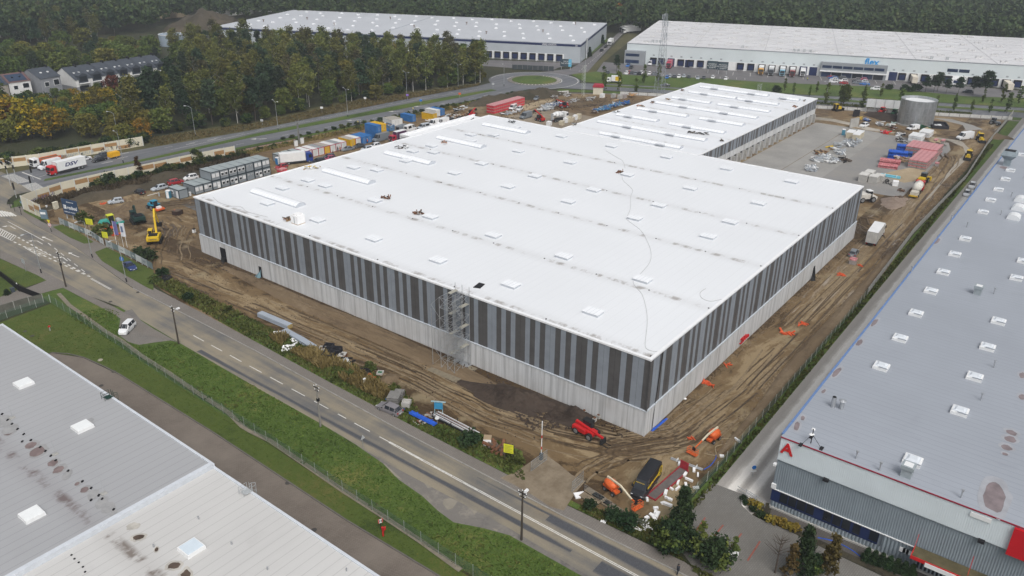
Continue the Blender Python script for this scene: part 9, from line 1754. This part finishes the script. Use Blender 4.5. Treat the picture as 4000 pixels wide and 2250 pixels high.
t=thing('stand_board','blue cabinet board on two posts behind the tube rack','board',C(1,2,1840,1290),R_(120));MB().box(-.7,.7,-.06,.06,1.4,2.6).build('board',M('board_cyan',(.04,.24,.42)),t);MB().box(-1.2,1.2,-.1,.1,2.7,2.85).box(-.7,-.6,-.05,.05,0,2.7).box(.6,.7,-.05,.05,0,2.7).build('frame',M('pale_teal',(.3,.42,.45)),t)
for k,q in enumerate(((0,1,1260,1250),(1,2,1825,1375))):sign(C(*q),1.6,('blue plate near the saloon','round white plate with dark stroke at the end of the blue pipes')[k],[(dplate(1.35,.36),WHITEP,'round_plate')],STEEL,R_(50))if k else None
heap('rubble_heap',C(1,2,1700,1330),0,26,1.8,.7,.35,[BROWNP,GSL,WOOD,BLOCKG],'brown brick rubble beside the blue pipes',132,.5);t=thing('torn_box','torn cardboard box with white foil near the information board','box',C(1,3,2330,120),.6);MB().box(-.7,.7,-.6,.6,0,1.2).build('box',M('cardboard',(.33,.25,.16)),t);MB().box(-.74,-.7,-.6,.6,.1,1.25).build('foil',FOAM,t)
heap('beam_stack',C(1,3,2450,190),head(C(1,3,2390,110),C(1,3,2540,200)),20,1.6,.6,.9,[BROWNP,WOOD,BROWNP,WOOD],'stack of brown timber beams behind the information board',133,1.0,'timber')
for i,q in enumerate(((725,1265),(655,1310),(870,1310),(830,1340))):t=thing('pad_foundation',('grey foundation block under the wall, left','grey foundation block under the wall, nearest the mud','grey foundation block under the wall, right','pale post top behind the red telehandler')[i],'foundation',C(2,2,*q));MB().box(-.28,.28,-.28,.28,0,.6).build('block',CONCRETE,t);MB().box(-.18,.18,-.18,.18,.6,.75).build('cap',BROWNP,t)
ORF=M('orange_mesh_film',(.6,.1,.035),.2)
for i,(c_,r_,x,y,s)in enumerate(((2,2,2175,780,1.1),(2,2,1950,960,1.2),(2,2,2000,985,.9),(3,2,200,460,1.7),(3,2,340,365,1.2),(3,1,735,1325,1.5),(3,1,930,1230,1.0),(3,1,1135,915,.9),(0,1,1100,855,2.0),(0,1,1040,605,1.2),(0,1,1760,685,1.2),(0,1,1170,915,1.6),(1,2,1160,895,1.2),(2,3,1800,75,.7))):
 m=junk(150+i,7,s*.6,s*.3,.02,.2,4,s*.45);tag(m.build('safety_net',ORF,None,loc=C(c_,r_,x,y),rz=i*.7),'crumpled orange safety net '+('by the puddle at the right wall','along the right wall, left piece','along the right wall, middle piece','in the muddy lane, long piece','in the muddy lane, smaller piece','near the torn black sheet','below the pink topped pallet','behind the white box lorry','under the road roller','near the silver hatchback','near the brown crate','before the flags','at the white electric cabinet','by the orange boom lift')[i],'safety net')
t=thing('brown_crate','dark brown steel crate on the mud near the yellow excavator','crate',C(0,1,1790,710),.3);MB().box(-1.1,1.1,-.9,.9,0,1.1).build('box',M('dark_brown',(.045,.03,.025)),t);MB().box(-.9,.9,-.7,.7,1.1,1.2).build('lid',WOOD,t)
rr=thing('steel_tray','long red framed steel tray between black van and foam blocks','tray',mid(C(2,3,1395,675),C(2,3,1730,380)),head(C(2,3,1395,675),C(2,3,1730,380)));L=(C(2,3,1730,380)-C(2,3,1395,675)).length/2;MB().box(-L,L,-.7,.7,.05,.12).build('deck',M('tray_grey',(.13,.115,.11),.2),rr);m=MB();m.box(-L,L,-.78,-.68,0,.3);m.box(-L,L,.68,.78,0,.3);m.box(-L,-L+.1,-.68,.68,0,.3);m.box(L-.1,L,-.68,.68,0,1.5);m.build('frame',M('frame_red',(.32,.03,.04),.2),rr)
pipes('profile_bundle',C(2,3,1600,270),C(2,3,1920,385),.6,2,.1,STEEL,'bundle of grey steel profiles in front of the boom lift basket')
for i,(x,y,a)in enumerate(((830,640,-.6),(900,690,-.6),(780,690,-.6),(1010,770,-.4))):tag(MB().box(-1.5,1.5,-.55,.55,.05,.35).build('road_plate',M('earthy_slab',(.2,.16,.11),.25),None,loc=C(2,3,x,y),rz=head(C(2,3,720,590),C(2,3,900,700))),('earthy concrete slab nearest the orange boom lift','earthy concrete slab with soil on top','flat concrete slab at the white foam sheet','broken concrete slab under the basket')[i],'slab')
q=random.Random(77)
for i,(x,y)in enumerate(((680,645),(1680,330),(1830,390),(1740,437),(1780,490),(1670,515),(1750,540),(1605,580),(1665,577),(1545,620),(1565,675),(1590,690),(1520,720),(1565,740),(1445,775),(1410,840),(1440,815),(1460,840),(1430,875),(1355,875),(1350,910),(1230,900),(1250,915),(1320,960),(1340,985),(1380,970),(1260,985),(920,908),(1360,685),(1870,435),(2110,250),(2265,90),(1850,570))):
 s=(.75,.55,.2)if i==0 else(q.uniform(.28,.62),q.uniform(.12,.25),q.uniform(.12,.28));m=MB().box(-s[0],s[0],-s[1],s[1],0,s[2]*1.2);o=m.build('foam_block',FOAM,None,loc=C(2,3,x,y)+Vector((0,0,.03)),rz=q.uniform(0,3.1));tag(o,'broken white foam sheet leaning by the earthy slabs' if i==0 else 'white foam block lying on the bare earth near the boom lift basket','foam block',None if i==0 else 'white foam blocks scattered at the fence corner')
for i,q_ in enumerate(((0,2,1010,728,'pale boulder beside the kerb of the brick drive',(.3,.28,.22)),(2,2,1740,1115,'white foam strip lying at the right wall',(.75,.75,.75)),(3,0,0,0,'',0))[:2]):m=MB();m.dome((0,0,0),.5 if i==0 else .3,8,3,.6);tag(m.build('stone' if i==0 else 'foam_strip',M('stone_%s'%('pale' if i==0 else 'white'),q_[5]),None,loc=C(*q_[:4])),q_[4],'stone' if i==0 else 'foam')
for i,(c_,r_,x,y)in enumerate(((0,2,1145,845),(0,2,1020,985),(1,3,320,518),(1,3,585,990),(0,2,1112,140),(0,2,1390,45),(0,2,325,485),(0,2,252,440))):tag(MB().cyl((0,0,.06),(0,0,.1),.38,.38,12).build('manhole_cover',M('cast_iron',(.06,.055,.05)),None,loc=C(c_,r_,x,y)),'dark manhole cover '+('at the drive kerb near the boulder','in the brick drive by the ladder','square grate at the drive kerb','at the edge of the pale roof','in the road edge by the meadow','in the footway above the road','on the lawn near the hall corner','on the lawn beside the red hydrant')[i],'manhole cover')
tag(MB().box(-.9,.9,-.02,.02,.5,1.1).box(-.8,-.72,.02,.08,0,1.0).box(.72,.8,.02,.08,0,1.0).build('white_board',WHITEP,None,loc=C(2,3,2200,1265),rz=R_(-65)),'white board on short posts behind the round bush','board')
# ------------------------------------------------------------------ people
SKIN=M('skin',(.42,.27,.2),.05)
def person(p,rz,coat,trousers,label,h=1.76,hat=None,bend=0.0):
 t=thing('person',label,'person',p,rz);me=bpy.data.meshes.new('body');V=[(0,0,.95),(0,0,1.25),(0,.0,1.45),(0,0,1.56),(.02,0,1.68),(0,.1,.9),(.05,.12,.5),(-.02,.12,.06),(.12,.12,.03),(0,-.1,.9),(-.05,-.12,.5),(-.1,-.12,.06),(.04,-.12,.03),(0,.19,1.42),(.03,.27,1.15),(.14,.24,.95),(0,-.19,1.42),(.02,-.27,1.15),(.12,-.25,.93)]
 E_=[(0,1),(1,2),(2,3),(3,4),(0,5),(5,6),(6,7),(7,8),(0,9),(9,10),(10,11),(11,12),(2,13),(13,14),(14,15),(2,16),(16,17),(17,18)];Rr=[.16,.15,.15,.07,.11,.1,.075,.06,.05,.1,.075,.06,.05,.08,.06,.05,.08,.06,.05]
 me.from_pydata([(x+bend*max(0,z-.95),y,z)for x,y,z in V],E_,[]);o=bpy.data.objects.new('body',me);COL.objects.link(o);o.parent=t;sk_=o.modifiers.new('skin','SKIN');o.modifiers.new('sub','SUBSURF').levels=1
 for i,r in enumerate(Rr):me.skin_vertices[0].data[i].radius=(r,r)
 me.skin_vertices[0].data[0].use_root=True;me.materials.append(trousers);o.modifiers['sub'].render_levels=1
 MB().cyl((bend*0,0,.86),(bend*.5,0,1.46),.2,.21,10).build('jacket',coat,t);MB().dome((.02+bend*.74,0,1.69),.125,10,4,1.15,0,True).build('head',SKIN,t);MB().dome((bend*.75,0,1.72),.14,10,3,1.0).build('hat' if hat else 'hair',hat or BLACK,t);t.scale=(h/1.82,)*3
HVO,HVY,CO_D=M('vest_orange',(.75,.14,.04)),M('vest_yellow',(.6,.65,.05)),M('coat_dark',(.03,.035,.045))
person(D(1000,470,1855,385),R_(-80),HVO,CO_D,'worker in orange vest standing before the blue containers',hat=WHITEP);person(D(1000,470,1925,355),R_(160),HVO,CO_D,'worker bending at the slate van by the blue containers',bend=.3);person(D(1000,470,1285,590),R_(-70),CO_D,CO_D,'person in dark clothes walking behind the black car');person(D(1000,470,1365,520),R_(-60),CO_D,CO_D,'person in dark clothes at the white container doors');person(D(1000,470,1405,520),R_(200),HVO,CO_D,'worker in orange vest beside the person in dark clothes');person(D(2100,280,85,830),R_(30),HVY,CO_D,'worker in yellow vest beside the concrete mixer',hat=YELLOW);person(C(3,0,395,810),R_(20),HVY,CO_D,'person in yellow vest on the car park before the docks');person(C(3,0,1245,800),R_(20),HVY,CO_D,'person in yellow vest at the blue sliding door');person(C(2,3,1665,1440),R_(-60),CO_D,CO_D,'person in dark clothes on the footway at the lower picture edge')
t=thing('bicycle','dark bicycle with rider on the red paved ramp','bicycle',D(0,540,345,1140),R_(190));m=MB()
for x in(-.5,.5):m.tube([(x+.33*math.cos(k*math.pi/6),0,.34+.33*math.sin(k*math.pi/6))for k in range(13)],.025,4)
m.build('wheel',BLACK,t);MB().tube([(-.5,0,.34),(-.1,0,.8),(.4,0,.85),(.5,0,.34),(.0,0,.35),(-.1,0,.8)],.03,4).build('frame',BLACK,t);person(D(0,540,370,1125),R_(190),M('jacket_sky',(.15,.33,.48)),CO_D,'cyclist in pale blue jacket at the short noise barrier',bend=.35)
# ------------------------------------------------------------------ the grey autumn air
hb=MB().box(-160,1060,-320,1060,-3,84);hz=bpy.data.materials.new('haze_air');hz.use_nodes=True;nt=hz.node_tree;nt.nodes.remove(nt.nodes['Principled BSDF'])
pv=nt.nodes.new('ShaderNodeVolumePrincipled');pv.inputs['Color'].default_value=(.8,.86,.95,1);pv.inputs['Density'].default_value=.00025;pv.inputs['Anisotropy'].default_value=.2;nt.links.new(pv.outputs[0],nt.nodes['Material Output'].inputs['Volume'])
hb.build('haze',hz,None,'thin grey autumn haze over the whole place',None,None,'stuff')
